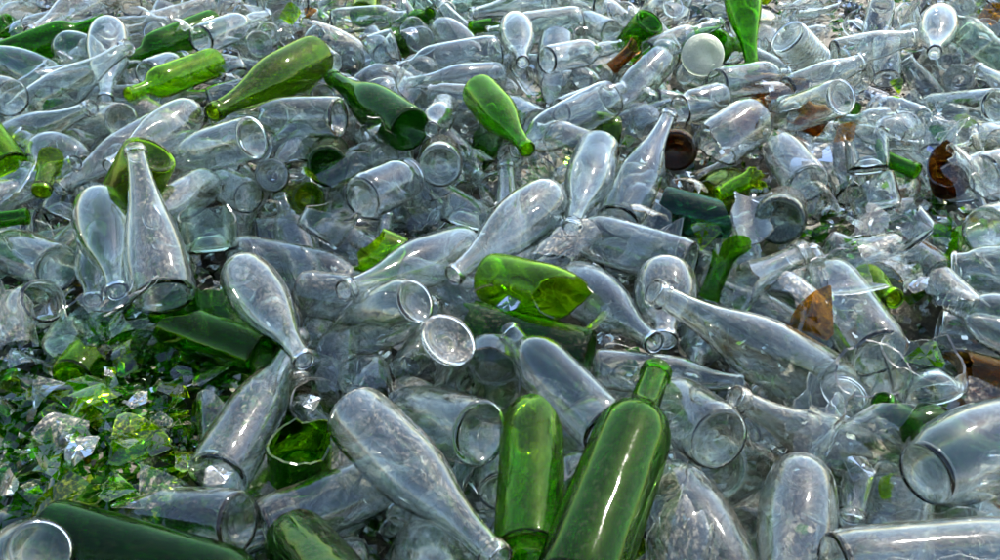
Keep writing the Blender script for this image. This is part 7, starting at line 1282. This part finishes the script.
["shard","pale",[-0.235,0.831,-0.001],0.0386,0,"medium pale green shard just right of the big leaning clear bottle",0],
["shard","clear",[-0.306,0.692,0.024],0.0373,0,"medium clear shard just up and right of the ringed broken body",0],
["shard","clear",[-1.256,2.436,-0.005],0.04,0,"medium clear shard just left of the dusty top left bottle",0],
["shard","green",[0.814,1.529,0.042],0.034,0,"small green shard just behind the brown bowl",0],
["shard","green",[-0.324,1.395,0.02],0.0579,0,"large green shard just below and left of the dark green round base",0]]
FR = {k: interp(v['p']) for k, v in P.items()}
WALL = 0.0028

def paint(me, col):
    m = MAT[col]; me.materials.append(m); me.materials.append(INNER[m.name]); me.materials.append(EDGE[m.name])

def paint_chip(me, col):
    m = MAT[col]; a, b = SHEET[m.name]; me.materials.append(a); me.materials.append(b); me.materials.append(EDGE[m.name])

def mesh_of(name, verts, faces, normals=None, flat_from=None, inner=None):
    me = bpy.data.meshes.new(name); me.from_pydata(verts, [], faces)
    sm = [True] * len(faces)
    if flat_from is not None:
        for i in range(flat_from, len(faces)): sm[i] = False
    me.polygons.foreach_set('use_smooth', sm)
    if inner: me.polygons.foreach_set('material_index', inner)
    me.update()
    if normals is not None: me.normals_split_custom_set_from_vertices(normals)
    return me

def ring(vs, ns, r, z, nr, nz, n):
    for k in range(n):
        t = 2 * math.pi * k / n; c, s = math.cos(t), math.sin(t)
        vs.append((r * c, r * s, z)); ns.append((nr * c, nr * s, nz))

def lathe(name, strips, n=36):
    """strips: lists of (r, z); faces wind outward when a strip runs upward on the outside."""
    vs, ns, fs, inn = [], [], [], []
    for si, st in enumerate(strips):
        st, first, last = st
        for i, (r, z) in enumerate(st):
            a = st[max(i - 1, 0)]; b = st[min(i + 1, len(st) - 1)]
            if i == 0 and first: dr, dz = first
            elif i == len(st) - 1 and last: dr, dz = last
            else: dr, dz = b[0] - a[0], b[1] - a[1]
            l = math.hypot(dr, dz) or 1
            if i > 0:
                o = len(vs) - n
                for k in range(n): fs.append((o + k, o + (k + 1) % n, o + n + (k + 1) % n, o + n + k)); inn.append(si)
            ring(vs, ns, max(r, .0002), z, dz / l, -dr / l, n)
    return mesh_of(name, vs, fs, ns, None, inn)

def wall_strip(t, z0, z1, rows):
    f = FR[t]; d = 1e-4
    zs = [z0 + (z1 - z0) * i / rows for i in range(rows + 1)]
    out = [(f(z), z) for z in zs]; inn = [(f(z) - WALL, z) for z in zs][::-1]
    def sl(z): return (f(z + d) - f(z - d), 2 * d)
    a, b = sl(z0 + d), sl(z1 - d)
    return [(out, a, b), (inn, (-b[0], -b[1]), (-a[0], -a[1]))]

def base_strips(t):
    v = P[t]; z0, r0 = v['p'][0]; pu = v['punt']
    under = [(.0002, pu), (r0 * .3, pu * .93), (r0 * .52, pu * .68), (r0 * .70, pu * .22), (r0 * .80, .0008), (r0 * .86, 0.0), (r0 * .93, .0008), (r0 * .985, .0028), (r0, z0)]
    top = [(r0 - WALL, z0), (r0 * .90 - .001, z0 + .0005), (r0 * .80, z0 + .0012), (r0 * .62, pu * .5 + z0 * .8), (r0 * .34, pu + .004), (.0002, pu + .0055)]
    return [(under, None, (0, 1)), (top, (0, -1), None)]

def lip_strips(t):
    v = P[t]; zl = v['p'][-1][0]; rn = v['p'][-1][1]; L = v['L']; lr = v['lr']; ri = rn - WALL
    ol = [(rn, zl), (rn + (lr - rn) * .8, zl + .0008), (lr, zl + .0025), (lr, L - .003), (lr - .0012, L - .0007), (lr - .0028, L), (ri + .0008, L - .0008), (ri, L - .003), (ri, zl)]
    if t in 'WCK':
        ol[1:1] = [(rn + .0022, zl + .0006), (rn + .0026, zl + .0028), (rn + .0006, zl + .0040)]
        ol[4:6] = [(lr - .0006, zl + .0052), (lr, zl + .0066)]
    return [(ol, None, None)]

MESH = {}
def bottle_mesh(t, part, col):
    k = (t, part, col)
    if k not in MESH:
        v = P[t]; z0 = v['p'][0][0]; zl = v['p'][-1][0]; zs = v['zs']
        rows = 44 if t == 'R' else 16
        if part == 'body': me = lathe('body', wall_strip(t, z0, zs, rows))
        elif part == 'neck': me = lathe('neck', wall_strip(t, zs, zl, 24 if t == 'T' else 8))
        elif part == 'base': me = lathe('base', base_strips(t))
        else: me = lathe('mouth_ring', lip_strips(t), 28)
        paint(me, col); MESH[k] = me
    return MESH[k]

def jag(n, amp, rg):
    """a fracture line round n columns: scalloped arcs between a few sharp points, on a slant"""
    ph = rg.uniform(0, 6.28); tilt = rg.uniform(.3, 1.1); m = rg.randint(4, 7)
    at = sorted(rg.sample(range(n), m)); hs = [rg.uniform(-.5, .9) for _ in at]; he = [rg.uniform(-.7, .9) if rg.random() < .6 else None for _ in at]; sag = [rg.uniform(.1, .8) for _ in at]
    a = []
    for k in range(n):
        q = max([i for i in range(m) if at[i] <= k], default=m - 1)
        k0, k1 = at[q], at[(q + 1) % m]; span = (k1 - k0) % n or n; u = ((k - k0) % n) / span
        y = hs[q] * (1 - u) + (hs[(q + 1) % m] if he[q] is None else he[q]) * u - sag[q] * 4 * u * (1 - u) * min(1, span / 8)
        a.append(amp * (tilt * math.sin(2 * math.pi * k / n + ph) + y + rg.uniform(-.08, .08)))
    return a

def broken_wall(name, t, z0, z1, cut_low, cut_high, rg, half=0, n=30, rows=9):
    f = FR[t]; zlo, zhi = P[t]['p'][0][0], P[t]['p'][-1][0]
    amp = min(.03, .26 * (z1 - z0) + .006)
    ja = jag(n, amp, rg) if cut_low else [0] * n
    jb = jag(n, amp, rg) if cut_high else [0] * n
    cols = n if not half else max(4, int(n * half)) + 1
    vs, fs = [], []
    for off in (0, WALL):
        for i in range(rows + 1):
            for k in range(cols):
                a = max(zlo, z0 + ja[k]); b = min(zhi, z1 + jb[k]); b = max(b, a + .004)
                z = a + (b - a) * i / rows; r = f(z) - off
                th = 2 * math.pi * k / n
                if half and k in (0, cols - 1): th += .12 * math.sin(i * 1.7 + k)
                vs.append((r * math.cos(th), r * math.sin(th), z))
    M = (rows + 1) * cols
    cl = cols if not half else cols - 1
    for i in range(rows):
        for k in range(cl):
            a, b = i * cols + k, i * cols + (k + 1) % cols
            fs.append((a, b, b + cols, a + cols)); fs.append((M + b, M + a, M + a + cols, M + b + cols))
    ff = len(fs); inn = [i % 2 for i in range(ff)]
    def strip(ids):
        o = len(vs)
        for q in ids: vs.append(vs[q]); vs.append(vs[q + M])
        for q in range(len(ids) - 1): fs.append((o + 2*q, o + 2*q + 1, o + 2*q + 3, o + 2*q + 2))
    loop = list(range(cols)) + ([0] if not half else [])
    if cut_low: strip(loop[::-1])
    if cut_high: strip([rows * cols + q for q in loop])
    if half:
        strip([i * cols for i in range(rows + 1)]); strip([i * cols + cols - 1 for i in range(rows, -1, -1)])
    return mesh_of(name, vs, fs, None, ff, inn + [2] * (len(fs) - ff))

UNIT = .045
def shard_mesh(name, rg, flat=False, nu=5, nv=4):
    """a bent piece of bottle wall about 1 unit across with a ragged outline and real thickness"""
    bend = 0.0 if flat else rg.uniform(.5, 1.7); R0 = 1 / max(bend, .05)
    m = rg.randint(3, 5); rad = []
    base = sorted(rg.uniform(0, 6.28) for _ in range(m))
    def outline(t):
        b = 9
        for q in range(m):
            w = math.cos(t - 2 * math.pi * q / m - base[0]); 
            if w > .05: b = min(b, ks[q] / w)
        return min(b, .85)
    ks = [rg.uniform(.16, .46) for _ in range(m)]
    asp = rg.uniform(.7, 1.4)
    K = 22; rings = 2
    vs = []
    th = .08
    def put(u, v, off):
        a, b, c = put1(u, v, off); return (a * UNIT, b * UNIT, c * UNIT)
    def put1(u, v, off):
        if flat: return (u, v, off)
        a = u / R0; return ((R0 - off) * math.sin(a), v, (R0 - off) * (math.cos(a) - 1))
    for off in (0, th):
        vs.append(put(0, 0, off))
        for i in range(1, rings + 1):
            for k in range(K):
                t = 2 * math.pi * k / K; r = outline(t) * i / rings
                vs.append(put(r * math.cos(t) * asp, r * math.sin(t), off))
    M = 1 + rings * K; fs = []
    for k in range(K):
        k2 = (k + 1) % K
        fs.append((0, 1 + k, 1 + k2)); fs.append((M, M + 1 + k2, M + 1 + k))
        for i in range(rings - 1):
            a, b = 1 + i * K + k, 1 + i * K + k2
            fs.append((a, a + K, b + K, b)); fs.append((M + b, M + b + K, M + a + K, M + a))
    ff = len(fs); inn = [i % 2 for i in range(ff)] + [2] * K; o = len(vs); e = 1 + (rings - 1) * K
    for k in range(K): vs.append(vs[e + k]); vs.append(vs[M + e + k])
    for k in range(K):
        k2 = (k + 1) % K; fs.append((o + 2*k, o + 2*k + 1, o + 2*k2 + 1, o + 2*k2))
    return mesh_of(name, vs, fs, None, ff, inn)

# ------------------------------------------------------------------ scene helpers
def tag(o, label, cat, group=None):
    o['label'] = label; o['category'] = cat
    if group: o['group'] = group

def frame(B, ax, s, rg):
    z = Vector(ax).normalized(); h = Vector((0, 0, 1)) if abs(z.z) < .9 else Vector((1, 0, 0))
    x = h.cross(z).normalized(); y = z.cross(x)
    m = Matrix((x, y, z)).transposed().to_4x4() @ Matrix.Rotation(rg.uniform(0, 6.28), 4, 'Z')
    return Matrix.Translation(Vector(B)) @ m @ Matrix.Diagonal((s, s, s, 1))

def part(name, me, parent, dust):
    o = bpy.data.objects.new(name, me); C.objects.link(o); o.parent = parent; o['dust'] = dust * (2 if name in ('base', 'mouth_ring') else 1)   # bases and lips are worn; the extra dust also paints in bright rims
    return o

# ------------------------------------------------------------------ ground
def ground_z(x, y):
    return -.145 + sum(h * math.exp(-((x - a) / rx) ** 2 - ((y - b) / ry) ** 2) for a, b, rx, ry, h in BUMPS) + .012 * math.sin(5*x + 1) * math.sin(4.3*y)

def make_ground():
    xs = [-60, -20, -8, -4] + [-2.4 + .06 * i for i in range(81)] + [4, 8, 20, 60]
    ys = [-40, -10, -3, -1] + [-.2 + .06 * i for i in range(71)] + [6, 9, 20, 60, 120]
    vs, fs = [], []
    for y in ys:
        for x in xs:
            vs.append((x, y, ground_z(x, y) - .012 + .006 * math.sin(31*x) * math.sin(27*y)))
    w = len(xs)
    for j in range(len(ys) - 1):
        for i in range(w - 1): fs.append((j*w + i, j*w + i + 1, (j+1)*w + i + 1, (j+1)*w + i))
    m = bpy.data.materials.new('gritty_ground'); m.use_nodes = True; nt = m.node_tree; bs = nt.nodes['Principled BSDF']
    bs.inputs['Roughness'].default_value = .9
    tc = N(nt, 'ShaderNodeTexCoord'); nz = N(nt, 'ShaderNodeTexNoise'); nz.inputs['Scale'].default_value = 60; nz.inputs['Detail'].default_value = 8
    nt.links.new(tc.outputs['Object'], nz.inputs['Vector'])
    cr = N(nt, 'ShaderNodeValToRGB'); cr.color_ramp.elements[0].color = (.012, .011, .009, 1); cr.color_ramp.elements[1].color = (.05, .045, .037, 1)
    cr.color_ramp.elements[0].position = .35; cr.color_ramp.elements[1].position = .7
    nt.links.new(nz.outputs[0], cr.inputs[0]); nt.links.new(cr.outputs[0], bs.inputs['Base Color'])
    bp = N(nt, 'ShaderNodeBump'); bp.inputs['Distance'].default_value = .01; nt.links.new(nz.outputs[0], bp.inputs['Height']); nt.links.new(bp.outputs[0], bs.inputs['Normal'])
    me = mesh_of('ground', vs, fs); me.materials.append(m)
    o = bpy.data.objects.new('ground', me); C.objects.link(o); o['kind'] = 'structure'
make_ground()

# ------------------------------------------------------------------ the fine broken glass that covers the ground (too small and too many to count)
def cullet(name, col, label, count, rg, dens, size):
    vs, fs, sl = [], [], []
    done = 0
    while done < count:
        y = rg.uniform(.4, 4.4); w = .38 + .58 * y + (.9 if rg.random() < .4 else 0); x = rg.uniform(-w, w)
        if rg.random() > dens(x, y): continue
        done += 1
        s = rg.uniform(*size) * (1 if rg.random() < .8 else 1.5); t = rg.uniform(.002, .004)
        z = ground_z(x, y) + rg.uniform(-.008, .022)
        ax = Vector((rg.gauss(0, .75), rg.gauss(0, .75), 1)).normalized()
        u = ax.orthogonal().normalized(); u = (u * math.cos(done) + ax.cross(u) * math.sin(done)); v = ax.cross(u)
        o = len(vs); c = Vector((x, y, z)); w2 = s * rg.uniform(.45, 1.0); half = rg.uniform(.25, .8); rad = s / (2 * half)   # a curved chip of bottle wall
        skew = [rg.uniform(.15, 1.0) for _ in range(8)]
        for off in (0, -t):
            for k in range(4):
                a = half * (2 * k / 3 - 1)
                for e in (-1, 1):
                    vs.append(tuple(c + u * ((rad + off) * math.sin(a)) + ax * ((rad + off) * (math.cos(a) - 1)) + v * (e * w2 * .5 * skew[2 * k + (e > 0)])))
        for k in range(3):
            q = o + 2 * k
            fs.append((q, q + 2, q + 3, q + 1)); sl.append(0); fs.append((q + 8, q + 9, q + 11, q + 10)); sl.append(1)
            fs.append((q, q + 8, q + 10, q + 2)); sl.append(2); fs.append((q + 1, q + 3, q + 11, q + 9)); sl.append(2)
        fs.append((o, o + 1, o + 9, o + 8)); sl.append(2); fs.append((o + 6, o + 14, o + 15, o + 7)); sl.append(2)
    me = bpy.data.meshes.new(name); me.from_pydata(vs, [], fs); (paint if col == 'clear' else paint_chip)(me, col)
    me.polygons.foreach_set('material_index', sl)
    ob = bpy.data.objects.new(name, me); C.objects.link(ob); ob['kind'] = 'stuff'; ob['label'] = label; ob['dust'] = .045
def bump_at(i, x, y):
    a, b, rx, ry, h = BUMPS[i]; return math.exp(-((x - a) / rx) ** 2 - ((y - b) / ry) ** 2)
def green_dens(x, y): return min(1, .10 + 1.2 * max(bump_at(0, x, y), bump_at(1, x, y)) + .25 * bump_at(2, x, y))
cullet('clear_cullet', 'clear', 'fine crushed clear glass covering the ground between the bottles', 24000, random.Random(1), lambda x, y: 1 - .7 * min(1, bump_at(0, x, y) + bump_at(1, x, y)), (.012, .034))
cullet('green_cullet', 'dkgreen', 'fine crushed green glass heaped at the lower left', 5200, random.Random(2), green_dens, (.012, .036))
cullet('bright_green_cullet', 'green', 'fine crushed bright green glass scattered in the heap', 1600, random.Random(3), green_dens, (.012, .032))
cullet('brown_cullet', 'brown', 'fine crushed brown glass scattered in the heap', 500, random.Random(4), lambda x, y: 1, (.010, .022))

# ------------------------------------------------------------------ bottles, jars and broken pieces
KIND = {'V': ('bulge_neck_bottle', 'bottle'), 'G': ('squat_flask', 'flask'), 'M': ('milk_bottle', 'bottle'), 'W': ('wine_bottle', 'bottle'), 'C': ('champagne_bottle', 'bottle'), 'P': ('teardrop_bottle', 'bottle'), 'S': ('small_bottle', 'bottle'),
        'F': ('glass_bottle', 'bottle'), 'J': ('glass_jar', 'jar'), 'K': ('cone_bottle', 'bottle'), 'T': ('screw_neck_bottle', 'bottle'), 'R': ('ribbed_jar', 'jar')}
GROUPS = {'b': 'broken bottles in the glass heap', 's': 'broken bottle stumps in the glass heap', 'n': 'snapped bottle necks in the glass heap'}

def make_bottle(t, col, B, ax, s, label, rg):
    name, cat = KIND[t]
    root = bpy.data.objects.new(name, None); C.objects.link(root); root.empty_display_size = .02
    root.matrix_world = frame(B, ax, s, rg)
    tag(root, label, cat, {'jar': 'jars', 'flask': 'flasks'}.get(cat, 'whole bottles') + ' lying in the glass heap')
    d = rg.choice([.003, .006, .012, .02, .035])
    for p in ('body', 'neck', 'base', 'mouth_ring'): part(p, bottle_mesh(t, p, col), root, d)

def make_broken(kind, col, B, ax, s, zr, half, label, rg):
    m, t = kind
    name = {'b': 'broken_bottle', 's': 'bottle_stump', 'n': 'snapped_neck'}[m]
    cat = {'b': 'broken bottle', 's': 'bottle stump', 'n': 'bottle neck'}[m]
    root = bpy.data.objects.new(name, None); C.objects.link(root); root.empty_display_size = .02
    root.matrix_world = frame(B, ax, s, rg); tag(root, label, cat, GROUPS[m])
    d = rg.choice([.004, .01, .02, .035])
    if m == 'n':
        me = broken_wall('neck', t, zr[0], P[t]['p'][-1][0], True, False, rg); paint(me, col)
        part('neck', me, root, d); part('mouth_ring', bottle_mesh(t, 'mouth_ring', col), root, d)
    else:
        me = broken_wall('wall', t, P[t]['p'][0][0], zr[1], False, True, rg, half=.5 * bool(half)); paint(me, col)
        part('wall', me, root, d)
        if not half: part('base', bottle_mesh(t, 'base', col), root, d)

SH = {}
def make_shard(col, p, size, flat, label, hero, rg):
    k = rg.randrange(14); key = (k, col, bool(flat))
    if key not in SH:
        me = shard_mesh('shard', random.Random(100 + k), bool(flat)); (paint if col in ('clear', 'pale') else paint_chip)(me, col); SH[key] = me
    o = bpy.data.objects.new('glass_shard', SH[key]); C.objects.link(o)
    tilt = Vector((rg.gauss(0, .55), rg.gauss(-.35 if hero else 0, .45), 1)).normalized()
    q = tilt.to_track_quat('Z', 'Y').to_matrix().to_4x4() @ Matrix.Rotation(rg.uniform(0, 6.28), 4, 'Z')
    o.matrix_world = Matrix.Translation(Vector(p)) @ q @ Matrix.Diagonal((size / UNIT,) * 3 + (1,))
    o['dust'] = rg.choice([.02, .05, .09]); tag(o, label, 'shard', 'loose shards of broken glass')

def make_fragment(t, col, p, ax, nr, s, zr, frac, label, rg):
    me = broken_wall('curved_fragment', t, zr[0], zr[1], True, True, rg, half=frac, n=36, rows=7); paint(me, col)
    o = bpy.data.objects.new('curved_fragment', me); C.objects.link(o)
    z = Vector(ax).normalized(); x = Vector(nr).normalized(); y = z.cross(x)
    thm = math.pi * int(36 * frac) / 36
    m = Matrix((x, y, z)).transposed().to_4x4() @ Matrix.Rotation(-thm, 4, 'Z')
    zm = (zr[0] + zr[1]) / 2; c = Vector((FR[t](zm) * math.cos(thm), FR[t](zm) * math.sin(thm), zm)) * s
    o.matrix_world = Matrix.Translation(Vector(p)) @ m @ Matrix.Translation(-c) @ Matrix.Diagonal((s, s, s, 1))
    o['dust'] = rg.choice([.02, .05, .09]); tag(o, label, 'fragment', 'curved wall fragments lying on the bottles')

def make_lid(col, p, label):
    """a shallow pressed disc with a raised rim, an inner step and small moulded marks round its edge"""
    R0 = .046
    root = bpy.data.objects.new('frosted_disc', None); C.objects.link(root); root.empty_display_size = .02
    tag(root, label, 'lid')
    face = [(.0002, .0045), (R0*.5, .0043), (R0*.78, .0038), (R0*.84, .0050), (R0*.93, .0052), (R0*.985, .0038), (R0, .0015), (R0, -.006), (R0*.97, -.007), (R0*.94, -.006), (R0*.93, .0005), (R0*.5, .0008), (.0002, .001)]
    me = lathe('disc', [(face[::-1], None, None)], 48); paint(me, col); part('disc', me, root, .6)
    vs, fs = [], []
    for k in range(26):
        if k % 9 == 4: continue
        a = math.pi * (.15 + 1.7 * k / 26); c, s = math.cos(a), math.sin(a)
        for (dr, dt, dz) in ((-.0016, -.0010, 0), (.0016, -.0010, 0), (.0016, .0010, 0), (-.0016, .0010, 0), (-.001, -.0006, .0009), (.001, -.0006, .0009), (.001, .0006, .0009), (-.001, .0006, .0009)):
            r = R0 * .66 + dr * (1 + .5 * (k % 3)); vs.append((r*c - dt*s, r*s + dt*c, .0040 + dz))
        o = len(vs) - 8
        fs += [(o+4, o+5, o+6, o+7), (o, o+1, o+5, o+4), (o+1, o+2, o+6, o+5), (o+2, o+3, o+7, o+6), (o+3, o, o+4, o+7)]
    me = mesh_of('moulded_marks', vs, fs, None, 0); paint(me, col); o = part('moulded_marks', me, root, .6)
    ax = Vector((-.12, -.80, .58)).normalized()
    root.matrix_world = Matrix.Translation(Vector(p)) @ ax.to_track_quat('Z', 'Y').to_matrix().to_4x4()

for n, it in enumerate(ITEMS):
    rg = random.Random(1000 + n)
    k = it[0]
    if k == 'shard': make_shard(it[1], it[2], it[3], it[4], it[5], it[6], rg)
    elif k == 'lid': make_lid(it[1], it[2], it[3])
    elif k[0] == 'f': make_fragment(k[1], *it[1:], rg)
    elif len(k) == 1: make_bottle(k, it[1], it[2], it[3], it[4], it[7], rg)
    else: make_broken(k, it[1], it[2], it[3], it[4], it[5], it[6], it[7], rg)
